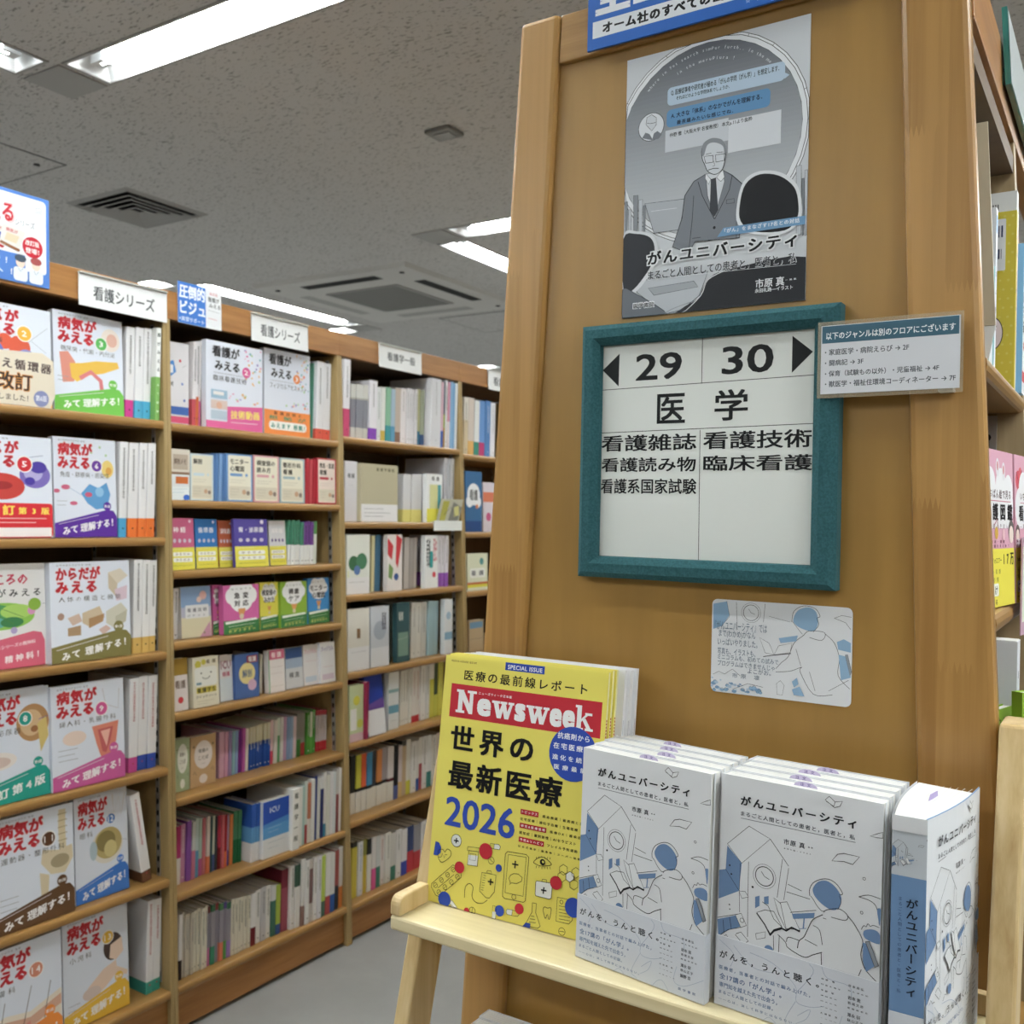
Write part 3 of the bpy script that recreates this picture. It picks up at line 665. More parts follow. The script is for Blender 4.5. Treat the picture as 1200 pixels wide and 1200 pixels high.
  ('P','8d929a',[(23.9,171),(26.7,170.7),(27,210.9),(24.9,211.6)]),
  ('L','26282d',0.35,[(23.9,171),(26.7,170.7),(27,210.9),(24.9,211.6),(23.9,171)]),
  ('P','c8cdd5',[(197.9,156.1),(203.3,156.4),(204.2,228.7),(199.4,228.9)]),
  ('L','26282d',0.35,[(197.9,156.1),(203.3,156.4),(204.2,228.7),(199.4,228.9),(197.9,156.1)]),
  ('P','8d929a',[(204.1,170.5),(206.5,170.3),(207.1,229.1),(205.4,229.8)]),
  ('L','26282d',0.35,[(204.1,170.5),(206.5,170.3),(207.1,229.1),(205.4,229.8),(204.1,170.5)]),
  ('P','c8cdd5',[(206.9,162.1),(210.4,162.1),(211.2,229.7),(208.3,230.2)]),
  ('L','26282d',0.35,[(206.9,162.1),(210.4,162.1),(211.2,229.7),(208.3,230.2),(206.9,162.1)]),
  ('P','b4b9c1',[(26,169),(82.4,171.4),(93.1,204.4),(38.1,204.3)]),
  ('L','26282d',0.5,[(26,169),(82.4,171.4),(93.1,204.4),(38.1,204.3),(26,169)]),
  ('L','26282d',0.4,[(82.4,171.4),(75,170.9),(69,203.2)]),
  ('L','e6e9ee',0.4,[(34,178.9),(65.1,179.8)]),
  ('P','7d828b',[(97.8,147.9),(84.7,153.5),(74.3,167.6),(71.5,192.5),(60.9,222.8),(80.4,232.2),(87.8,220),(138.1,223),(142.9,181.5),(140.7,165.9),(128.7,154.1),(118,146.7),(109.4,198)]),
  ('L','26282d',0.7,[(97.8,147.9),(84.7,153.5),(74.3,167.6),(71.5,192.5),(60.9,222.8),(80.4,232.2),(87.8,220),(138.1,223),(142.9,181.5),(140.7,165.9),(128.7,154.1),(118,146.7),(109.4,198),(97.8,147.9)]),
  ('P','d8dce3',[(98.5,148),(118,146.7),(120.2,159.4),(109.4,197.4),(101,171.8)]),
  ('L','26282d',0.4,[(98.5,148),(118,146.7),(120.2,159.4),(109.4,197.4),(101,171.8),(98.5,148)]),
  ('P','3c3f46',[(104.5,154.3),(110.3,153.5),(113.7,189.4),(109,196.4),(103.9,187.9)]),
  ('P','eceff3',[(98.4,147.1),(104.5,154.3),(102,159.5),(97.9,152.6)]),
  ('L','26282d',0.4,[(98.4,147.1),(104.5,154.3),(102,159.5),(97.9,152.6),(98.4,147.1)]),
  ('P','eceff3',[(118,146.1),(111,153.6),(116,158.7),(120.1,154.8)]),
  ('L','26282d',0.4,[(118,146.1),(111,153.6),(116,158.7),(120.1,154.8),(118,146.1)]),
  ('p','d3d8df',[(94.1,130.1),(93.2,120.5),(97,113.4),(106.8,110.6),(116.6,114.6),(120.7,124),(120.3,134.8),(117.3,146),(109.3,149.9),(101,145.3),(96.9,136.8)]),
  ('l','26282d',0.6,[(94.1,130.1),(93.2,120.5),(97,113.4),(106.8,110.6),(116.6,114.6),(120.7,124),(120.3,134.8),(117.3,146),(109.3,149.9),(101,145.3),(96.9,136.8),(94.1,130.1)]),
  ('p','8d929a',[(93.3,125.2),(94.4,114.5),(100.9,110.1),(108.4,109.9),(117.3,114.4),(121.4,125.7),(119.5,130),(117.4,120.3),(107.5,114.7),(99.7,116.1),(96,126.7)]),
  ('L','26282d',0.6,[(96,127.9),(106.5,128.6),(106.7,136.1),(98.2,135.8),(96,127.9)]),
  ('L','26282d',0.6,[(109.2,128.7),(119.5,129.1),(119.4,136.4),(110,136.6),(109.2,128.7)]),
  ('L','26282d',0.4,[(107.3,134.9),(108.8,140.1),(106.2,140.3)]),
  ('L','26282d',0.6,[(101,143.8),(107.5,143),(113.4,144.1)]),
  ('L','26282d',0.4,[(98,126.1),(104.5,125.7)]),
  ('L','26282d',0.4,[(110.4,126.2),(118.2,127)]),
  ('L','26282d',0.5,[(89.7,154.4),(95,170.9),(109.4,198.6)]),
  ('L','26282d',0.5,[(128.7,154.7),(125.8,169.6),(110,198.7)]),
  ('L','26282d',0.4,[(122.9,179.9),(131.5,179.8),(131.6,184.4),(123,184),(122.9,179.9)]),
  ('L','26282d',0.45,[(85,169.3),(83.9,194.3),(80.4,231.6)]),
  ('L','26282d',0.45,[(137.1,177.6),(134.6,207.8),(134.9,222.6)]),
  ('C','26282d',109.6,208,1.6),
  ('L','26282d',0.4,[(84.4,216.4),(94.4,216.5)]),
  ('P','c3c8cf',[(18.1,256.2),(103.4,254.8),(94.1,280.3),(74.4,294),(54.1,297.8),(18.4,269.2)]),
  ('L','26282d',0.5,[(18.1,256.2),(103.4,254.8),(94.1,280.3),(74.4,294),(54.1,297.8),(18.4,269.2),(18.1,256.2)]),
  ('P','a9aeb6',[(32.5,265.8),(87.1,263.8),(92.3,270.7),(39.7,274.6)]),
  ('L','26282d',0.4,[(32.5,265.8),(87.1,263.8),(92.3,270.7),(39.7,274.6),(32.5,265.8)]),
  ('p','e6e9ee',[(136.2,208.1),(134.8,186.4),(141.6,163),(158.5,154.9),(181.6,160.1),(198.9,175.5),(204.7,197.2),(202.7,214),(187.4,224.9),(153.8,221.5)]),
  ('p','17181c',[(139.3,205.4),(138,186.9),(143.8,166.4),(159.2,158.4),(180.1,163.4),(196.3,178.1),(201.1,196.6),(199.7,211.2),(187.4,221.9),(155.2,218.7)]),
  ('p','23252a',[(92.5,283.2),(103.6,264.1),(126.1,255.9),(209.9,252.5),(209.7,298.7),(73.9,300.9),(74.4,292.4)]),
  ('l','e6e9ee',0.8,[(74.5,298.8),(95.8,280.4),(103.6,264.1),(126.1,255.3)]),
  ('l','8d929a',0.5,[(47.2,301),(60.8,292.7),(87.6,285.9)]),
  ('p','e6e9ee',[(-0.1,202.4),(16.8,199.1),(36.3,206),(43.4,223.7),(38.3,243.9),(18.3,267.6),(1.4,266.7)]),
  ('p','2b2d33',[(0,205.6),(16.8,202.1),(34,208.9),(39.5,223.2),(34.7,241.9),(14.7,264.9),(1.4,264.1)]),
  ('p','6e737b',[(0.3,264.7),(15.5,269.5),(55.8,298.6),(1.1,299.1)]),
  ('l','26282d',0.5,[(0.3,264.7),(15.5,269.5),(55.8,298.6),(1.1,299.1),(0.3,264.7)]),
  ('P','6f9cc4',[(120.3,209.8),(208.8,209.6),(208.3,218.4),(113.1,219)]),
  ('T','eef1f5','「がん」をまなざす17名との対話',121.3,210.9,202.7,215.8,0),
  ('T','e9ecf0','がんユニバーシティ',29.4,223.5,199,239.3,3),
  ('T','e9ecf0','がんユニバーシティ',32.2,225.8,201.5,241.4,3),
  ('T','e9ecf0','がんユニバーシティ',29.4,226.1,199.1,241.6,3),
  ('T','e9ecf0','がんユニバーシティ',32.2,223.2,201.4,239,3),
  ('T','101216','がんユニバーシティ',30.8,224.6,200.3,240.3,2),
  ('T','e9ecf0','まるごと人間としての患者と，医者と，私',31.3,245.7,200.6,257.8,2),
  ('T','33363d','まるごと人間としての患者と，医者と，私',32,246.4,200,257.2,0),
  ('L','e9ecf0',0.3,[(32.2,256.1),(200,258.6)]),
  ('T','eef1f5','市原 真',157,269.8,188,279.5,1),
  ('T','eef1f5','―編集',189,273.1,200.4,275,0),
  ('T','eef1f5','永田礼路―イラスト',156.6,280,197,284.4,0),
  ('T','f0f2f5','医学書院',13.6,280.4,40.7,288.2,3),
  ('T','101216','医学書院',14.4,281.8,40,287.5,1)],
 'guide': [
  ('L','17191b',0.6,[(24,75.1),(271.6,71.8)]),
  ('L','17191b',0.6,[(24.2,124.5),(271.3,121.3)]),
  ('L','17191b',0.6,[(147.3,24.1),(147.3,74.2)]),
  ('L','17191b',0.6,[(146.6,124.5),(147.8,269.6)]),
  ('P','17191b',[(47.6,34.5),(26.4,52.2),(47.2,71.9)]),
  ('P','17191b',[(245.4,30.1),(266.7,48),(245.4,68.4)]),
  ('T','17191b','29',68.2,37.2,123.9,67,1),
  ('T','17191b','30',169.7,36.1,226,65.9,1),
  ('T','17191b','医',95.3,83.1,128.9,116.1,1),
  ('T','17191b','学',162.6,81.9,199.6,115.2,1),
  ('T','17191b','看護雑誌',26.9,127.6,142.7,146.1,0),
  ('T','17191b','看護読み物',27.5,153.2,142.6,169.5,0),
  ('T','17191b','看護系国家試験',27.1,177.1,143.8,194.1,0),
  ('T','17191b','看護技術',150.5,126.6,267.4,145.5,0),
  ('T','17191b','臨床看護',151.1,152.4,268.4,169,0)],
 'notice': [
  ('R','3c6274',1.8,2.1,127.6,19.1),
  ('T','f0f2f4','以下のジャンルは別のフロアにございます',5.7,8.1,124.5,15.5,0),
  ('T','4c5058','・家庭医学・病院えらび → 2F',4.8,24.9,83.9,31.2,0),
  ('T','4c5058','・闘病記 → 3F',5,35.7,42.1,41.7,0),
  ('T','4c5058','・保育（試験もの以外）・児童福祉 → 4F',5.2,46.4,110.8,52.4,0),
  ('T','4c5058','・獣医学・福祉住環境コーディネーター → 7F',5.4,56.6,125.4,62.8,0)],
 'postcard': [
  ('P','8fb3d3',[(1.2,5.4),(16.3,1.9),(19.7,16.5),(11.3,28.8),(1.4,32.9)]),
  ('L','26282d',0.35,[(16.3,1.5),(19.7,17.8),(10.5,29.6)]),
  ('O','26282d',0.5,43.3,12.3,8.3),
  ('O','26282d',0.25,43.3,12.3,10.4),
  ('L','26282d',0.35,[(43.3,12.3),(40.7,8.5)]),
  ('L','26282d',0.35,[(43.3,12.3),(47.5,13.7)]),
  ('L','26282d',0.35,[(27,2),(28.5,31.5)]),
  ('L','26282d',0.35,[(58.4,1.6),(56.8,21.1)]),
  ('L','26282d',0.3,[(62.8,14.6),(85.2,18.9)]),
  ('p','8fb3d3',[(88.3,16.6),(92.9,6.4),(103.9,2.4),(111.8,7),(113.6,18.6),(109,26.4),(100.4,25.6),(92.4,22.3)]),
  ('l','26282d',0.45,[(86.8,18.7),(88.9,7.4),(98.7,1.2),(110.5,3.1),(115.7,10.6),(112.7,12.8),(114.4,19.7),(109.1,27.2)]),
  ('l','26282d',0.35,[(87.6,17.9),(94.1,26.1),(98.1,30.5)]),
  ('l','26282d',0.45,[(99.3,31.6),(105.1,26.4),(120.7,27),(117.8,35.1),(105.3,33.1)]),
  ('l','26282d',0.45,[(99.3,31.6),(89.6,40.4),(83.9,54.8),(77.2,61.5),(70.9,68.9)]),
  ('l','26282d',0.45,[(120.7,27.8),(130.5,36.7),(135.7,51.8),(134.9,69.3),(146.5,81.5)]),
  ('l','26282d',0.45,[(71,72.1),(86.2,69.7),(98,64.5),(96.6,69.4),(110.4,90.8),(129.6,89.3)]),
  ('L','26282d',0.35,[(91.7,46.1),(97.2,63.4)]),
  ('L','26282d',0.35,[(125.7,85.8),(145.2,72.8)]),
  ('L','26282d',0.35,[(106,68.4),(112.2,87.4)]),
  ('P','8fb3d3',[(134.9,48),(142.1,49.2),(147.4,69.9),(137.7,73.6)]),
  ('P','8d939b',[(141.3,47.7),(143.9,47.1),(148,64),(146.6,68.8)]),
  ('L','26282d',0.3,[(141.3,47.7),(143.9,47.1),(148,64),(146.6,68.8),(141.3,47.7)]),
  ('P','8fb3d3',[(133.1,35.3),(139.8,32),(146.7,35.3),(146.9,44.9),(134.4,43)]),
  ('L','26282d',0.35,[(130,11.5),(137.5,8.2),(146.9,9.4)]),
  ('L','26282d',0.35,[(130,11.5),(141.4,15.3),(146.4,21.8)]),
  ('P','e9ebee',[(53,37.6),(63.4,42.7),(69,54.3),(59.5,53.2)]),
  ('L','26282d',0.35,[(53,37.6),(63.4,42.7),(69,54.3),(59.5,53.2),(53,37.6)]),
  ('P','e9ebee',[(69,54.3),(73.6,44.6),(87.6,40.6),(85.8,50.7)]),
  ('L','26282d',0.35,[(69,54.3),(73.6,44.6),(87.6,40.6),(85.8,50.7),(69,54.3)]),
  ('L','26282d',0.7,[(57.5,57.4),(69,54.7),(86.7,51.4)]),
  ('P','8fb3d3',[(73.5,36.6),(93.4,32.1),(92,38.2),(75.6,41.6)]),
  ('p','8fb3d3',[(33.2,95.3),(34.9,93.4),(37.7,94.1),(38.2,95.7),(35.7,96.7)]),
  ('l','26282d',0.25,[(33.2,94.9),(35.7,92.6),(38.2,94.7)]),
  ('p','b4cbe0',[(50.1,95.4),(52,93.3),(55,94),(55.6,95.8),(52.9,96.9)]),
  ('p','7fa3c6',[(0.1,91.5),(2.1,89.3),(5.3,90.1),(5.9,91.9),(3,93.1)]),
  ('p','8fb3d3',[(36.1,96.3),(36.8,95.5),(38,95.8),(38.2,96.5),(37.2,96.9)]),
  ('l','26282d',0.25,[(36.1,95.9),(37.1,95.1),(38.2,96)]),
  ('p','b4cbe0',[(25.3,90.8),(26.6,89.3),(28.9,89.8),(29.3,91.1),(27.3,91.9)]),
  ('p','7fa3c6',[(31.6,89.4),(32.5,88.5),(34,88.8),(34.3,89.6),(33,90.2)]),
  ('p','8fb3d3',[(14.5,97.2),(16.2,95.3),(19,96),(19.5,97.6),(17.1,98.6)]),
  ('l','26282d',0.25,[(14.5,96.8),(17,94.5),(19.5,96.6)]),
  ('p','b4cbe0',[(9.2,95.8),(10,94.9),(11.3,95.2),(11.5,96),(10.4,96.4)]),
  ('p','7fa3c6',[(34.5,90.6),(35.1,89.9),(36,90.2),(36.2,90.7),(35.3,91)]),
  ('p','8fb3d3',[(47.7,92.7),(48.6,91.7),(50,92.1),(50.3,92.9),(49,93.4)]),
  ('l','26282d',0.25,[(47.7,92.3),(49,91.3),(50.3,92.4)]),
  ('p','b4cbe0',[(53.5,95.7),(54.5,94.6),(56.1,95),(56.4,95.9),(55,96.5)]),
  ('p','7fa3c6',[(51.6,94.6),(53.1,92.9),(55.6,93.5),(56.1,94.9),(53.8,95.8)]),
  ('p','8fb3d3',[(10.6,97.6),(12.2,95.9),(14.8,96.5),(15.3,98),(12.9,98.9)]),
  ('l','26282d',0.25,[(10.5,97.2),(12.9,95.1),(15.3,97.1)]),
  ('p','b4cbe0',[(52.7,95.8),(53.7,94.7),(55.3,95.1),(55.6,96),(54.1,96.6)]),
  ('p','7fa3c6',[(20.2,89.3),(21,88.4),(22.3,88.7),(22.5,89.5),(21.4,89.9)]),
  ('p','8fb3d3',[(2.8,89.3),(4.3,87.7),(6.7,88.3),(7.2,89.7),(5,90.5)]),
  ('l','26282d',0.25,[(2.8,88.9),(4.9,87),(7.2,88.8)]),
  ('p','b4cbe0',[(0,94.2),(1.1,93),(2.9,93.5),(3.3,94.5),(1.7,95.1)]),
  ('p','7fa3c6',[(16.8,96),(18.1,94.6),(20.2,95.1),(20.6,96.3),(18.7,97.1)]),
  ('p','8fb3d3',[(16.6,92.5),(18.2,90.7),(20.8,91.3),(21.3,92.9),(19,93.8)]),
  ('l','26282d',0.25,[(16.5,92.1),(18.9,90),(21.3,92)]),
  ('p','b4cbe0',[(3.8,98.2),(4.4,97.5),(5.4,97.8),(5.6,98.4),(4.7,98.7)]),
  ('p','7fa3c6',[(41.7,95.8),(42.3,95.1),(43.2,95.3),(43.4,95.9),(42.6,96.3)]),
  ('p','8fb3d3',[(42.5,93.2),(43.9,91.6),(46.1,92.2),(46.6,93.5),(44.6,94.3)]),
  ('l','26282d',0.25,[(42.5,92.8),(44.5,91),(46.6,92.7)]),
  ('p','b4cbe0',[(0.5,85.4),(1.4,84.4),(2.8,84.7),(3,85.6),(1.8,86.1)]),
  ('p','7fa3c6',[(51.1,93.3),(52.7,91.4),(55.3,92.1),(55.9,93.6),(53.5,94.6)]),
  ('p','8fb3d3',[(50.6,96.1),(51.7,94.9),(53.4,95.3),(53.7,96.3),(52.2,97)]),
  ('l','26282d',0.25,[(50.6,95.7),(52.1,94.4),(53.7,95.7)]),
  ('p','b4cbe0',[(18.6,93.1),(20.3,91.2),(23.1,91.8),(23.6,93.5),(21.1,94.5)]),
  ('p','7fa3c6',[(4.9,95.4),(6.7,93.4),(9.6,94.1),(10.1,95.8),(7.5,96.8)]),
  ('p','8fb3d3',[(45.5,92),(47.5,89.8),(50.6,90.6),(51.2,92.4),(48.4,93.6)]),
  ('l','26282d',0.25,[(45.5,91.6),(48.3,88.9),(51.1,91.3)]),
  ('p','b4cbe0',[(4.2,90),(5.7,88.3),(8.2,88.9),(8.6,90.3),(6.5,91.2)]),
  ('p','7fa3c6',[(48.7,93.7),(50.6,91.6),(53.7,92.3),(54.2,94.1),(51.5,95.2)]),
  ('p','8fb3d3',[(29.9,91.7),(31,90.5),(32.6,90.9),(33,91.9),(31.4,92.5)]),
  ('l','26282d',0.25,[(29.9,91.3),(31.4,90),(32.9,91.3)]),
  ('p','b4cbe0',[(10,87),(10.8,86.2),(12.1,86.5),(12.4,87.2),(11.2,87.7)]),
  ('p','7fa3c6',[(38.1,96.9),(39,96),(40.3,96.3),(40.5,97.1),(39.3,97.5)]),
  ('p','8fb3d3',[(2.2,98.5),(3.6,97),(5.9,97.5),(6.3,98.8),(4.3,99.6)]),
  ('l','26282d',0.25,[(2.2,98.1),(4.2,96.4),(6.3,98.1)]),
  ('p','b4cbe0',[(21.7,90.4),(23.1,88.8),(25.5,89.3),(25.9,90.7),(23.8,91.6)]),
  ('p','7fa3c6',[(44.9,93.8),(46.1,92.5),(48,92.9),(48.3,94),(46.6,94.7)]),
  ('p','8fb3d3',[(3.7,97.4),(4.3,96.7),(5.4,97),(5.6,97.6),(4.6,97.9)]),
  ('l','26282d',0.25,[(3.7,97),(4.6,96.4),(5.6,97.2)]),
  ('p','b4cbe0',[(27.6,96),(28.4,95.1),(29.6,95.4),(29.9,96.2),(28.7,96.6)]),
  ('p','7fa3c6',[(39.4,96.6),(40.9,95),(43.3,95.5),(43.8,96.9),(41.6,97.8)]),
  ('p','8fb3d3',[(42.8,91.7),(44,90.4),(45.9,90.8),(46.3,92),(44.5,92.7)]),
  ('l','26282d',0.25,[(42.8,91.3),(44.5,89.8),(46.3,91.3)]),
  ('p','b4cbe0',[(8.3,96.4),(9.3,95.3),(11,95.7),(11.3,96.7),(9.8,97.3)]),
  ('p','7fa3c6',[(23.9,97.7),(25.7,95.7),(28.7,96.4),(29.2,98.1),(26.6,99.2)]),
  ('p','8fb3d3',[(52.7,94.2),(54,92.8),(56,93.3),(56.4,94.5),(54.6,95.3)]),
  ('l','26282d',0.25,[(52.7,93.8),(54.5,92.2),(56.4,93.8)]),
  ('p','b4cbe0',[(40,93.6),(41,92.5),(42.6,92.9),(42.9,93.8),(41.4,94.4)]),
  ('p','7fa3c6',[(22,89.4),(23.2,88.2),(25,88.6),(25.3,89.7),(23.7,90.3)]),
  ('p','8fb3d3',[(53.1,96.1),(54.6,94.5),(56.9,95),(57.4,96.4),(55.3,97.3)]),
  ('l','26282d',0.25,[(53.1,95.7),(55.2,93.8),(57.4,95.6)]),
  ('P','8fb3d3',[(88.6,88.2),(96.5,84.5),(101.8,94.1),(90.7,93.9)]),
  ('P','8fb3d3',[(88.4,80.2),(93.5,75.7),(95.2,82.3),(90.6,86)]),
  ('L','26282d',0.3,[(72.4,84),(76.4,80.4),(80.5,85.1),(78.7,95.3),(73.1,95.2),(72.4,84)]),
  ('L','26282d',0.35,[(2.9,81.4),(9.4,77.8),(15.9,80),(24.3,73.8),(33,80.2)]),
  ('L','26282d',0.35,[(24.8,95.5),(41.6,87.5),(58.2,89.6)]),
  ('T','5f7388','『がんユニバーシティ』では',3.8,23.1,61.1,32.8,0),
  ('T','5f7388','まで(わかめ)がなん',8.4,32.3,48.9,41.2,0),
  ('T','5f7388','いっぱいやりました。',7.3,41.5,51.2,49.1,0),
  ('T','5f7388','写真も、イラストも、',7.5,51.9,49.3,59,0),
  ('T','5f7388','ミニコラムも、初めての試みで',7.6,58.9,74,64.6,0),
  ('T','5f7388','プログラムはできませんじゃ',7.8,65.5,70.1,71.4,0),
  ('T','5f7388','よこがお。',41.2,71.2,66.2,76.7,0),
  ('T','5f7388','市原 凛',24.4,77.9,54,82.8,0)],
}
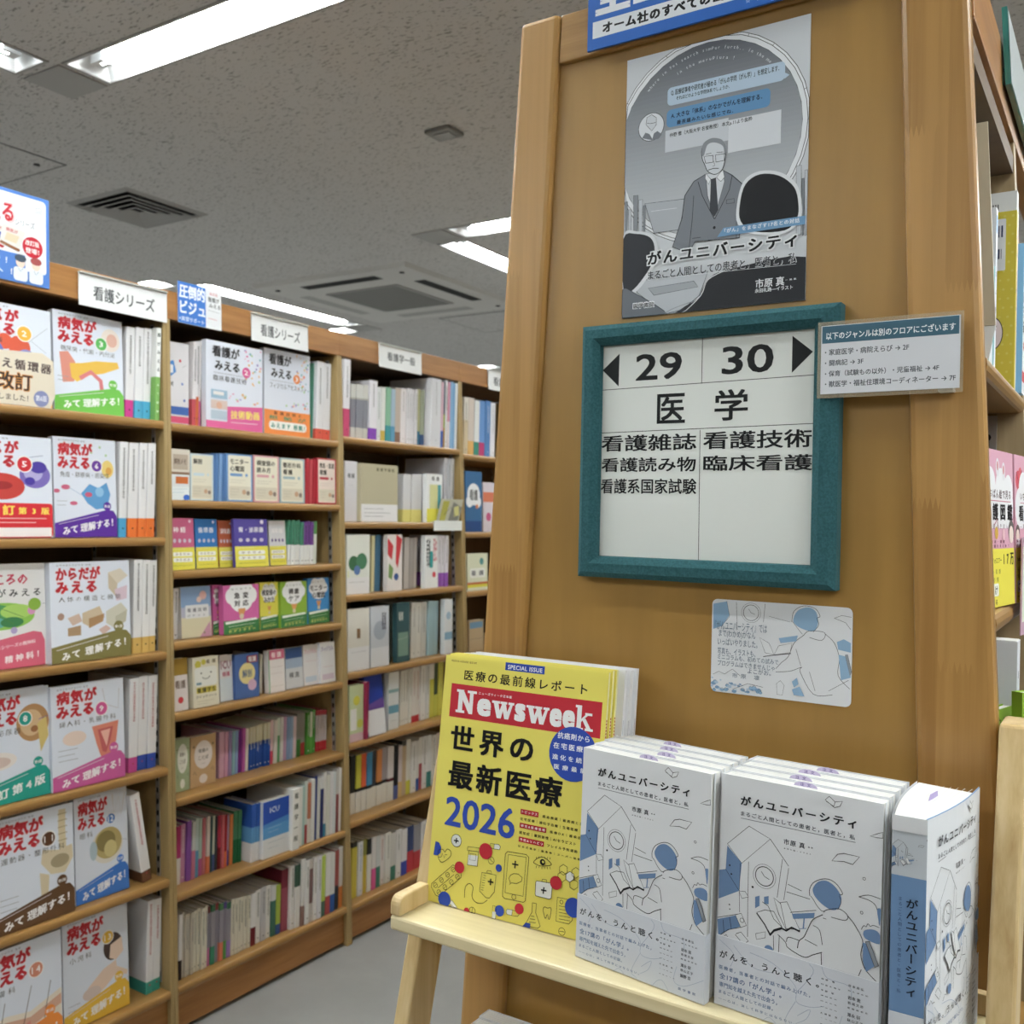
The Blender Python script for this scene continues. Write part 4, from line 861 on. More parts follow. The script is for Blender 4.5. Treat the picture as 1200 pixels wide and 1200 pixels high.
ROWS = [
 [1,0,[
  ['F',1.163,1.37,0.234,0.012,0.02,0.08,0,('byo','2','f0b428','循環器','f2b324','改訂 第6版','heart',0),'white medical book with orange heart art and yellow band, top shelf of the left bookcase'],
  ['F',1.3811,1.5729,0.2458,0.02,0.02,0.08,0,('byo','3','57b457','糖尿病・代謝・内分泌','6cbd45','みて 理解する！','pancreas',1),'white medical book with green slanted band and yellow organ art, top shelf of the left bookcase'],
  ['S',1.5844,1.6095,0.2383,0.0332,0.18,'f0f0f4|lo:d6409a@.2|t:333',0],
  ['S',1.6107,1.6345,0.2406,0.0303,0.18,'f0f0f4|lo:4ab4e0@.2|t:333',0],
  ['S',1.6357,1.6594,0.243,0.0302,0.18,'f0f0f4|lo:4ab4e0@.2|t:333',0],
  ['S',1.6606,1.6751,0.246,0.012,0.18,'f2f3f1|lo:7db45a@.47|T:薬がみえる',0]]],
 [1,1,[
  ['F',1.1572,1.3696,0.2377,0.012,0.02,0.08,0,('byo','5','c8202c','血液','d2202e','改訂第3版','cells',2),'white medical book with red blood cells and red band, second shelf of the left bookcase'],
  ['F',1.3791,1.5494,0.2457,0.02,0.02,0.08,0,('byo','6','6a3a9c','免疫・膠原病・感染症','5a2d9a','みて 理解する！','microbe',1),'white medical book with purple slanted band and blue microbe, second shelf of the left bookcase'],
  ['S',1.5591,1.5823,0.246,0.03,0.18,'f0f0f4|lo:48a8dc@.2|t:333',0],
  ['S',1.5893,1.618,0.2458,0.0357,0.18,'f0f0f4|lo:f07a28@.2|t:333',0],
  ['S',1.6192,1.6423,0.2471,0.0324,0.18,'f0f0f4|lo:f07a28@.2|t:333',0],
  ['S',1.6435,1.6682,0.2482,0.0303,0.18,'f0f0f4|lo:f07a28@.2|t:333',0]]],
 [1,2,[
  ['F',1.1647,1.3617,0.2417,0.03,0.02,0.08,0,('koko',),'white psychiatry book with green landscape art and pink band, third shelf of the left bookcase'],
  ['F',1.3628,1.5803,0.2423,0.012,0.02,0.08,0,('byo','','','人体の構造と機能','7c7440','みて 理解する！','cubes',3),'white anatomy book with scattered picture cubes and olive band, third shelf of the left bookcase'],
  ['S',1.5983,1.6241,0.2434,0.0319,0.18,'f0f0f2|lo:e0bb62@.17|t:222',0],
  ['S',1.6253,1.6471,0.242,0.0311,0.18,'f0f0f2|lo:e0bb62@.17|t:222',0],
  ['S',1.6483,1.6697,0.2407,0.0338,0.18,'f0f0f2|lo:e0bb62@.17|t:222',0]]],
 [1,3,[
  ['F',1.1796,1.3621,0.2547,0.02,0.02,0.08,0,('byo','8','1f9a8c','腎・泌尿器','129a8c','改訂第4版','kidney',1),'white medical book with tan kidney art and teal band, fourth shelf of the left bookcase'],
  ['F',1.3633,1.5591,0.2477,0.012,0.02,0.08,0,('byo','9','d85a98','婦人科・乳腺外科','c8589a','みて 理解する！','womb',1),'white medical book with pink pelvic art and pink slanted band, fourth shelf of the left bookcase'],
  ['S',1.5806,1.6067,0.2421,0.03,0.18,'f0f0f4|lo:c84a98@.16|t:b23a4a',0],
  ['S',1.6098,1.6368,0.2438,0.0341,0.18,'f0f0f4|lo:3050b0@.16|t:b23a4a',0],
  ['S',1.638,1.6655,0.2424,0.0319,0.18,'f0f0f4|lo:3050b0@.16|t:b23a4a',0]]],
 [1,4,[
  ['F',1.2192,1.4171,0.257,0.012,0.02,0.08,0,('byo','11','5a3a26','運動器・整形外科','5f4228','みて 理解する！','spine',1),'white medical book with skeleton art and brown slanted band, fifth shelf of the left bookcase'],
  ['F',1.4315,1.5791,0.257,0.03,0.02,0.08,0,('byo','12','3f78c4','眼科','3c78cc','みて 理解する！','eye',1),'white medical book with eyeball art and blue slanted band, fifth shelf of the left bookcase'],
  ['S',1.6202,1.6484,0.2396,0.03,0.18,'f0f0f4|lo:6a4630@.12|t:b23a4a',-0.19]]],
 [1,5,[
  ['F',1.1863,1.3833,0.257,0.012,0.02,0.08,0,('byo','14','d88a70','皮膚科','f08c28','みて 理解する！','skin',1),'white medical book with skin section art, lowest shelf of the left bookcase'],
  ['F',1.3979,1.5768,0.257,0.03,0.02,0.08,0,('byo','13','e8b824','小児科','e8b820','みて 理解する！','baby',1),'white medical book with crawling baby and yellow slanted band, lowest shelf of the left bookcase'],
  ['S',1.6304,1.6502,0.2421,0.0365,0.19,'f0f0f4|lo:3aa898@.13|t:b23a4a',0],
  ['S',1.6513,1.6747,0.2394,0.0382,0.19,'f0f0f4|lo:3aa898@.13|t:b23a4a',0]]],
 [2,0,[
  ['F',1.7195,1.792,0.2264,0.04,0.02,0.03,0,('simple','e2e0e6',[('P','4a8ad0',[0,26,30,22,42,36,10,44]),('T','f0f0f4','1',8,28,28,38),('T','444','技術',2,48,30,54),('C','c84a58',60,22,6),('C','4a70c0',70,50,5),('C','4a70c0',80,70,5),('L','555',70,30,88,26),('R','3f66b0',0,78,100,88),('R','d8507a',0,90,100,98)]),'white nursing book with blue number and blue band, half hidden, top shelf of the middle bookcase'],
  ['S',1.7966,1.8087,0.2357,0.0307,0.12,'e8e4e8|lo:c8505a@.32|t:333',0],
  ['S',1.8099,1.8213,0.2386,0.0345,0.12,'e8e4e8|lo:d06a3a@.35|t:333',0],
  ['S',1.8224,1.8256,0.2413,0.0329,0.12,'ece8ea|lo:e070a8@.3|t:333',0],
  ['F',1.8268,2.0355,0.2462,0.01,0.02,0.03,0,('kan','2','e0609c','臨床看護技術','e0609c'),'white nursing book with pink number and pink video band, top shelf of the middle bookcase'],
  ['F',2.0562,2.2482,0.2594,0.025,0.02,0.03,0,('kan','3','ee8530','フィジカルアセスメント','ee8a3a'),'white nursing book with orange number and orange band, top shelf of the middle bookcase'],
  ['S',2.2785,2.2823,0.2452,0.045,0.19,'58a088',0],
  ['S',2.2835,2.3125,0.2515,0.0319,0.19,'ececf2|lo:e05a48@.14|t:333',0],
  ['S',2.3137,2.3485,0.25,0.0336,0.19,'ececf2|lo:e05a48@.14|t:333',0]]],
 [2,1,[
  ['F',1.707,1.767,0.1371,0.01,0.03,0.02,0,('memo',),'beige and white memo pack at the left post, second shelf of the middle bookcase'],
  ['F',1.7874,1.8666,0.1297,0.03,0.02,0.04,0,('poc','解剖','cfe0e8','e9e3cf'),'cream pocket book beside the blue-edged ones, second shelf of the middle bookcase'],
  ['S',1.8678,1.8761,0.1359,0.0228,0.1,'5b86c0',0],
  ['S',1.8773,1.8877,0.1352,0.0204,0.1,'7fa6d6',0],
  ['S',1.8889,1.8972,0.1371,0.0239,0.1,'5b86c0',0],
  ['F',1.8983,1.9935,0.1367,0.01,0.02,0.04,0,('poc','モニター\n心電図','6f9bd0','e9e3cf'),'pocket book with blue border, second shelf of the middle bookcase'],
  ['F',2.0071,2.1079,0.139,0.02,0.02,0.04,0,('poc','検査値の\n読み方','dca0a8','e9e3cf'),'small pocket book with pale pink border, second shelf of the middle bookcase'],
  ['F',2.1126,2.2162,0.1377,0.02,0.02,0.04,0,('poc','整形外科\n看護','9fb8c0','e9e3cf'),'small pocket book with grey-blue border, second shelf of the middle bookcase'],
  ['S',2.2229,2.2376,0.1426,0.024,0.1,'b8303e',0],
  ['S',2.2388,2.2525,0.1397,0.0228,0.1,'c84a54',0],
  ['S',2.2537,2.2611,0.1408,0.0207,0.1,'b8303e',0],
  ['F',2.2623,2.3482,0.1458,0.01,0.02,0.04,0,('poc','救急・急変\n看護','b8303e','ead9cf'),'pocket book with red border, second shelf of the middle bookcase']]],
 [2,2,[
  ['F',1.707,1.7857,0.1403,0.012,0.012,0.1,0,('two','神経','c05a80'),'pink and yellow small book, third shelf of the middle bookcase'],
  ['F',1.8045,1.8811,0.1383,0.03,0.012,0.1,0,('two','循環器','2f78c0'),'blue and yellow small book, third shelf of the middle bookcase'],
  ['F',1.8896,1.9432,0.1338,0.035,0.012,0.1,0,('two','消化器','b85a34'),'rust and yellow small book, third shelf of the middle bookcase'],
  ['F',1.9267,2.0531,0.1398,0.01,0.012,0.1,0,('two','腎・泌尿器','54489a'),'violet and yellow small book, third shelf of the middle bookcase'],
  ['F',2.0783,2.1455,0.135,0.03,0.012,0.1,0,('two','運動器','d9d8de'),'pale grey and yellow small book, third shelf of the middle bookcase'],
  ['S',2.1521,2.1632,0.1379,0.0349,0.13,'e6e9ea|hi:4a9478@.55|t:333',0],
  ['S',2.1644,2.1783,0.1379,0.0317,0.13,'e6e9ea|hi:4a9478@.55|t:333',0],
  ['S',2.1795,2.1907,0.1344,0.0322,0.13,'e6e9ea|hi:4a9478@.55|t:333',0],
  ['S',2.1919,2.2038,0.1382,0.0357,0.13,'e6e9ea|hi:4a9478@.55|t:333',0],
  ['S',2.205,2.2175,0.1324,0.0311,0.13,'e6e9ea|hi:4a9478@.55|t:333',0],
  ['S',2.2187,2.2335,0.1331,0.0314,0.13,'e6e9ea|hi:7a4a9a@.55|t:333',0],
  ['S',2.2347,2.2461,0.1352,0.0335,0.13,'e6e9ea|hi:7a4a9a@.55|t:333',0],
  ['S',2.2473,2.2604,0.1335,0.03,0.13,'e6e9ea|hi:7a4a9a@.55|t:333',0],
  ['S',2.2616,2.2756,0.1349,0.0322,0.13,'dfe6dc|hi:5aa05a@.3',0]]],
 [2,3,[
  ['S',1.734,1.7509,0.1384,0.045,0.19,'e2dfe2|t:555',0],
  ['F',1.7521,1.8536,0.1405,0.03,0.02,0.08,0,('pastel',),'pastel blue and yellow small book, fourth shelf of the middle bookcase'],
  ['F',1.8675,1.9017,0.1406,0.04,0.02,0.06,0,('bub','急変\n対応','d060a0'),'pink small book half behind its twin, fourth shelf of the middle bookcase'],
  ['F',1.8815,2.0144,0.1391,0.012,0.02,0.06,0,('bub','急変\n対応','d060a0'),'pink small book with white speech cloud and green foot, fourth shelf of the middle bookcase'],
  ['F',2.0352,2.1073,0.1396,0.03,0.02,0.06,0,('bub','検査値の\nみかた','e2d83e'),'yellow small book with white speech cloud and green foot, fourth shelf of the middle bookcase'],
  ['F',2.1084,2.2187,0.1386,0.02,0.02,0.06,0,('bub','褥瘡\nケア','86ac28'),'lime green small book with white speech cloud, fourth shelf of the middle bookcase'],
  ['F',2.2333,2.3285,0.1434,0.03,0.02,0.06,0,('bub','モニター\n心電図','3c8ed2'),'blue small book with white speech cloud, fourth shelf of the middle bookcase']]],
 [2,4,[
  ['F',1.714,1.7634,0.14,0.02,0.02,0.08,0,('simple','d9cdb0',[('R','a8862e',0,0,100,32),('R','efe6e6',0,32,100,100),('C','c8323c',50,80,18),('T','5a3a2a','看護',15,42,85,58)]),'tan topped book with red round seal, fifth shelf of the middle bookcase'],
  ['F',1.7836,1.7941,0.1323,0.04,0.02,0.08,0,('simple','e8e2c8',[]),'thin cream book edge beside the smiling cover, fifth shelf of the middle bookcase'],
  ['F',1.7748,1.8623,0.1365,0.012,0.02,0.08,0,('smile',),'cream student nursing book with a smiling face, fifth shelf of the middle bookcase'],
  ['F',1.8817,1.9274,0.1298,0.03,0.02,0.08,0,('simple','e9e6ea',[('T','8c2a50','ICU',10,12,90,30),('R','dfeaf2',0,50,100,100),('T','c83a6a','看護',20,36,80,46)]),'white book with dark pink lettering, fifth shelf of the middle bookcase'],
  ['F',1.9286,2.0183,0.1285,0.02,0.02,0.08,0,('simple','4a6aa8',[('C','e8d890',50,45,34),('R','9c3040',50,6,95,22),('T','f0f0f0','看護',56,8,90,20),('C','d8b0cc',70,72,18),('T','3a5a8a','解剖',30,36,70,54)]),'blue book with pale yellow disc and dark red corner, fifth shelf of the middle bookcase'],
  ['S',2.0464,2.0559,0.1157,0.0491,0.12,'e6e2d2',0],
  ['S',2.0571,2.0554,0.1114,0.0504,0.12,'d8cc42',0],
  ['F',2.0566,2.1208,0.1267,0.02,0.02,0.08,0,('simple','efe9e8',[('R','d86a8c',0,0,100,22),('T','fff4f4','看護',18,5,82,18),('R','58a878',0,0,6,100),('L','b08a90',10,40,90,40),('L','b08a90',10,55,90,55),('L','a8a890',10,85,90,85)]),'white book with pink heading and green edge, fifth shelf of the middle bookcase'],
  ['F',2.1349,2.2064,0.1244,0.03,0.02,0.08,0,('simple','d9dde4',[('R','3a5a94',0,0,100,26),('R','a8bcd8',0,26,100,50),('T','333844','検査',20,60,80,74)]),'white book with navy heading leaning right, fifth shelf of the middle bookcase'],
  ['F',2.2109,2.2742,0.1249,0.03,0.02,0.08,0,('simple','ecebf0',[('T','c05a7a','フィジカル',8,10,92,22),('R','c8d8ec',10,78,90,92),('L','d89ab0',10,40,90,40)]),'white book with pink title, fifth shelf of the middle bookcase'],
  ['F',2.2754,2.3413,0.1277,0.02,0.02,0.08,0,('simple','e9eaf0',[('T','7a6ab0','フィジカル',8,10,92,22),('L','c87a98',10,60,90,60),('R','d8c8dc',10,78,90,92)]),'white book with violet title, fifth shelf of the middle bookcase']]],
 [2,5,[
  ['F',1.7397,1.7871,0.1426,0.05,0.02,0.03,0,('owl','a8b892','eef0e8'),'sage green book with white oval, sixth shelf of the middle bookcase'],
  ['F',1.7907,1.8773,0.1394,0.05,0.02,0.03,0,('owl','c8a478','eee4e0'),'tan book with white oval face, sixth shelf of the middle bookcase'],
  ['S',1.9062,1.9243,0.1332,0.07,0.17,'d8a8c0',0],
  ['S',1.9264,1.9402,0.1297,0.071,0.16,'d8a0c0',0],
  ['S',1.9413,1.9532,0.1298,0.0703,0.16,'9a86b8',0],
  ['S',1.9544,1.9664,0.1263,0.0709,0.16,'8ab8c8',0],
  ['S',1.9676,1.9785,0.1263,0.0722,0.16,'8aa8d8',0],
  ['S',1.9797,1.9929,0.1248,0.0752,0.16,'7a2a90',0],
  ['S',1.9941,2.005,0.1287,0.0709,0.16,'c05ab0',0],
  ['S',2.0061,2.0175,0.125,0.0721,0.16,'e8e4dc',0],
  ['S',2.0197,2.0315,0.1266,0.0706,0.16,'d9d6ba|lo:2050a8@.62|t:e8e8e8',0],
  ['S',2.0327,2.0434,0.1272,0.0716,0.16,'d9d6ba|lo:2050a8@.62|t:e8e8e8',0],
  ['S',2.0446,2.0584,0.1278,0.071,0.16,'d9d6ba|lo:2050a8@.62|t:e8e8e8',0],
  ['S',2.0596,2.0741,0.1285,0.0757,0.16,'d9d6ba|lo:2050a8@.62|t:e8e8e8',0],
  ['S',2.0753,2.0877,0.1292,0.0709,0.16,'d9d6ba|lo:2050a8@.62|t:e8e8e8',0],
  ['S',2.0888,2.1018,0.1298,0.0702,0.16,'d9d6ba|lo:2050a8@.62|t:e8e8e8',0],
  ['S',2.1057,2.1176,0.1325,0.0747,0.16,'e8c8d0|lo:d84868@.3',0],
  ['S',2.1188,2.1324,0.131,0.0713,0.16,'e8e4e0',0],
  ['S',2.1336,2.1467,0.135,0.0759,0.16,'58a068|hi:d9e6dc@.4',0],
  ['S',2.1479,2.1606,0.1354,0.0748,0.16,'e4e4e4',0],
  ['S',2.1618,2.1728,0.1352,0.0744,0.16,'c8a0c8',0],
  ['S',2.174,2.1854,0.1306,0.0731,0.16,'88a8d8',0],
  ['S',2.1866,2.1974,0.1317,0.0702,0.16,'9ab8e0',0],
  ['S',2.1986,2.2123,0.1292,0.0717,0.16,'e6d0dc',0],
  ['S',2.2146,2.2319,0.1362,0.0727,0.16,'8a8a86|lo:3a7a3a@.4',0],
  ['S',2.2331,2.2532,0.1356,0.0759,0.16,'8a8a86|lo:a83a3a@.3',0],
  ['S',2.2555,2.2711,0.134,0.0712,0.16,'4a9a38|t:e8e8e8',0],
  ['S',2.2723,2.2851,0.1324,0.0737,0.16,'dfe4da|lo:5aa848@.4',0],
  ['S',2.2863,2.2989,0.1366,0.075,0.16,'4a9a38|t:e8e8e8',0],
  ['S',2.3034,2.3114,0.1318,0.0747,0.16,'d8d0d8|lo:c02838@.24|hi:c84858@.12|t:888',0],
  ['S',2.3125,2.3207,0.131,0.0729,0.16,'d8d0d8|lo:c02838@.24|hi:c84858@.12|t:888',0],
  ['S',2.3219,2.3306,0.1302,0.0747,0.16,'d8d0d8|lo:c02838@.24|hi:c84858@.12|t:888',0],
  ['S',2.3318,2.3385,0.1295,0.0748,0.16,'d8d0d8|lo:c02838@.24|hi:c84858@.12|t:888',0],
  ['S',2.3397,2.3484,0.1288,0.0724,0.16,'d8d0d8|lo:c02838@.24|hi:c84858@.12|t:888',0]]],
 [2,6,[
  ['S',1.7426,1.7572,0.1585,0.0558,0.15,'b0286a|lo:e8e4e4@.45',0],
  ['S',1.7584,1.7753,0.1587,0.0604,0.15,'c88ab0|t:eee',0],
  ['S',1.7765,1.7928,0.1643,0.0559,0.15,'8a50a8',0],
  ['S',1.7939,1.806,0.1586,0.0551,0.15,'c8ccc8|lo:d07a98@.5',0],
  ['S',1.8072,1.8199,0.1644,0.0589,0.15,'b8ccc8|lo:5a9ac0@.45',0],
  ['S',1.8211,1.8329,0.1599,0.0606,0.15,'a8c0b4|lo:c05a8a@.3',0],
  ['S',1.834,1.8447,0.1584,0.0602,0.15,'c87078',0],
  ['S',1.8459,1.8574,0.1607,0.0563,0.15,'d8c8c0|lo:e07a50@.3',0],
  ['S',1.8586,1.8671,0.1558,0.0577,0.15,'2a4a50',0],
  ['S',1.8683,1.8771,0.1564,0.0604,0.15,'c8ccb8|lo:4a5a90@.3',0],
  ['S',1.8782,1.8869,0.1538,0.0605,0.15,'3a3a40',0],
  ['S',1.8881,1.8979,0.1531,0.0582,0.15,'b83048|lo:7a1420@.4',0],
  ['S',1.8991,1.9079,0.1519,0.0551,0.15,'d06a72',0],
  ['S',1.9091,1.9185,0.1499,0.0561,0.15,'a01c28|lo:e07040@.3',0],
  ['S',1.9197,1.9282,0.145,0.0598,0.15,'a090b0|lo:50489a@.3',0],
  ['S',1.9294,1.9409,0.1449,0.0578,0.15,'d88040',0],
  ['S',1.9429,1.9571,0.1508,0.0583,0.15,'4a8a62|lo:1a6a40@.45',0],
  ['S',1.9583,1.9716,0.1497,0.0556,0.15,'4a8a62|lo:1a6a40@.45',0],
  ['S',1.9728,1.9724,0.1487,0.0565,0.15,'4a8a62|lo:1a6a40@.45',0],
  ['S',1.9735,1.9764,0.1697,0.0246,0.12,'2858b0|lo:e8e8ec@.33|mi:5a9ad0@.33@.6',0],
  ['S',1.9776,1.9963,0.1678,0.0227,0.12,'2858b0|lo:e8e8ec@.33|mi:5a9ad0@.33@.6',0],
  ['S',1.9974,2.0116,0.1658,0.023,0.12,'2858b0|lo:e8e8ec@.33|mi:5a9ad0@.33@.6',0],
  ['F',2.0128,2.1166,0.1654,0.012,0.03,0.02,0,('icu',),'blue intensive care handbook facing out among spines, seventh shelf of the middle bookcase'],
  ['S',2.1178,2.1482,0.1833,0,0.2,'f0efec|T:看護学一般',0],
  ['S',2.1604,2.1717,0.178,0.0114,0.18,'e6e6e2',0],
  ['S',2.1728,2.1842,0.1791,0.014,0.18,'a8c8c4',0],
  ['S',2.1854,2.1965,0.1915,0.0154,0.18,'d0d8d0|lo:a83a3a@.3',0],
  ['S',2.1976,2.2106,0.1826,0.0143,0.18,'c87a5a|lo:e8e0d8@.4',0],
  ['S',2.2118,2.2241,0.1919,0.0109,0.18,'e2e2de',0],
  ['S',2.2252,2.2382,0.1967,0.0158,0.18,'283a80',0],
  ['S',2.2394,2.2527,0.1874,0.0157,0.18,'dcdcd8',0],
  ['S',2.2539,2.2647,0.1914,0.0129,0.18,'30386a|hi:e0e0e0@.2',0],
  ['S',2.2658,2.278,0.202,0.015,0.18,'e6e4e0|lo:3a8aa8@.2',0],
  ['S',2.2792,2.2928,0.19,0.0126,0.18,'dcdcd4',0],
  ['S',2.294,2.3074,0.1969,0.012,0.18,'e2e0e4',0],
  ['S',2.3085,2.3192,0.193,0.0119,0.18,'d8e0e4',0],
  ['S',2.3204,2.331,0.2025,0.0101,0.18,'8c4a4a|hi:c8c4c0@.4',0],
  ['S',2.3322,2.3447,0.2009,0.0126,0.18,'eae8e6',0]]],
 [2,7,[
  ['S',1.7258,1.7374,0.1754,0.03,0.19,'e6e2e0|lo:2a2020@.3',0],
  ['S',1.7386,1.7471,0.176,0.0358,0.19,'cfc6b6|t:777',0],
  ['S',1.7483,1.7565,0.1691,0.0316,0.19,'cfc6b6|t:777',0],
  ['S',1.7577,1.7647,0.1673,0.0347,0.19,'cfc6b6|t:777',0],
  ['S',1.7659,1.7759,0.1677,0.0308,0.19,'cfc6b6|t:777',0],
  ['S',1.7778,1.7877,0.1676,0.0355,0.19,'e2ddcb|t:555',0],
  ['S',1.7889,1.8003,0.1707,0.0342,0.19,'e2ddcb|t:555',0],
  ['S',1.8015,1.8127,0.1666,0.0303,0.19,'e2ddcb|t:555',0],
  ['S',1.8138,1.8232,0.1711,0.0326,0.19,'e2ddcb|t:555',0],
  ['S',1.8244,1.8346,0.1651,0.0352,0.17,'8a8492|hi:6a2a2a@.12|lo:c06a9a@.3',0],
  ['S',1.8357,1.8495,0.1663,0.032,0.17,'9a949c|hi:3a6a4a@.12|lo:3a8a6a@.3',0],
  ['S',1.8506,1.8633,0.165,0.0356,0.17,'8a8492|hi:8a3a3a@.12|lo:8a8492@.3',0],
  ['S',1.8644,1.8779,0.1606,0.0308,0.17,'96909c|hi:4a7a4a@.12|lo:e07a5a@.32',0],
  ['S',1.879,1.8897,0.1607,0.0314,0.17,'8a8492|hi:5a4a8a@.12|lo:5a9a4a@.32',0],
  ['S',1.8908,1.905,0.1554,0.031,0.17,'96909c|hi:3a6a4a@.12|lo:9a7ac0@.3',0],
  ['S',1.907,1.9169,0.1585,0.0311,0.17,'e0dac8|t:444',0],
  ['S',1.9181,1.9282,0.1569,0.0301,0.17,'e0dac8|t:444',0],
  ['S',1.9293,1.9399,0.1552,0.0301,0.17,'e0dac8|t:444',0],
  ['S',1.9411,1.9518,0.1535,0.0333,0.17,'e0dac8|t:444',0],
  ['S',1.9529,1.9655,0.1516,0.0328,0.17,'e0dac8|t:444',0],
  ['S',1.9667,1.9777,0.1497,0.0306,0.17,'e0dac8|t:444',0],
  ['S',1.9797,1.9971,0.1517,0.03,0.19,'ebe9ea|lo:6a1c24@.35',0],
  ['S',1.9991,2.017,0.1542,0.0341,0.19,'e6e4e2|t:555',0],
  ['S',2.0182,2.0379,0.157,0.0321,0.19,'c8c6ca|t:555',0],
  ['S',2.0391,2.0565,0.1547,0.0342,0.19,'e8e6e2|t:555',0],
  ['S',2.0577,2.0757,0.15,0.0303,0.19,'3a6a5a|hi:d8d8d8@.3',0],
  ['S',2.0769,2.0944,0.1476,0.0304,0.19,'a8bc3a|lo:3a5a9a@.2',0],
  ['S',2.0972,2.1231,0.1855,0.03,0.2,'7a2638|lo:9a4a5a@.7',0],
  ['S',2.1242,2.1397,0.1909,0.0202,0.19,'e8e6e4|t:555',0],
  ['S',2.1409,2.1609,0.1905,0.0167,0.19,'e6e4e2|hi:3a5a4a@.35',0],
  ['S',2.1621,2.1759,0.2017,0.0119,0.19,'dedcda|lo:8a6a62@.3',0],
  ['S',2.1771,2.193,0.1917,0.01,0.19,'e6e6e6|t:555',0],
  ['S',2.1942,2.2113,0.1919,0.0128,0.19,'ccc4c0|mi:7a5a5a@.3@.85',0],
  ['S',2.2125,2.2279,0.1936,0.0112,0.19,'e8e6e6|t:888',0],
  ['S',2.2291,2.2464,0.1935,0.01,0.19,'e2e2ea|t:555',0],
  ['S',2.2476,2.2641,0.1894,0.0105,0.19,'d4dcb0|hi:b8d04a@.8|lo:4a6a5a@.25',0],
  ['S',2.2652,2.2859,0.1913,0.0103,0.19,'e4e2e0|lo:b04a4a@.3',0],
  ['S',2.2871,2.3081,0.1851,0.0118,0.19,'dadada|lo:2a5aa0@.3',0],
  ['S',2.3093,2.328,0.1882,0.0135,0.19,'2a2a30|hi:9a4a44@.6',0],
  ['S',2.3292,2.3467,0.1927,0.0145,0.19,'d8d4d0|lo:d07a30@.35',0]]],
 [3,0,[
  ['S',2.3884,2.4186,0.2548,0.012,0.19,'eceaf0|lo:d04a78@.36|t:444',0],
  ['S',2.4478,2.47,0.1816,0.0343,0.19,'b8b4ac|hi:d8d8d4@.25|lo:d0cec8@.2|mi:8a8c98@.2@.72',0],
  ['S',2.4712,2.4903,0.1829,0.0303,0.19,'b8b4ac|hi:d8d8d4@.25|lo:d0cec8@.2|mi:8a8c98@.2@.72',0],
  ['S',2.4915,2.5104,0.1841,0.0354,0.19,'b8b4ac|hi:d8d8d4@.25|lo:d0cec8@.2|mi:8a8c98@.2@.72',0],
  ['S',2.5116,2.5352,0.1854,0.0344,0.19,'b8b4ac|hi:d8d8d4@.25|lo:d0cec8@.2|mi:8a8c98@.2@.72',0],
  ['S',2.5375,2.5768,0.2049,0.03,0.19,'eceaf2|lo:8a4ac0@.2|t:444',0],
  ['S',2.5804,2.6021,0.1868,0.0348,0.19,'e4e8ea|t:888',0],
  ['S',2.6033,2.6251,0.1894,0.0335,0.19,'e6e8e4|lo:c8b04a@.2',0],
  ['S',2.628,2.6521,0.1915,0.0314,0.19,'8ac0a0|lo:3a9aa0@.3',0],
  ['S',2.6533,2.6759,0.1892,0.0308,0.19,'a8c0d4|lo:5a9ac0@.3',0],
  ['S',2.6771,2.708,0.196,0.0334,0.19,'c8b8ac|lo:8a6a5a@.2',0],
  ['S',2.7092,2.7383,0.198,0.0338,0.19,'ece6ea|t:777',0],
  ['S',2.7413,2.7565,0.202,0.033,0.19,'e6e4ea|t:999',0],
  ['S',2.7577,2.7718,0.2022,0.034,0.19,'e6e4ea|t:999',0],
  ['S',2.773,2.7849,0.2002,0.0344,0.19,'e6e4ea|t:999',0],
  ['S',2.7861,2.8022,0.2035,0.0304,0.19,'e6e4ea|t:999',0],
  ['S',2.8054,2.823,0.2062,0.0359,0.19,'b8b88a|lo:3a7a9a@.25',0],
  ['S',2.8242,2.8444,0.2055,0.0323,0.19,'a8b09a|lo:3a5a8a@.2',0],
  ['S',2.8456,2.8485,0.2067,0.0341,0.19,'c8b8c0|lo:9a4a5a@.25',0],
  ['S',2.8497,2.9094,0.2515,0.005,0.2,'dcdce2|t:999',0],
  ['S',2.9106,2.9263,0.2446,0.0054,0.19,'d8b0c0|lo:3a5aa8@.25',0],
  ['S',2.9275,2.9406,0.2485,0.009,0.19,'a8c050|lo:c0902a@.3|hi:4a5a6a@.5',0],
  ['S',2.9418,2.9552,0.2544,0.0091,0.19,'e8e6ea|t:333',0],
  ['S',2.9564,2.9705,0.2503,0.0081,0.19,'d890a8|lo:e8dce0@.4',0],
  ['S',2.9717,2.9884,0.2533,0.0078,0.19,'90bce4|t:90bce4',0],
  ['S',2.9895,3.0042,0.2501,0.0104,0.19,'7aaede',0],
  ['S',3.0053,3.0216,0.2519,0.0109,0.19,'e8eaee',0]]],
 [3,1,[
  ['F',2.4086,2.4677,0.2004,0.03,0.02,0.02,0,('simple','e4e2ea',[('T','5a5a60','看護',20,20,80,28),('L','8a8a90',30,40,70,40)]),'plain white book at the left post, second shelf of the third bookcase'],
  ['F',2.4689,2.6592,0.1953,0.012,0.06,0.02,0,('simple','bdb598',[('T','5a563f','看護学概論',40,6,90,12),('R','ecebee',0,70,100,100),('L','8a8a90',8,78,60,78),('L','8a8a90',8,85,80,85),('L','8a8a90',8,91,60,91)]),'large beige book with white paper band, second shelf of the third bookcase'],
  ['S',2.7167,2.76,0.1716,0.0358,0.12,'d9d9dd|lo:e4dc7a@.26',0],
  ['S',2.7612,2.7941,0.1734,0.0316,0.12,'d9d9dd|lo:e4dc7a@.26',0],
  ['S',2.7953,2.8252,0.1751,0.0357,0.12,'d9d9dd|lo:e4dc7a@.26',0],
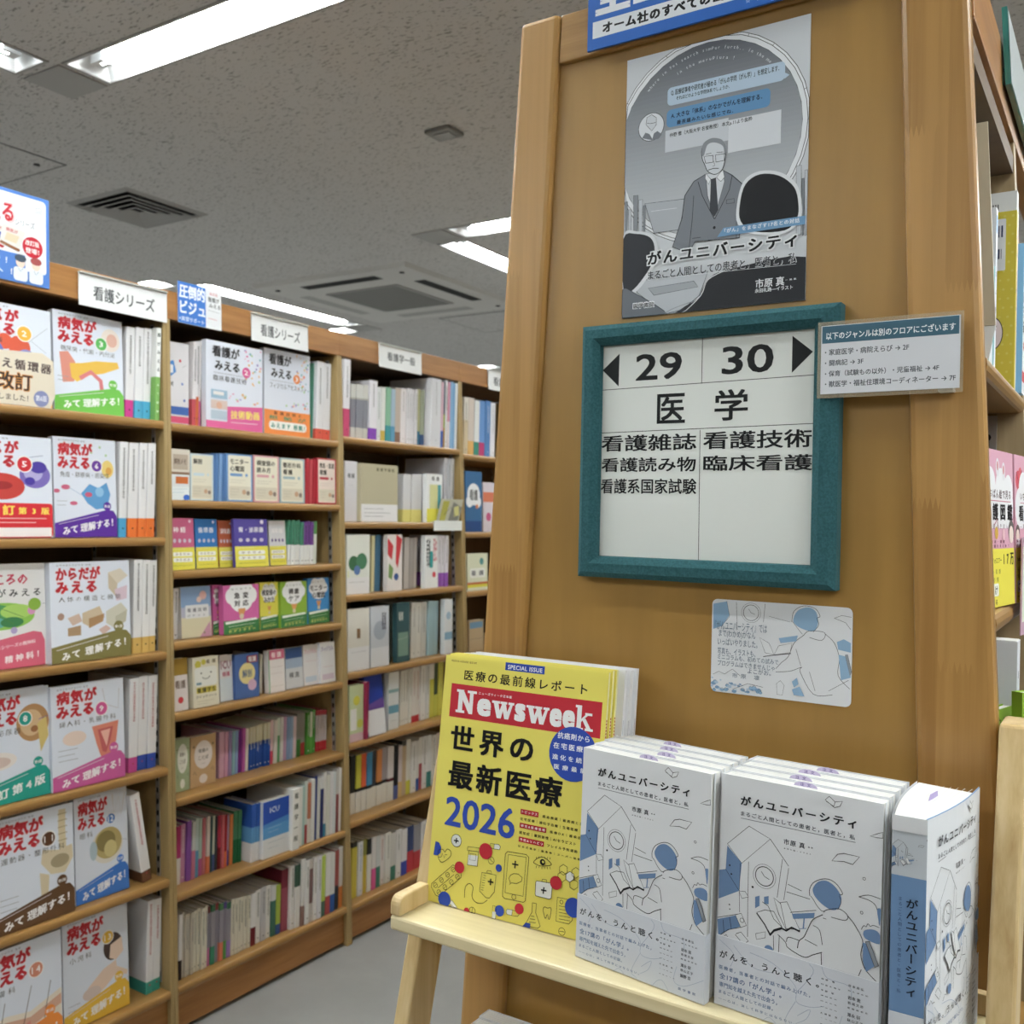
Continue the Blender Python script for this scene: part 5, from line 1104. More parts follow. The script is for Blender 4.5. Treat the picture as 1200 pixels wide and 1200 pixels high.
  ['F',2.8264,2.9195,0.1775,0.012,0.02,0.02,0,('simple','eceef0',[('R','4a9aa0',18,22,92,72),('R','d8d89a',18,22,70,72),('R','e8e03a',0,72,100,100),('T','333','看護',30,5,80,14)]),'white book with teal picture and yellow foot, second shelf of the third bookcase'],
  ['S',2.9584,2.9781,0.2433,0.0357,0.19,'d8d8e2|t:777',0],
  ['S',2.9793,3.0014,0.2412,0.0349,0.19,'c8ccd8|t:777',0],
  ['S',3.0026,3.0222,0.2437,0.0353,0.19,'e0e0e6|t:777',0]]],
 [3,2,[
  ['F',2.3908,2.5035,0.1968,0.012,0.02,0.02,0,('simple','e6e9e2',[('C','3a6a48',30,48,22),('C','4a8060',65,45,24),('C','5a7ab0',45,60,14),('U','e2dc4a',8,60,6,88,46),('R','eceaec',0,72,100,100),('L','555',10,80,80,80)]),'white book with leafy green art and yellow panel, third shelf of the third bookcase'],
  ['S',2.5494,2.5665,0.1922,0.045,0.19,'e2dcae',0],
  ['S',2.5693,2.5961,0.1935,0.045,0.19,'4a7a9c',0],
  ['F',2.5973,2.6756,0.1958,0.012,0.02,0.02,0,('simple','e9e2e0',[('P','c8323c',[0,5,40,20,30,45,0,35]),('P','c8323c',[60,0,100,8,70,60,55,50]),('C','3a5a9a',60,75,16),('P','7a9a5a',[10,50,40,60,30,80,5,75])]),'white book with bold red leaf shapes, third shelf of the third bookcase'],
  ['S',2.7272,2.7571,0.1845,0.0468,0.16,'c8c2c0',0],
  ['S',2.7583,2.7881,0.1817,0.0471,0.16,'b0aaa8',0],
  ['S',2.7893,2.8063,0.1829,0.05,0.16,'d8d2d0',0],
  ['F',2.8075,2.8845,0.1914,0.012,0.02,0.02,0,('simple','eef0f2',[('U','2aa0a0',32,30,62,62,10),('C','d04050',70,75,14),('T','444','看護',10,6,40,60),('T','c86a7a','歴史',64,4,92,50)]),'white book with teal figure and red flower, third shelf of the third bookcase'],
  ['S',2.9014,2.9175,0.1906,0.0256,0.14,'e8e4ee|lo:9a5ac0@.27|t:777',0],
  ['S',2.9187,2.9393,0.1905,0.0254,0.14,'e8e4ee|lo:9a5ac0@.27|t:777',0],
  ['S',2.9405,2.9621,0.1903,0.0222,0.14,'e8e4ee|lo:9a5ac0@.27|t:777',0]]],
 [3,3,[
  ['F',2.39,2.4963,0.2036,0.012,0.02,0.03,0,('simple','dfdcd4',[('R','8a6a4a',42,32,58,48),('R','e6e6ea',0,62,100,100),('L','889',15,70,85,70)]),'cream book with small brown square, fourth shelf of the third bookcase'],
  ['F',2.507,2.6018,0.2043,0.015,0.02,0.03,0,('simple','c8ced8',[('C','aab4c4',50,40,34),('R','dcdfe6',0,68,100,100),('T','556','看護',60,10,84,40)]),'pale grey-blue book, fourth shelf of the third bookcase'],
  ['S',2.6434,2.6492,0.2045,0.045,0.19,'3a4238',0],
  ['F',2.6504,2.7203,0.2075,0.02,0.02,0.03,0,('simple','34565c',[('R','7a9a8c',10,50,90,90),('T','d0d0c8','看護',15,15,50,30),('L','e6dfe0',5,62,95,58)]),'dark teal book, fourth shelf of the third bookcase'],
  ['S',2.7575,2.79,0.2015,0.0453,0.19,'dadad6|t:888',0],
  ['S',2.7912,2.8216,0.199,0.05,0.19,'e2e2de|t:888',0],
  ['S',2.8228,2.8547,0.1995,0.0506,0.19,'d4d6d4|t:888',0],
  ['S',2.8578,2.8982,0.2001,0.0461,0.15,'a8cbd8|t:a8cbd8',0],
  ['S',2.8994,2.9265,0.1979,0.0507,0.15,'b4d4de|t:b4d4de',0],
  ['F',2.9277,2.9767,0.2033,0.02,0.02,0.02,0,('simple','e6eaf0',[('R','8ab4d4',0,60,100,74),('C','a8c4dc',50,30,30)]),'white and sky blue book at the right end, fourth shelf of the third bookcase']]],
 [3,4,[
  ['F',2.3928,2.4587,0.1843,0.012,0.02,0.02,0,('simple','c9d6a8',[('C','d8d43a',50,28,24),('C','d0d44a',75,70,22),('R','f0f0ee',5,42,50,80),('R','d8b8c4',0,86,100,100)]),'green and yellow patterned book, fifth shelf of the third bookcase'],
  ['S',2.4599,2.4765,0.1892,0.005,0.19,'8a1c44',0],
  ['F',2.4862,2.5778,0.2034,0.012,0.02,0.14,0,('simple','2440a8',[('R','e2e2e6',0,58,100,100),('P','6a4a9a',[0,50,100,40,100,58,0,58])]),'royal blue book with white lower half, leaning back, fifth shelf of the third bookcase'],
  ['F',2.6094,2.6641,0.1983,0.03,0.02,0.02,0,('simple','dfe3e6',[('R','6aa0b8',0,58,100,72),('R','8ab0b8',0,30,100,36),('L','667',15,85,80,85)]),'white book with teal stripes, fifth shelf of the third bookcase'],
  ['S',2.6883,2.7035,0.1931,0.0453,0.19,'e4e4e0|t:888',0],
  ['S',2.7046,2.7209,0.1934,0.0477,0.19,'e4e4e0|t:888',0],
  ['S',2.7221,2.7387,0.1936,0.0489,0.19,'e4e4e0|t:888',0],
  ['S',2.7399,2.755,0.1938,0.0453,0.19,'e4e4e0|t:888',0],
  ['S',2.7578,2.7832,0.1968,0.0471,0.19,'e8e4e2|lo:c83040@.12|t:a55',0],
  ['S',2.7843,2.8043,0.1971,0.0494,0.19,'e8e4e2|lo:c83040@.12|t:a55',0],
  ['S',2.8072,2.8365,0.1995,0.046,0.19,'e8e8ea|t:777',0],
  ['S',2.8377,2.8611,0.1982,0.0462,0.19,'d8dce0|t:777',0],
  ['S',2.8623,2.8894,0.2048,0.048,0.19,'dcd84a|hi:e8e8e8@.3',0],
  ['S',2.8906,2.9151,0.1999,0.0504,0.19,'4a5a3a|lo:d4d44a@.4',0],
  ['S',2.9163,2.9436,0.2066,0.0477,0.19,'e0dc50|t:777',0]]],
 [3,5,[
  ['S',2.4344,2.4589,0.1946,0.0545,0.19,'2a2a24|lo:e6e4de@.36',0],
  ['S',2.4601,2.485,0.1921,0.0525,0.19,'c8c82e|lo:e6e4de@.36|mi:1c1c1c@.36@.42',0],
  ['S',2.4862,2.5105,0.192,0.0523,0.19,'e0602e|lo:e6e4de@.36|mi:1c1c1c@.36@.42',0],
  ['S',2.5117,2.5387,0.1907,0.0504,0.19,'3a8ac0|lo:e6e4de@.36|mi:1c1c1c@.36@.42',0],
  ['S',2.5398,2.5649,0.1899,0.0558,0.19,'3a3a44|lo:e6e4de@.36',0],
  ['S',2.5661,2.5928,0.1887,0.053,0.19,'d88a48|lo:e6e4de@.36|mi:1c1c1c@.36@.42',0],
  ['S',2.594,2.6214,0.1902,0.0552,0.19,'a8a0a8|lo:e6e4de@.36|mi:1c1c1c@.36@.42',0],
  ['S',2.6226,2.6537,0.1879,0.0516,0.19,'ddd8dc|lo:e6e4de@.36|mi:5a1c28@.36@.42',0],
  ['S',2.6564,2.6769,0.1908,0.05,0.19,'1c1c22|lo:5a6aa8@.25',0],
  ['S',2.6798,2.701,0.1816,0.0523,0.19,'d8ccd0|lo:d8b87a@.3',0],
  ['S',2.7022,2.7267,0.1957,0.055,0.19,'c8b090|hi:4a4a4a@.1',0],
  ['S',2.7279,2.7521,0.1938,0.0558,0.19,'e6e6e2|lo:d8d83a@.25',0],
  ['S',2.7532,2.7779,0.1834,0.0507,0.19,'e8e8ea|t:444',0],
  ['S',2.7791,2.7979,0.1812,0.0531,0.19,'dcdcde|lo:2a5ab0@.25',0],
  ['S',2.7991,2.8183,0.1891,0.0556,0.19,'a84a58|hi:e4e4e4@.5',0],
  ['S',2.8195,2.8438,0.1891,0.0539,0.19,'e6e6ea|t:444',0],
  ['S',2.8449,2.8709,0.189,0.0527,0.19,'e4e6ea|lo:3a8a8a@.3',0],
  ['S',2.8721,2.8953,0.1849,0.0502,0.19,'e6e4e2|t:444',0],
  ['S',2.8965,2.9211,0.1878,0.0514,0.19,'d8d0c8|lo:6a4a3a@.3',0]]],
 [3,6,[
  ['S',2.4173,2.4426,0.1841,0.0392,0.19,'d8c83a|hi:3a3a34@.1',0],
  ['S',2.4438,2.4672,0.1781,0.0354,0.19,'e4e6ea|t:5a7ab0',0],
  ['S',2.4684,2.4896,0.1796,0.0385,0.19,'c8b02a|hi:8a8a3a@.3',0],
  ['S',2.4908,2.511,0.1769,0.0363,0.19,'e8e6e2|hi:2a2a2a@.3',0],
  ['S',2.5122,2.5336,0.1769,0.0351,0.19,'e6e2e4|lo:e05aa0@.4',0],
  ['S',2.5348,2.5574,0.1739,0.0364,0.19,'d8dce0|lo:3a7a6a@.4',0],
  ['S',2.5586,2.5828,0.1689,0.0408,0.19,'e8e4e6|t:a55',0],
  ['S',2.584,2.6124,0.1719,0.0368,0.19,'e6e6e2|t:666',0],
  ['S',2.6136,2.64,0.1611,0.038,0.19,'dcdcda|lo:4a8a7a@.3',0],
  ['S',2.6412,2.6698,0.1663,0.0375,0.19,'e8e8ea|t:666',0],
  ['S',2.671,2.7025,0.1591,0.037,0.19,'e8e6ea|lo:3a4ab0@.3',0],
  ['S',2.7037,2.7403,0.1613,0.0391,0.19,'3a4a7a|lo:c83a48@.45',0],
  ['S',2.7414,2.7816,0.156,0.0398,0.19,'9a9aa4|lo:c84048@.4',0],
  ['S',2.7828,2.8162,0.1598,0.038,0.19,'e6e6ea|t:666',0]]],
 [4,0,[
  ['S',3.0909,3.1227,0.2249,0.0318,0.19,'e2ddd4|lo:d8c8a8@.6|t:5a4a3a',0],
  ['S',3.1239,3.1644,0.2265,0.033,0.19,'d8ccc4|lo:e0b060@.25',0],
  ['S',3.1656,3.1995,0.2205,0.0313,0.19,'e6e8ea|lo:3a8a7a@.25',0],
  ['S',3.2006,3.2409,0.2224,0.034,0.19,'6a9ad8|lo:c0407a@.25',0],
  ['S',3.242,3.2761,0.2268,0.0309,0.19,'5a8ac8|t:eee',0],
  ['S',3.2773,3.3121,0.2224,0.0313,0.19,'e6e6ec|t:777',0]]],
 [4,1,[
  ['F',3.0683,3.1808,0.2366,0.012,0.02,0.03,0,('simple','3a6a98',[('C','eceef2',50,38,38),('C','eceef2',25,50,20),('C','eceef2',75,50,20),('R','2a4a80',0,82,100,100),('T','333','看護',25,30,75,48),('C','d87a3a',70,58,8)]),'blue book with a white cloud shape, second shelf of the far bookcase'],
  ['F',3.2157,3.3133,0.1986,0.03,0.02,0.03,0,('simple','d8d0dc',[('R','d87a5a',0,20,100,40),('C','c85a8a',40,70,18)]),'pale lilac book with orange stripe, second shelf of the far bookcase']]],
 [4,2,[
  ['F',3.0716,3.2115,0.1442,0.012,0.02,0.03,0,('simple','dfe2c8',[('C','5a9a98',70,22,10),('U','eef0e8',12,40,88,66,8),('R','e0d83a',0,84,100,92),('R','c86a3a',0,78,100,84),('T','556','看護',20,46,80,60)]),'cream book with teal flower and yellow foot, third shelf of the far bookcase']]],
 [4,3,[
  ['F',3.1002,3.1993,0.1223,0.03,0.02,0.03,0,('simple','c8b08c',[('R','7aa8cc',5,6,95,26),('L','556',10,60,90,60)]),'tan book with pale blue panel, fourth shelf of the far bookcase']]],
]
# ================================================================ the room
CZ = 2.79
RX0, RX1, RY0, RY1 = -8.6, 4.4, -5.2, 12.2
mb = MB(); mb.box((RX0, RY0, -0.1), (RX1, RY1, 0), floor_m); struct(mb.build('floor'))
for nm, a, b in (('wall_left', (RX0 - .1, RY0, 0), (RX0, RY1, CZ + .12)), ('wall_right', (RX1, RY0, 0), (RX1 + .1, RY1, CZ + .12)),
                 ('wall_back', (RX0, RY1, 0), (RX1, RY1 + .1, CZ + .12)), ('wall_front', (RX0, RY0 - .1, 0), (RX1, RY0, CZ + .12))):
    mb = MB(); mb.box(a, b, wall_m); struct(mb.build(nm))
# square loops of recessed fluorescent troughs: (centre of a trough, runs along x?)
RINGS = [(x, y) for x in (-5.85, -2.15, 1.55) for y in (-2.68, 1.04, 4.78, 8.5) if (x, y) not in ((-5.85, -2.68), (1.55, 8.5))]
TW, TL, RD = 0.16, 1.46, 0.855
TROUGH = []
for cx, cy in RINGS:
    TROUGH += [(cx, cy + RD, True), (cx, cy - RD, True), (cx - RD, cy, False), (cx + RD, cy, False)]
def trect(t):
    x, y, al = t; a, b = (TL / 2, TW / 2) if al else (TW / 2, TL / 2)
    return x - a, y - b, x + a, y + b
holes = [trect(t) for t in TROUGH]
xs = sorted({RX0, RX1} | {round(h[0], 4) for h in holes} | {round(h[2], 4) for h in holes})
ys = sorted({RY0, RY1} | {round(h[1], 4) for h in holes} | {round(h[3], 4) for h in holes})
mb = MB()
for i in range(len(xs) - 1):
    for j in range(len(ys) - 1):
        mx, my = (xs[i] + xs[i + 1]) / 2, (ys[j] + ys[j + 1]) / 2
        if any(h[0] < mx < h[2] and h[1] < my < h[3] for h in holes): continue
        mb.face([(xs[i], ys[j], CZ), (xs[i], ys[j + 1], CZ), (xs[i + 1], ys[j + 1], CZ), (xs[i + 1], ys[j], CZ)], ceil_m)
mb.box((RX0, RY0, CZ + .115), (RX1, RY1, CZ + .12), ceil_m)
struct(mb.build('ceiling'))
SEEN = {(-2.15, 1.04): 'nearest loop above the aisle', (-2.15, 4.78): 'loop half hidden by the end panel', (-5.85, 4.78): 'far loop seen over the bookcase tops', (-5.85, 8.5): 'farthest loop'}
def trough(t, ring):
    x, y, al = t; x0, y0, x1, y1 = trect(t); cx, cy = ring
    side = 'rear' if y > cy + .1 else 'front' if y < cy - .1 else 'left' if x < cx else 'right'
    where = SEEN.get(ring, '%s loop, %s of the room' % ('rear' if cy > 7 else 'inner' if cy > 3 else 'middle' if cy > 0 else 'front', 'far side' if cx < -4 else 'right' if cx > 0 else 'centre'))
    r = thing('ceiling_light', ((x0 + x1) / 2, (y0 + y1) / 2, CZ), 'fluorescent ceiling strip, %s side of the %s' % (side, where), 'light', 'recessed ceiling strip lights')
    o = r.location; d = .075
    m = MB()                                             # white reflector trough with sloping sides
    a, b = (TL / 2 - .002, TW / 2 - .002) if al else (TW / 2 - .002, TL / 2 - .002)
    ai, bi = (a - .03, b - .045) if al else (a - .045, b - .03)
    X, Y = o.x, o.y
    lo = [(X - a, Y - b, CZ), (X + a, Y - b, CZ), (X + a, Y + b, CZ), (X - a, Y + b, CZ)]; hi = [(X - ai, Y - bi, CZ + d), (X + ai, Y - bi, CZ + d), (X + ai, Y + bi, CZ + d), (X - ai, Y + bi, CZ + d)]
    for k in range(4): m.face([lo[k], lo[(k + 1) % 4], hi[(k + 1) % 4], hi[k]], white_en)
    m.face(hi, white_en); refl = m.build('reflector', r, o)
    m = MB(); f = .012
    for (p, q) in (((-a - f, -b - f), (a + f, -b)), ((-a - f, b), (a + f, b + f)), ((-a - f, -b), (-a, b)), ((a, -b), (a + f, b))):
        m.box((X + p[0], Y + p[1], CZ - .004), (X + q[0], Y + q[1], CZ + .002), grey)
    m.build('rim', r, o)
    m = MB(); h = TL / 2 - .07
    p0, p1 = ((X - h, Y, CZ + .03), (X + h, Y, CZ + .03)) if al else ((X, Y - h, CZ + .03), (X, Y + h, CZ + .03))
    m.tube(p0, p1, .019, tube_m, 12); m.build('tube', r, o)
    m = MB()
    for p in (p0, p1):
        e = .03
        if al: m.box((p[0] - e, p[1] - .022, CZ + .012), (p[0] + e, p[1] + .022, CZ + .07), white_en)
        else: m.box((p[0] - .022, p[1] - e, CZ + .012), (p[0] + .022, p[1] + e, CZ + .07), white_en)
    m.build('lamp_holder', refl, o)
for i, t in enumerate(TROUGH): trough(t, RINGS[i // 4])
n = 0
for (cx, cy), lb in (((-2.15, 1.04), 'square grey corner plate between the two near strip lights'), ((-2.15, 4.78), 'square grey corner plate beside the strips by the wooden panel'), ((-5.85, 4.78), 'square grey corner plate by the far strip lights above the bookcase')):
    sx = 1 if cx < -5 else -1; sy = 1 if cy < 2 or cx < -5 else -1
    x, y = cx + sx * RD, cy + sy * RD
    m = MB(); m.box((x - .098, y - .088, CZ - .006), (x + .098, y + .088, CZ + .001), grey)
    tag(m.build('corner_plate', None, (x, y, CZ), .002), lb, 'ceiling plate')
# square cone diffuser
r = thing('air_vent', (-3.975, 2.885, CZ), 'square louvred air vent in the ceiling above the left bookcase', 'vent')
def sqring(m, cx, cy, a0, z0, a1, z1, mt):
    P = [(cx - a0, cy - a0, z0), (cx + a0, cy - a0, z0), (cx + a0, cy + a0, z0), (cx - a0, cy + a0, z0)]; Q = [(cx - a1, cy - a1, z1), (cx + a1, cy - a1, z1), (cx + a1, cy + a1, z1), (cx - a1, cy + a1, z1)]
    for k in range(4): m.face([P[k], P[(k + 1) % 4], Q[(k + 1) % 4], Q[k]], mt)
m = MB(); sqring(m, -3.975, 2.885, .225, CZ, .205, CZ - .012, grey); sqring(m, -3.975, 2.885, .205, CZ - .012, .19, CZ - .002, grey); m.build('frame', r, r.location)
for i in range(4):
    a = .188 - i * .042
    m = MB(); sqring(m, -3.975, 2.885, a, CZ - .020, a - .030, CZ - .0035, grey); sqring(m, -3.975, 2.885, a, CZ - .020, a - .006, CZ - .022, grey); sqring(m, -3.975, 2.885, a - .006, CZ - .022, a - .031, CZ - .006, grey); m.build('louvre', r, r.location)
m = MB(); m.box((-4.165, 2.695, CZ - .003), (-3.785, 3.075, CZ - .0005), dark); m.build('duct', r, r.location)
# ceiling cassette air conditioner
ax, ay = -4.08, 4.85
r = thing('air_conditioner', (ax, ay, CZ), 'square ceiling cassette air conditioner with a grille and slots', 'air conditioner')
acw = mat('cassette_panel', (.53, .52, .50), .5); m = MB(); sqring(m, ax, ay, .62, CZ, .60, CZ - .02, acw); m.box((ax - .60, ay - .60, CZ - .022), (ax + .60, ay + .60, CZ - .018), acw); m.build('panel', r, r.location)
m = MB(); m.box((ax - .29, ay - .29, CZ - .03), (ax + .29, ay + .29, CZ - .022), grey)
for k in range(22): m.box((ax - .27, ay - .272 + k * .0255, CZ - .032), (ax + .27, ay - .262 + k * .0255, CZ - .030), mat('grille_dark', (.16, .16, .155), .6))
m.build('grille', r, r.location)
for dx, dy in ((0, -.47), (0, .47), (-.47, 0), (.47, 0)):
    m = MB(); w, h = (.30, .040) if dx == 0 else (.040, .30)
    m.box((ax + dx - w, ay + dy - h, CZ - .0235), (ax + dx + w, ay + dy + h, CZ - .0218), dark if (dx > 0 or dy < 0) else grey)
    m.build('air_slot', r, r.location)
for dx, dy in ((-.5, -.5), (.5, .5), (.5, -.5)):
    m = MB(); m.tube((ax + dx, ay + dy, CZ - .026), (ax + dx, ay + dy, CZ - .02), .016, dark); m.build('screw', r, r.location)
# emergency lamp
r = thing('emergency_light', (-2.165, 2.857, CZ), 'small rectangular grey emergency lamp alone on the ceiling', 'emergency light')
m = MB(); m.box((-2.222, 2.81, CZ - .014), (-2.108, 2.904, CZ), mat('lamp_case', (.20, .195, .185), .5)); m.build('case', r, r.location, .004)
m = MB(); m.box((-2.198, 2.835, CZ - .017), (-2.128, 2.879, CZ - .0135), mat('lamp_lens', (.34, .33, .31), .2, .6)); m.build('lens', r, r.location, .002)
for (x0, y0, lb) in ((-4.33, 1.765, 'square ceiling inspection hatch outlined at the left edge'), (-4.25, 5.59, 'square ceiling inspection hatch beyond the air conditioner')):
    r = thing('inspection_hatch', (x0 + .3, y0 + .3, CZ), lb, 'hatch'); o = r.location
    m = MB(); f = .008
    for p in (((0, 0), (.6, f)), ((0, .6 - f), (.6, .6)), ((0, f), (f, .6 - f)), ((.6 - f, f), (.6, .6 - f))):
        m.box((x0 + p[0][0], y0 + p[0][1], CZ - .003), (x0 + p[1][0], y0 + p[1][1], CZ), mat('hatch_trim', (.17, .165, .16), .5))
    m.build('trim_edge', r, o)
    m = MB(); m.box((x0 + f, y0 + f, CZ - .002), (x0 + .6 - f, y0 + .6 - f, CZ - .0003), ceil_m); m.build('hatch_panel', r, o)
    m = MB(); m.tube((x0 + .5, y0 + .53, CZ - .006), (x0 + .5, y0 + .53, CZ - .001), .012, dark); m.build('latch', r, o)

# ================================================================ the left bookcases (front leans back as it rises)
def XF(z): return -(2.10 + .053 * z)
LEAN = Vector((-.053, 0, 1)).normalized(); LN = Vector((1, 0, .053)).normalized()
XB = -2.50; TOPZ = 1.973; FB = 1.897
BAYN = {1: 'left', 2: 'middle', 3: 'third', 4: 'far'}
BAYL = {1: 'wooden bookcase at the left edge holding white medical picture books', 2: 'wooden bookcase between the two posts, eight shelves of small books', 3: 'third wooden bookcase along the aisle with white and beige books', 4: 'farthest wooden bookcase, mostly behind the yellow-wood end panel'}
def sideprof(z0, z1, y, inset=0.0):
    return [(XF(z0) - inset, y, z0), (XF(z1) - inset, y, z1), (XB, y, z1), (XB, y, z0)]
def lip_profile(z, y, inset=0.0, t=.022):
    """shelf cross-section with a rounded front edge"""
    xf = XF(z) - inset + .002; P = [(XB + .012, y, z), (XB + .012, y, z - t)]
    for k in range(7):
        a = -math.pi / 2 + math.pi * k / 6
        P.append((xf - .006 + .006 * math.cos(a), y, z - t / 2 + (t / 2) * math.sin(a)))
    return P
for b in (1, 2, 3, 4):
    y0, y1 = POST[b - 1], POST[b]
    r = thing('bookcase', ((XF(0) + XB) / 2, (y0 + y1) / 2, 0), BAYL[b], 'bookcase', 'row of bookcases along the aisle'); o = r.location
    SPAN = []
    for ya, yb in ((y0 + .0004, y0 + .012), (y1 - .012, y1 - .0004)):
        m = MB(); m.extrude(sideprof(0, FB, ya), (0, yb - ya, 0), postw); sp = m.build('side_panel', r, o, .0015); SPAN.append(sp)
    for z in ROWZ[b]:
        m = MB(); m.extrude(lip_profile(z, y0 + .0125), (0, y1 - y0 - .025, 0), shelfw); m.build('shelf', r, o)
    zk = ROWZ[b][-1] - .0225
    m = MB(); m.extrude([(XF(0) - .014, y0 + .0125, .012), (XF(zk) - .014, y0 + .0125, zk), (XF(zk) - .034, y0 + .0125, zk), (XF(0) - .034, y0 + .0125, .012)], (0, y1 - y0 - .025, 0), fasw); m.build('kick_board', r, o)
    m = MB(); m.box((XB, y0 + .0005, .0), (XB + .011, y1 - .0005, TOPZ - .02), backw); m.build('back_panel', r, o)
    m = MB(); m.extrude([(XF(FB) + .001, y0, FB), (XF(TOPZ) + .001, y0, TOPZ), (XF(TOPZ) - .021, y0, TOPZ), (XF(FB) - .021, y0, FB)], (0, y1 - y0, 0), fasw); m.build('fascia', r, o, .0012)
    m = MB(); m.box((XB + .011, y0 + .0005, FB + .004), (XF(FB) - .022, y1 - .0005, FB + .024), backw); m.build('top_board', r, o)
    for ys, sg in ((y0 + .0121, 1), (y1 - .0121, -1)):
        for back in (.035, .30):
            if XF(1.0) - back < XB + .03: continue
            m = MB(); t = .0018 * sg
            q = [(XF(.14) - back, ys, .14), (XF(1.88) - back, ys, 1.88), (XF(1.88) - back - .014, ys, 1.88), (XF(.14) - back - .014, ys, .14)]
            m.extrude(q, (0, t, 0), steel)
            for k in range(58):
                z = .16 + k * .03
                if any(abs(z - zz + .01) < .022 for zz in ROWZ[b]): continue
                xx = XF(z) - back - .007
                m.box((xx - .004, ys + t, z - .007), (xx + .004, ys + t * 1.12, z + .007), dark)
            m.build('shelf_track', SPAN[0 if sg > 0 else 1], o)

# ---------------------------------------------------------------- fascia signs
def onfas(y, z, d): return Vector((XF(z) + .001, y, z)) + LN * d
def plate(name, label, y0, y1, z0, z1, text, d=.003, t=.003, cat='sign', tx=(.15, .30, .85, .76), holder=True):
    r = thing(name, onfas((y0 + y1) / 2, z0, d), label, cat, 'shelf signs on the fascia'); o = r.location
    m = MB(); W = (y1 - y0) * 1000; Hh = (z1 - z0) * 1000
    q = [onfas(y0, z0, d), onfas(y1, z0, d), onfas(y1, z1, d), onfas(y0, z1, d)]; m.extrude(q, LN * t, whitepaper)
    p = Pr(m, onfas(y0, z1, d + t), (0, 1, 0), -LEAN, LN, eps=3e-5)
    p.text('4a4c50', text, W * tx[0], Hh * tx[1], W * tx[2], Hh * tx[3], 1)
    m.build('board', r, o)
    if holder:
        m = MB(); m.extrude([onfas(y0, z1 + .0003, .0005), onfas(y1, z1 + .0003, .0005), onfas(y1, z1 + .004, .0005), onfas(y0, z1 + .004, .0005)], LN * .011, mat('clip_grey', (.5, .52, .5), .3)); m.build('clip', r, o)
plate('shelf_sign', 'white shelf sign beside the blue-edged poster on the left bookcase', 1.431, 1.688, 1.883, 1.962, '看護シリーズ')
plate('shelf_sign', 'white shelf sign right of the small blue card, middle bookcase', 1.985, 2.215, 1.885, 1.964, '看護シリーズ')
plate('shelf_sign', 'white shelf sign with smaller lettering on the third bookcase', 2.557, 2.79, 1.888, 1.966, '看護学一般', tx=(.18, .27, .84, .66))
plate('shelf_sign', 'white shelf sign cut off by the wooden end panel, far bookcase', 3.225, 3.45, 1.890, 1.968, '看護管理')
# blue-edged poster standing on the fascia
y0, y1, z0, z1 = 1.02, 1.355, 1.905, 2.118
r = thing('promotional_poster', onfas((y0 + y1) / 2, z0, .002), 'white poster with blue border and red lettering atop the left bookcase', 'poster'); o = r.location
m = MB(); m.extrude([onfas(y0, z0, .002), onfas(y1, z0, .002), onfas(y1, z1, .002), onfas(y0, z1, .002)], LN * .002, ink('4f7fcc'))
p = Pr(m, onfas(y0, z1, .004), (0, 1, 0), -LEAN, LN, eps=3e-5); W = 335; Hh = 213
p.rrect('e6e8f0', 12, 8, W - 8, Hh - 48, 10); p.rect('4f7fcc', 12, Hh - 66, W - 8, Hh - 40)
p.rrect('e6e8f0', W - 60, 60, W - 8, Hh - 30, 8); p.rect('4f7fcc', 12, Hh - 60, W - 62, Hh - 3)
p.text('e9c0c4', '病気がみえる', 48, 26, W - 84, 82, 3); p.text('c02634', '病気がみえる', 52, 30, W - 88, 78, 2); p.text('444444', 'シリーズ', W - 84, 64, W - 36, 80, 0)
p.ring('8a8a90', 1.2, W - 26, 30, 8, 4); p.line('8a8a90', 1.2, [(W - 36, 38), (W - 16, 38)])
for qx, cc in ((W - 200, '8a9ad0'), (W - 150, '5a6ab8'), (W - 112, 'd8c8a8')):
    pts = [(qx, 84), (qx + 54, 92), (qx + 36, 142), (qx - 10, 128)]
    p.poly('d9d6d2', pts[::-1]); p.poly(cc, [(qx + 8, 102), (qx + 38, 106), (qx + 30, 124), (qx + 2, 120)][::-1]); p.text('c02634', '病気が', qx + 6, 90, qx + 34, 99, 1, 3); p.poly('8a5a3a' if cc[0] == 'd' else 'b02a34', [(qx - 6, 124), (qx + 40, 136), (qx + 36, 142), (qx - 10, 130)][::-1])
p.disc('c01c30', W - 42, 124, 25); p.text('f4f0f0', '改訂版', W - 60, 108, W - 26, 121, 1); p.text('f4f0f0', '登場！', W - 60, 126, W - 26, 139, 1)
p.text('eef0f6', 'レジデントまで！', 20, Hh - 54, W - 104, Hh - 38, 1); p.text('eef0f6', 'すべての方へ！', 20, Hh - 30, W - 92, Hh - 14, 1)
for qx, hc in ((W - 72, '3f4a5a'), (W - 34, 'a04a4a')):
    p.rrect('dfe6ee', qx - 17, Hh - 36, qx + 17, Hh - 4, 8); p.disc('ecd2c2', qx, Hh - 48, 11, 13); p.disc(hc, qx, Hh - 57, 14, 9); p.line('5a6a8a', 1.0, [(qx - 6, Hh - 34), (qx, Hh - 26), (qx + 6, Hh - 34)])
m.build('sheet', r, o)
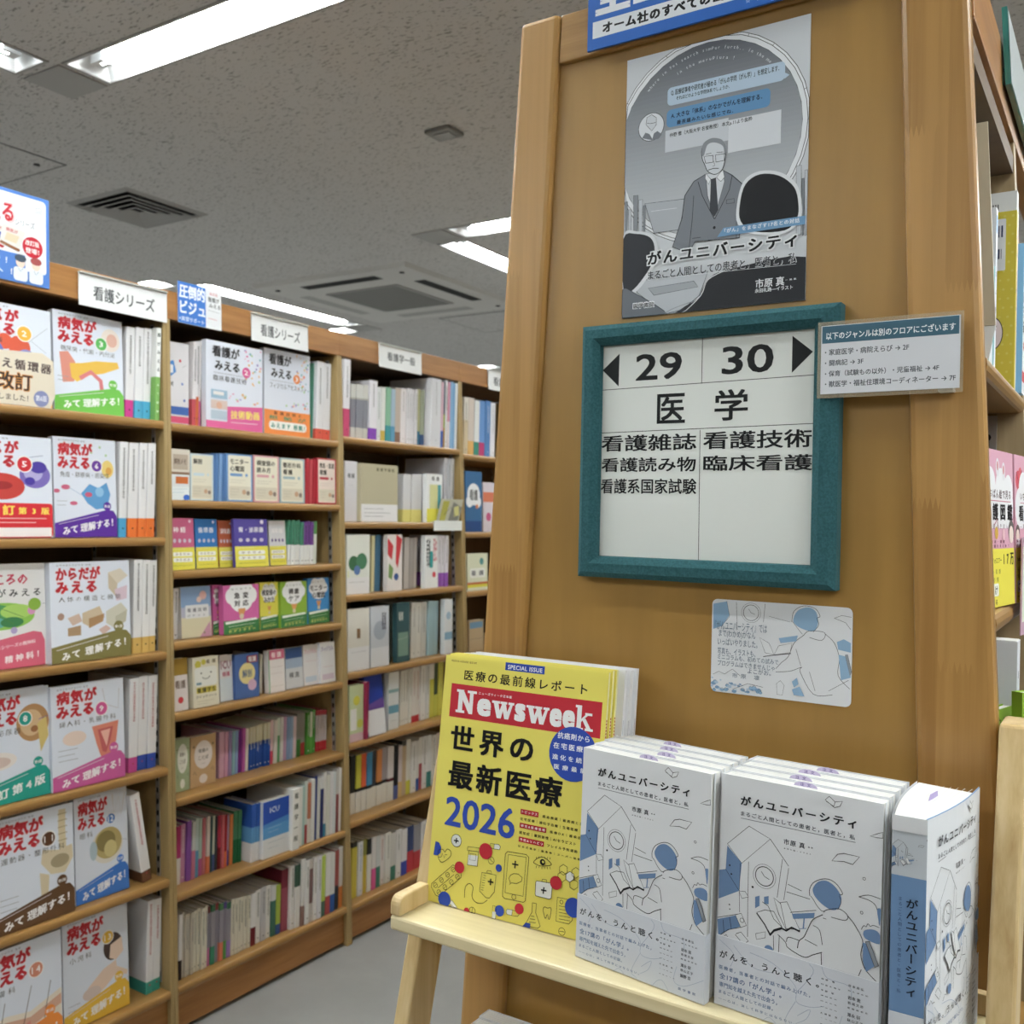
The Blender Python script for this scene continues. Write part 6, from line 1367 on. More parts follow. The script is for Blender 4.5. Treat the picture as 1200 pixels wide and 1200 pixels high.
# small blue card on the middle fascia
y0, y1, z0, z1 = 1.726, 1.875, 1.893, 2.006
r = thing('promotional_card', onfas((y0 + y1) / 2, z0, .002), 'small blue and white card taped on the middle bookcase fascia', 'card'); o = r.location
m = MB(); m.extrude([onfas(y0, z0, .002), onfas(y1, z0, .002), onfas(y1, z1, .002), onfas(y0, z1, .002)], LN * .001, ink('e4e6ea'))
p = Pr(m, onfas(y0, z1, .003), (0, 1, 0), -LEAN, LN, eps=3e-5)
p.rect('3e78cc', 0, 0, 94, 113); p.text('eef2f8', '圧倒的', 5, 6, 92, 44, 2); p.text('eef2f8', 'ビジュ', 7, 50, 92, 86, 2); p.text('dfe8f4', '×実習サポート', 4, 94, 88, 107, 1)
p.text('c83a50', 'みえる', 108, 10, 136, 19, 1); p.text('444444', '看護が', 102, 24, 142, 38, 1); p.text('444444', 'みえる', 106, 42, 146, 54, 1); p.line('888888', 1, [(102, 62), (142, 64)]); p.line('c85a6a', 1.2, [(102, 84), (132, 86)])
m.build('sheet', r, o)

# ---------------------------------------------------------------- cover art for the face-out books (percent of the cover)
def simple(p, W, Hh, L):
    w, h = W / 100, Hh / 100
    for e in L:
        k = e[0]
        if k == 'R': p.rect(e[1], e[2] * w, e[3] * h, e[4] * w, e[5] * h)
        elif k == 'C': p.disc(e[1], e[2] * w, e[3] * h, e[4] * w)
        elif k == 'E': p.disc(e[1], e[2] * w, e[3] * h, e[4] * w, e[5] * h)
        elif k == 'T': p.text(e[1], e[2], e[3] * w, e[4] * h, e[5] * w, e[6] * h, e[7] if len(e) > 7 else 1, e[8] * h if len(e) > 8 else None)
        elif k == 'L': p.line(e[1], max(.6, W * .007), [(e[2] * w, e[3] * h), (e[4] * w, e[5] * h)])
        elif k == 'K': p.line(e[1], W * .01 * e[2], [(e[3][i] * w, e[3][i + 1] * h) for i in range(0, len(e[3]), 2)])
        elif k == 'P': p.poly(e[1], [(e[2][i] * w, e[2][i + 1] * h) for i in range(0, len(e[2]), 2)])
        elif k == 'U': p.rrect(e[1], e[2] * w, e[3] * h, e[4] * w, e[5] * h, (e[6] if len(e) > 6 else 3) * w)
ARTS = {
 'heart': [('P', 'e8d8c4', [20, 60, 45, 52, 75, 55, 95, 66, 90, 84, 20, 84]), ('C', 'd8583a', 62, 42, 13), ('C', 'd8583a', 45, 38, 9), ('C', '6a78c4', 30, 50, 14), ('C', 'd0604a', 42, 58, 11), ('C', '6a78c4', 58, 60, 12), ('C', '8a94d4', 70, 54, 12), ('C', 'c8404a', 84, 62, 5), ('K', 'f0f0f4', 1.6, [24, 56, 40, 50, 56, 56, 72, 48]), ('L', 'b8bcc4', 72, 36, 96, 18), ('L', 'b8bcc4', 76, 34, 94, 44)],
 'pancreas': [('E', 'e8dcd4', 82, 22, 14, 12), ('E', 'e0b0a0', 84, 22, 8, 7), ('P', 'd88a7a', [8, 42, 20, 40, 30, 50, 28, 70, 12, 72]), ('P', 'e6b83e', [22, 52, 40, 50, 60, 46, 92, 44, 94, 50, 70, 58, 48, 62, 32, 70, 24, 66]), ('K', 'd87a80', 6, [36, 66, 52, 58, 66, 66, 68, 80]), ('L', '9a9aa0', 5, 66, 20, 66), ('L', '9a9aa0', 5, 70, 18, 70)],
 'cells': [('E', '7a6ab8', 80, 38, 18, 13), ('E', 'b0a8d8', 78, 36, 11, 8), ('E', '4a3a98', 84, 30, 10, 6), ('E', '4a3a98', 74, 44, 6, 4), ('E', 'c03a34', 42, 50, 26, 13), ('E', '9a2a2c', 42, 49, 12, 4), ('K', '9aa4c0', .8, [62, 24, 76, 20, 90, 18])],
 'microbe': [('E', 'e8cc70', 86, 30, 10, 9), ('E', 'dca040', 88, 32, 5, 4), ('P', '5a9ad0', [42, 56, 56, 46, 70, 50, 84, 44, 90, 56, 84, 70, 66, 72, 52, 66]), ('E', '8abce0', 72, 54, 7, 5), ('E', 'd05a7a', 54, 57, 6, 2.5), ('E', 'c86080', 18, 50, 7, 2.5), ('E', 'c86080', 30, 66, 6, 2), ('E', 'c86080', 4, 54, 5, 2), ('L', '9ab0d0', 22, 50, 44, 58), ('C', 'a8c49a', 60, 14, 2), ('C', 'a8c49a', 74, 8, 2), ('C', 'a8c49a', 84, 16, 2), ('L', 'a0a0a8', 4, 64, 20, 64), ('L', 'a0a0a8', 4, 68, 18, 68)],
 'cubes': [('P', 'd8ccba', [72, 12, 88, 8, 98, 16, 84, 24]), ('P', 'c8b8a0', [72, 12, 84, 24, 82, 38, 72, 28]), ('P', 'd8c0d0', [80, 30, 97, 26, 96, 40, 82, 42]), ('P', 'ccc8b8', [68, 52, 88, 44, 96, 52, 94, 64, 78, 70, 68, 64]), ('P', 'b8b4a0', [80, 58, 96, 52, 94, 64, 80, 70]), ('P', 'c8b498', [38, 52, 60, 46, 66, 58, 46, 66, 38, 62]), ('P', 'a8825a', [46, 58, 66, 54, 64, 62, 46, 68]), ('P', 'ccb0a0', [20, 56, 34, 52, 38, 60, 26, 64]), ('P', 'a88a6a', [20, 66, 36, 64, 36, 74, 20, 74]), ('C', 'a8887a', 12, 54, 4), ('P', 'd0b0a8', [58, 70, 68, 66, 74, 70, 64, 76])],
 'kidney': [('E', 'b88a5a', 78, 32, 22, 17), ('E', 'd8b488', 76, 32, 15, 12), ('E', 'a06a40', 72, 26, 5, 3), ('E', 'a06a40', 80, 38, 5, 3), ('P', 'd8c070', [84, 34, 96, 28, 99, 46, 88, 60]), ('L', '6a5a9a', 86, 30, 99, 28), ('E', 'e8e0dc', 30, 62, 26, 8), ('E', 'd8c0b8', 30, 63, 18, 5)],
 'womb': [('P', 'd8806a', [54, 44, 92, 42, 88, 62, 78, 76, 66, 76, 60, 62]), ('P', 'c05a5a', [62, 48, 84, 47, 80, 60, 73, 72, 68, 70]), ('P', 'e8b0a0', [66, 50, 80, 49, 74, 66]), ('E', 'e8d0c4', 30, 52, 16, 7), ('K', 'b8a8a8', .7, [70, 8, 74, 24, 92, 30, 94, 10]), ('L', 'a0a0a8', 8, 62, 34, 62), ('L', 'a0a0a8', 8, 67, 30, 67), ('L', 'a0a0a8', 8, 72, 34, 72)],
 'spine': [('K', 'd8c8a4', 9, [86, 4, 85, 20, 86, 40]), ('K', 'b0a080', 1.2, [80, 8, 92, 8]), ('K', 'b0a080', 1.2, [80, 14, 92, 14]), ('K', 'b0a080', 1.2, [80, 20, 92, 20]), ('K', 'b0a080', 1.2, [80, 26, 92, 26]), ('K', 'b0a080', 1.2, [80, 32, 92, 32]), ('P', 'd8c8a8', [60, 36, 80, 40, 98, 38, 99, 50, 88, 62, 70, 60, 58, 48]), ('E', 'a89878', 82, 50, 12, 6), ('P', 'd4c4a4', [56, 56, 68, 60, 66, 80, 58, 82]), ('L', 'a0a0a8', 8, 70, 30, 70), ('L', 'a0a0a8', 8, 75, 30, 75), ('L', 'a0a0a8', 8, 80, 28, 80)],
 'eye': [('K', 'c8b4a4', 1, [72, 4, 74, 24, 84, 8, 88, 26, 96, 6]), ('E', 'e0dad0', 60, 52, 30, 17), ('E', 'b8a468', 62, 50, 26, 15), ('E', '8a7a48', 58, 48, 18, 10), ('E', 'd0c080', 66, 56, 12, 8), ('E', 'b0c4d0', 34, 54, 7, 9), ('L', '9aa0a8', 86, 50, 99, 52)],
 'skin': [('P', 'e8dccc', [0, 66, 30, 58, 60, 62, 99, 52, 99, 99, 0, 99]), ('P', 'd8a890', [2, 70, 30, 63, 60, 67, 99, 57, 99, 66, 60, 76, 30, 72, 2, 80]), ('K', '4a3a34', .8, [44, 96, 52, 70, 62, 40]), ('K', '5a4a44', .8, [20, 90, 24, 70, 30, 46]), ('K', '5a4a44', .8, [74, 88, 80, 62, 86, 42]), ('C', '2a2420', 43, 97, 4), ('P', 'd88a80', [52, 72, 60, 70, 62, 92, 54, 94])],
 'baby': [('E', '4a3a34', 76, 38, 15, 13), ('P', 'ecd0bc', [72, 36, 90, 32, 92, 46, 80, 52, 70, 48]), ('P', 'e8ccb8', [36, 68, 60, 56, 80, 52, 82, 64, 62, 74, 40, 80]), ('P', 'e8ccb8', [76, 56, 98, 66, 97, 70, 74, 64]), ('E', 'd8c4bc', 42, 74, 14, 6), ('L', 'a0a0a8', 6, 78, 24, 78), ('L', 'a0a0a8', 6, 83, 22, 83)],
}
def d_byo(p, W, Hh, num, numc, sub, bandc, bandt, art, kind):
    simple(p, W, Hh, ARTS[art])
    t1, t2 = ('からだが', 'みえる') if not num else ('病気が', 'みえる')
    for c, b, dx in (('eccfd0', 3, 1.2), ('b8202e', 3, 0)):
        p.text(c, t1, .07 * W - dx, .05 * Hh - dx, .62 * W + dx, .182 * Hh + dx, b); p.text(c, t2, .06 * W - dx, .192 * Hh - dx, .57 * W + dx, .315 * Hh + dx, b)
    L = [('T', '8a8a90', '医学情報科学研究所 編集', 8, 2.2, 50, 4.2, 0), ('T', '4a4648', sub, 10, 34.5, min(88, 14 + 9.5 * len(sub)), 40, 0)]
    if num: L += [('C', 'f4f0f0', 68, 27.5, 9.4), ('C', numc, 68, 27.5, 8.2), ('T', 'f6f4f4', num, 68 - 2.4 * len(num) - .6, 24.5, 68 + 2.4 * len(num) + .6, 30.5)]
    if kind == 0: L += [('R', bandc, 0, 66, 100, 100), ('T', '4a5ac0', bandt, 8, 69, 92, 80, 2, 1), ('T', '6a4a3a', '循環器', 30, 88, 70, 95)]
    elif kind == 2: L += [('U', bandc, -2, 66, 100, 100, 4), ('T', 'f6e04a', '改訂', 20, 68, 56, 78, 2), ('T', 'f6e04a', '第3版', 60, 70, 96, 77, 2), ('L', 'f0d8d8', 20, 81, 92, 81), ('L', 'f0d8d8', 20, 85, 80, 85), ('R', 'f0e8e8', 20, 90, 98, 99), ('R', '4a5a70', 0, 86, 10, 100)]
    else: L += [('P', bandc, [0, 86 if kind == 1 else 84, 84, 72, 94, 73, 100, 79, 100, 100, 0, 100]), ('L', 'd8d0d8', 6, 87, 70, 77.5), ('T', 'f4f2f4', bandt, 12, 89.8, 93, 98.6, 2, -9.5), ('C', bandc, 84, 68.5, 6.5), ('T', 'f4f0f0', '第2版', 79, 67, 89, 70)]
    simple(p, W, Hh, L)
def d_koko(p, W, Hh):
    L = [('E', '8ac04a', 46, 50, 40, 13), ('E', '4a9a5a', 34, 46, 24, 8), ('E', '5aa8a0', 30, 56, 22, 6), ('E', 'a8d060', 64, 46, 20, 7), ('E', '3a7a4a', 58, 56, 14, 5), ('C', 'd890c0', 82, 46, 5), ('C', 'b0a0d0', 60, 64, 4), ('E', 'c8a0c0', 26, 66, 10, 3), ('E', '88b03a', 86, 40, 8, 6), ('L', '4a7a3a', 30, 44, 60, 58), ('L', '5a8a4a', 44, 42, 72, 52),
         ('T', 'c83a58', 'こころの', 24, 10, 78, 20, 2), ('T', '2a2a2c', '健康がみえる', 10, 24, 94, 32, 1), ('P', 'd8607a', [0, 78, 84, 66, 94, 68, 98, 76, 98, 100, 0, 100]), ('T', 'f6e0e6', '病気がみえるシリーズの精神科', 12, 80, 86, 84, 1, -6), ('T', 'f6e8ec', '精神科！', 48, 88, 90, 95, 2, -3), ('L', '9a9aa0', 96, 40, 99.5, 40)]
    simple(p, W, Hh, L)
def d_kan(p, W, Hh, num, col, sub, band):
    rn = random.Random(int(num)); L = []
    for i in range(38):
        a = i / 37; x, y = (62 + rn.random() * 36, 3 + a * 62) if i < 26 else (40 + rn.random() * 56, 58 + rn.random() * 10)
        L.append(('E', rn.choice([col, 'e890b0', 'a0c880', '7ab8c0', 'e8b060', '9a8ac8']), x if x > 66 or y > 55 else x + 18, y, rn.uniform(1, 2.4), rn.uniform(.6, 1.6)))
    L += [('T', '2f2d30', '看護が', 10, 5, 58, 18, 2), ('T', '2f2d30', 'みえる', 14, 22, 58, 33, 2), ('C', col, 70, 31, 7.5), ('T', 'f6f0f2', num, 66.5, 28, 73.5, 34), ('T', '4a484c', sub, 12, 39, min(92, 16 + 9 * len(sub)), 45.5, 0), ('L', 'a8a8ae', 12, 36.5, 64, 36.5)]
    if num == '2': L += [('R', '9ab8d0', 8, 56, 36, 66), ('R', 'd8c0b8', 8, 68, 36, 78), ('R', 'b8c8d8', 8, 80, 36, 90), ('R', band, 0, 92, 100, 100), ('P', band, [36, 74, 100, 70, 100, 100, 36, 100]), ('T', 'f4e060', '技術動画', 42, 78, 94, 88, 2, -2), ('L', 'f4e8ee', 42, 92, 90, 91), ('R', 'e8e4e4', 12, 58, 30, 62), ('C', 'd8a890', 22, 74, 5)]
    else: L += [('R', band, 0, 71, 100, 100), ('T', '5a3a2a', '看護技術と', 20, 72.5, 80, 76.5), ('T', '3a8a6a', '根拠が', 10, 77.5, 90, 82.5), ('U', 'f4f2ee', 10, 84, 92, 94, 6), ('T', '2a8a7a', 'みえます 根拠！', 14, 86, 88, 92.5, 2)]
    simple(p, W, Hh, L)
def d_memo(p, W, Hh):
    simple(p, W, Hh, [('R', 'd8d0c4', 0, 0, 100, 45), ('U', 'b8a898', 8, 10, 90, 40, 2), ('T', '5a4a40', '解剖メモ', 14, 18, 80, 30), ('R', '8a6a52', 0, 45, 100, 50), ('R', 'dfe4e8', 0, 50, 100, 100), ('R', 'c8682a', 24, 54, 92, 68), ('R', 'e8f0f4', 0, 74, 100, 100), ('L', '6aa8c8', 8, 80, 90, 78), ('L', '6aa8c8', 8, 86, 70, 85), ('E', '3a6ac8', 84, 95, 18, 6)])
def d_poc(p, W, Hh, title, border, bg):
    L = [('U', bg, 5, 3, 94, 97, 4)]; ts = title.split('\n')
    for i, t in enumerate(ts): L.append(('T', '3a352e', t, 12, 10 + i * 15, min(90, 16 + 17 * len(t)), 22 + i * 15, 2))
    L += [('U', border, 12, 41, 60, 47, 3), ('C', border, 76, 44, 5), ('L', '9a9282', 12, 55, 70, 55), ('L', '9a9282', 12, 60, 60, 60), ('U', 'd8d0bc', 8, 68, 92, 94, 3), ('C', 'c8a080', 66, 80, 8), ('C', '8a7a70', 82, 82, 7), ('L', 'a09888', 12, 74, 46, 74), ('L', 'a09888', 12, 80, 46, 80), ('L', 'a09888', 12, 86, 40, 86)]
    simple(p, W, Hh, L)
def d_two(p, W, Hh, title, col):
    L = [('R', col, 0, 0, 100, 57), ('R', 'e6dc3a', 0, 57, 100, 100), ('T', 'f2eef0', title, 14, 17, min(88, 30 + 18 * len(title)), 28, 1), ('C', 'dcd0dc', 84, 6, 5)]
    for k in range(4): L.append(('E', 'c8c0d0' if col[0] != 'd' else '6a5a90', 18 + k * 21, 44, 6, 4))
    for y in (66, 77): L.append(('U', 'f0f0e8', 10, y, 90, y + 8, 4)); L.append(('T', '8a6a4a', 'からだの', 20, y + 1.5, 78, y + 6.5))
    L += [('L', '6a5a2a', 10, 92, 90, 92), ('L', 'f4f0d0', 8, 60, 60, 60)]
    simple(p, W, Hh, L)
def d_bub(p, W, Hh, title, col):
    L = [('R', col, 0, 0, 100, 72), ('R', '3a7a44', 0, 72, 100, 100)]
    for x, y, r in ((50, 24, 34), (24, 22, 18), (76, 22, 18), (34, 12, 18), (66, 12, 18), (36, 34, 17), (64, 34, 17)): L.append(('C', 'eeeef0', x, y, r))
    L.append(('T', '8a8a8a', 'はじめての', 22, 6, 78, 10))
    for i, t in enumerate(title.split('\n')): L.append(('T', '3a3436', t, 50 - 10 * len(t), 15 + i * 16, 50 + 10 * len(t), 28 + i * 16, 2))
    L += [('C', 'e09a5a', 50, 56, 8), ('C', 'e09a5a', 44, 52, 4), ('C', 'e09a5a', 57, 52, 4), ('C', 'd8c8a8', 50, 65, 6), ('P', 'e8ece4', [4, 74, 90, 70, 96, 74, 6, 79]), ('L', 'dfe8d8', 12, 84, 88, 81), ('L', 'd8d060', 16, 90, 80, 87), ('T', 'e8dc70', 'わかりやすい', 14, 91, 88, 97, 1, -2)]
    simple(p, W, Hh, L)
def d_pastel(p, W, Hh):
    simple(p, W, Hh, [('R', '8aa8d0', 0, 0, 100, 40), ('R', 'd8cfae', 0, 60, 100, 100), ('R', 'b8b8cc', 0, 40, 100, 60), ('C', 'e0b0a8', 74, 18, 12), ('C', 'e8c8b8', 60, 26, 8), ('U', 'e2e2e4', 14, 36, 92, 62, 3), ('T', '6a6a74', '看護技術', 20, 42, 86, 50), ('T', '8a8a92', 'ポケット', 20, 54, 80, 59), ('P', 'c890a8', [60, 100, 96, 70, 99, 100]), ('C', '7a7a58', 76, 92, 3)])
def d_smile(p, W, Hh):
    simple(p, W, Hh, [('R', 'e6dfc8', 0, 0, 100, 100), ('C', 'd2c63a', 20, 14, 12), ('C', 'd2c63a', 42, 10, 9), ('U', 'efeee6', 6, 20, 94, 58, 12), ('C', '5a5040', 32, 32, 3), ('C', '5a5040', 70, 32, 3), ('K', '5a5040', 2.2, [36, 40, 44, 44, 56, 44, 66, 40]), ('T', '6a5a3a', '看護', 52, 6, 90, 14), ('U', '7a9aa8', 12, 50, 32, 55, 2), ('R', 'd8c43a', 12, 60, 90, 72), ('T', '3a3a2a', '看護学生', 14, 61, 88, 71, 2), ('T', '5a5040', 'クイックノート', 10, 76, 90, 82), ('L', '9a8a6a', 12, 88, 80, 88), ('L', '9a8a6a', 12, 93, 60, 93)])
def d_owl(p, W, Hh, c1, c2):
    simple(p, W, Hh, [('R', c1, 0, 0, 100, 100), ('E', c2, 50, 38, 36, 28), ('T', '6a6058', '看護の', 30, 26, 70, 34), ('T', '6a6058', 'ことば', 30, 40, 70, 48), ('L', '6a6058', 40, 56, 60, 56), ('C', '7a6a4a', 12, 20, 4), ('C', '7a6a4a', 88, 20, 4), ('E', c2, 50, 86, 16, 9), ('K', '6a6a4a', 2, [10, 74, 16, 68, 22, 76]), ('K', '6a6a4a', 2, [80, 72, 88, 66, 92, 74])])
def d_icu(p, W, Hh):
    simple(p, W, Hh, [('R', '2450b4', 0, 0, 100, 42), ('R', '5aa0dc', 0, 42, 100, 66), ('R', 'e4e6ea', 0, 66, 100, 100), ('T', 'dfe6f4', 'ICU', 26, 12, 62, 22, 1), ('L', 'c8daf0', 20, 48, 70, 48), ('L', 'c8daf0', 20, 55, 60, 55), ('P', '4a8cd4', [0, 40, 100, 34, 100, 44, 0, 46]), ('L', '8a9ab0', 20, 74, 84, 74), ('L', '8a9ab0', 20, 84, 60, 84)])
DES = {'byo': d_byo, 'koko': d_koko, 'kan': d_kan, 'memo': d_memo, 'poc': d_poc, 'two': d_two, 'bub': d_bub, 'pastel': d_pastel, 'smile': d_smile, 'owl': d_owl, 'icu': d_icu}
BG = {'memo': 'd8d0c4', 'owl': None, 'koko': 'e6e4e4', 'pastel': 'c8c4c0', 'smile': 'e6dfc8', 'icu': 'e4e6ea'}

def face_book(bottom, right, up, out, w, h, t, bg, draw, label, cat='book', group=None, name='book', spinec=None, eps=2e-5, res=1, anchor=None):
    """a book whose front board shows: cover (front, spine, back) and page block"""
    bottom = Vector(bottom); right = Vector(right).normalized(); up = Vector(up).normalized(); out = Vector(out).normalized()
    r = thing(name, bottom + right * (w / 2) - out * (t / 2), label, cat, group); o = r.location
    def X(a, b, c): return bottom + right * a + up * b - out * c
    def bx(m, a0, a1, b0, b1, c0, c1, mt):
        m.box((a0, b0, c0), (a1, b1, c1), mt, lambda q: X(q.x, q.y, q.z))
    m = MB(); k = min(.0012, t * .12)
    bx(m, 0, w, 0, h, 0, k, ink(bg)); bx(m, 0, w, 0, h, t - k, t, ink(bg)); bx(m, 0, k, 0, h, k, t - k, ink(spinec or bg))
    p = Pr(m, X(0, h, 0), right, -up, out, w * 1000, h * 1000, eps, res); draw(p, w * 1000, h * 1000)
    m.build('cover', r, o)
    m = MB(); bx(m, k + .0003, w - .002, .0015, h - .0015, k + .0002, t - k - .0002, pages); m.build('page_block', r, o)
    return r
def colour_word(hx):
    import colorsys
    r_, g_, b_ = (int(hx[i:i + 2], 16) / 255 for i in (0, 2, 4)); hh, s, v = colorsys.rgb_to_hsv(r_, g_, b_); d = hh * 360
    if s < .13: return 'black' if v < .2 else 'dark grey' if v < .42 else 'grey' if v < .68 else 'pale grey' if v < .84 else 'white'
    pre = 'dark ' if v < .5 else 'pale ' if s < .32 and v > .68 else ''
    base = 'red' if d < 14 or d > 346 else 'orange' if d < 38 else 'yellow' if d < 64 else 'green' if d < 160 else 'teal' if d < 192 else 'blue' if d < 250 else 'purple' if d < 296 else 'pink'
    if base == 'orange' and (v < .62 or s < .32): return 'beige' if s < .4 and v > .6 else 'brown'
    if base == 'yellow' and s < .32: return 'cream'
    if base == 'red' and s < .45 and v > .7: return 'pink'
    return pre + base
ORD = ['first', 'second', 'third', 'fourth', 'fifth', 'sixth', 'seventh', 'eighth', 'ninth', '10th', '11th', '12th', '13th', '14th', '15th', '16th', '17th', '18th', '19th', '20th'] + ['%dth' % k if k % 10 > 3 or k % 10 == 0 else '%d%s' % (k, ('', 'st', 'nd', 'rd')[k % 10]) for k in range(21, 60)]
def rowname(b, ri):
    n = len(ROWZ[b]); return 'lowest shelf' if ri == n - 1 else ('top shelf' if ri == 0 else ORD[ri] + ' shelf')
def spine_book(y0, y1, z, h, back, depth, style, roll, label, group):
    parts = style.split('|'); base = parts[0]; bands = []; tc = None; big = None
    for q in parts[1:]:
        k, v = q.split(':', 1)
        if k == 't': tc = v
        elif k == 'T': big = v
        else:
            a = v.split('@'); c = a[0]; f = [float(e) for e in a[1:]]
            bands.append((0, f[0], c) if k == 'lo' else (1 - f[0], 1, c) if k == 'hi' else (f[0], f[1], c))
    depth = min(depth, XF(z) - back - .004 + 2.487)
    cuts = sorted({0.0, 1.0} | {b_[0] for b_ in bands} | {b_[1] for b_ in bands})
    m = MB(); xf = XF(z) - back; w = y1 - y0; c = min(.0016, w * .22); xb = xf - depth
    org = Vector((xf - depth / 2, (y0 + y1) / 2, z))
    rot = Matrix.Rotation(-roll, 4, 'X') if roll else None
    lift = w / 2 * abs(math.sin(roll)) if roll else 0
    lean = .045
    def T(x, y, zz):
        q = Vector((x, y, zz))
        if rot: q = org + rot @ (q - org); q.z += lift
        return q
    # the plan of the jacket: fore edge open, rounded spine corners
    plan = [(xb, y0), (xf - c, y0), (xf, y0 + c), (xf, y1 - c), (xf - c, y1), (xb, y1)]
    for a, b_ in zip(cuts, cuts[1:]):
        mid = (a + b_) / 2; col = base
        for q in bands:
            if q[0] <= mid <= q[1]: col = q[2]
        for i in range(5):
            (xa, ya), (xc, yc) = plan[i], plan[i + 1]
            m.face([T(xa, ya, z + a * h), T(xc, yc, z + a * h), T(xc, yc, z + b_ * h), T(xa, ya, z + b_ * h)], ink(col))
    e = min(.0008, w * .1)
    top = [T(xb, y0, z + h), T(xb, y1, z + h)] 
    m.face([T(xb, y0 + e, z + h - .0015), T(xf - c, y0 + e, z + h - .0015), T(xf - c, y1 - e, z + h - .0015), T(xb, y1 - e, z + h - .0015)], pages)
    for sy, sg in ((y0, 1), (y1, -1)):
        m.face([T(xb, sy, z + h), T(xf - c, sy, z + h), T(xf - c, sy + sg * e, z + h), T(xb, sy + sg * e, z + h)], ink(base))
    m.face([T(xf - c, y0, z + h), T(xf, y0 + c, z + h), T(xf, y1 - c, z + h), T(xf - c, y1, z + h)], ink(base))
    m.face([T(xb, y0, z), T(xb, y1, z), T(xb, y1, z + h), T(xb, y0, z + h)], pages)
    m.face([T(xb, y0, z), T(xf, y0 + c, z), T(xf, y1 - c, z), T(xb, y1, z)], ink(base))
    n = (rot @ Vector((1, 0, 0))) if rot else Vector((1, 0, 0)); u = (rot @ Vector((0, 1, 0))) if rot else Vector((0, 1, 0)); v = (rot @ Vector((0, 0, -1))) if rot else Vector((0, 0, -1))
    p = Pr(m, T(xf, y0, z + h), u, v, n, w * 1000, h * 1000, 3e-5, 1)
    W, Hh = w * 1000, h * 1000
    if big:
        L = len(big); k = .62 if L == 4 + 2 else .55
        p.vtext('2c3a30', big, W * .5, Hh * .03, Hh * (.5 if base[0] == 'f' and bands else .9), min(W * .78, Hh * .1), 1)
        if bands: p.vtext('dff0d8', 'みて理解', W * .5, Hh * .57, Hh * .95, W * .5, 1)
    elif tc:
        rn = random.Random(round(y0 * 1e4)); yy = Hh * rn.uniform(.04, .1); s_ = min(W * .5, 7)
        end = Hh * rn.uniform(.42, .6)
        while yy < end:
            p.rect(tc, W / 2 - s_ / 2, yy, W / 2 + s_ / 2, yy + s_ * .16); p.rect(tc, W / 2 - s_ * .1, yy, W / 2 + s_ * .12, yy + s_ * .8)
            if rn.random() < .6: p.rect(tc, W / 2 - s_ * .45, yy + s_ * .5, W / 2 + s_ * .45, yy + s_ * .64)
            yy += s_ * 1.05
        if Hh > 100: p.rect(tc, W / 2 - s_ * .3, Hh * .9, W / 2 + s_ * .3, Hh * .9 + s_ * .5)
    return tag(m.build('book', None, org), label, 'book', group)
USED = set()
for b, ri, items in ROWS:
    z = ROWZ[b][ri] + .0004; pos = 0
    grp = 'books on the %s of the %s bookcase' % (rowname(b, ri), BAYN[b])
    above = min([q for q in ROWZ[b] if q > ROWZ[b][ri] + .01] + [FB + .024]) - .022 - .0035 - z
    for it in items:
        it[3] = min(it[3], above)
        if it[2] - it[1] < .003: continue
        pos += 1
        if it[0] == 'S':
            _, ya, yb, h, back, depth, style, roll = it
            base = style.split('|')[0]; foot = [q[3:].split('@')[0] for q in style.split('|')[1:] if q.startswith('lo:')]; head_ = [q[3:].split('@')[0] for q in style.split('|')[1:] if q.startswith('hi:')]
            d = colour_word(base)
            d0 = d; d += ' spine'
            if foot and colour_word(foot[0]) != d0: d += ' with %s foot' % colour_word(foot[0])
            elif head_ and colour_word(head_[0]) != d0: d += ' with %s head' % colour_word(head_[0])
            lb = '%s, %s from left, %s, %s bookcase' % (d, ORD[pos - 1], rowname(b, ri), BAYN[b])
            if '|T:薬' in style: lb = 'white and green spine with big lettering beside the post, top shelf, left bookcase'
            if '|T:看' in style: lb = 'white divider volume with bold vertical lettering right of the blue handbook'
            if roll: lb = 'white book with brown foot tilted against its neighbours, fifth shelf, left bookcase'
            spine_book(ya, yb, z, h, back, depth, style, roll, lb, grp)
        else:
            _, ya, yb, h, back, t, lean, yaw, des, lb = it
            lb = lb.replace(' of the left bookcase', ', left bookcase').replace(' of the middle bookcase', ', middle bookcase').replace(' of the third bookcase', ', third bookcase').replace(' of the far bookcase', ', far bookcase').replace('white medical book with', 'white book with')
            k = des[0]; up = Vector((-math.sin(lean), 0, math.cos(lean))); out = Vector((math.cos(lean), 0, math.sin(lean)))
            zz = z + t * math.sin(lean)
            if k == 'simple': bg = des[1]; dr = lambda p, W, Hh, L=des[2]: simple(p, W, Hh, L)
            else:
                bg = {'byo': 'dde3f1', 'kan': 'dee3f1', 'poc': des[1 + 1] if k == 'poc' else '', 'two': des[2] if k == 'two' else '', 'bub': des[2] if k == 'bub' else '', 'owl': des[1] if k == 'owl' else ''}.get(k) or BG[k]
                dr = lambda p, W, Hh, k=k, a=des[1:]: DES[k](p, W, Hh, *a)
            face_book((XF(z) - back, ya, zz), (0, 1, 0), up, out, yb - ya, h, min(t, .16), bg, dr, lb, group=grp)
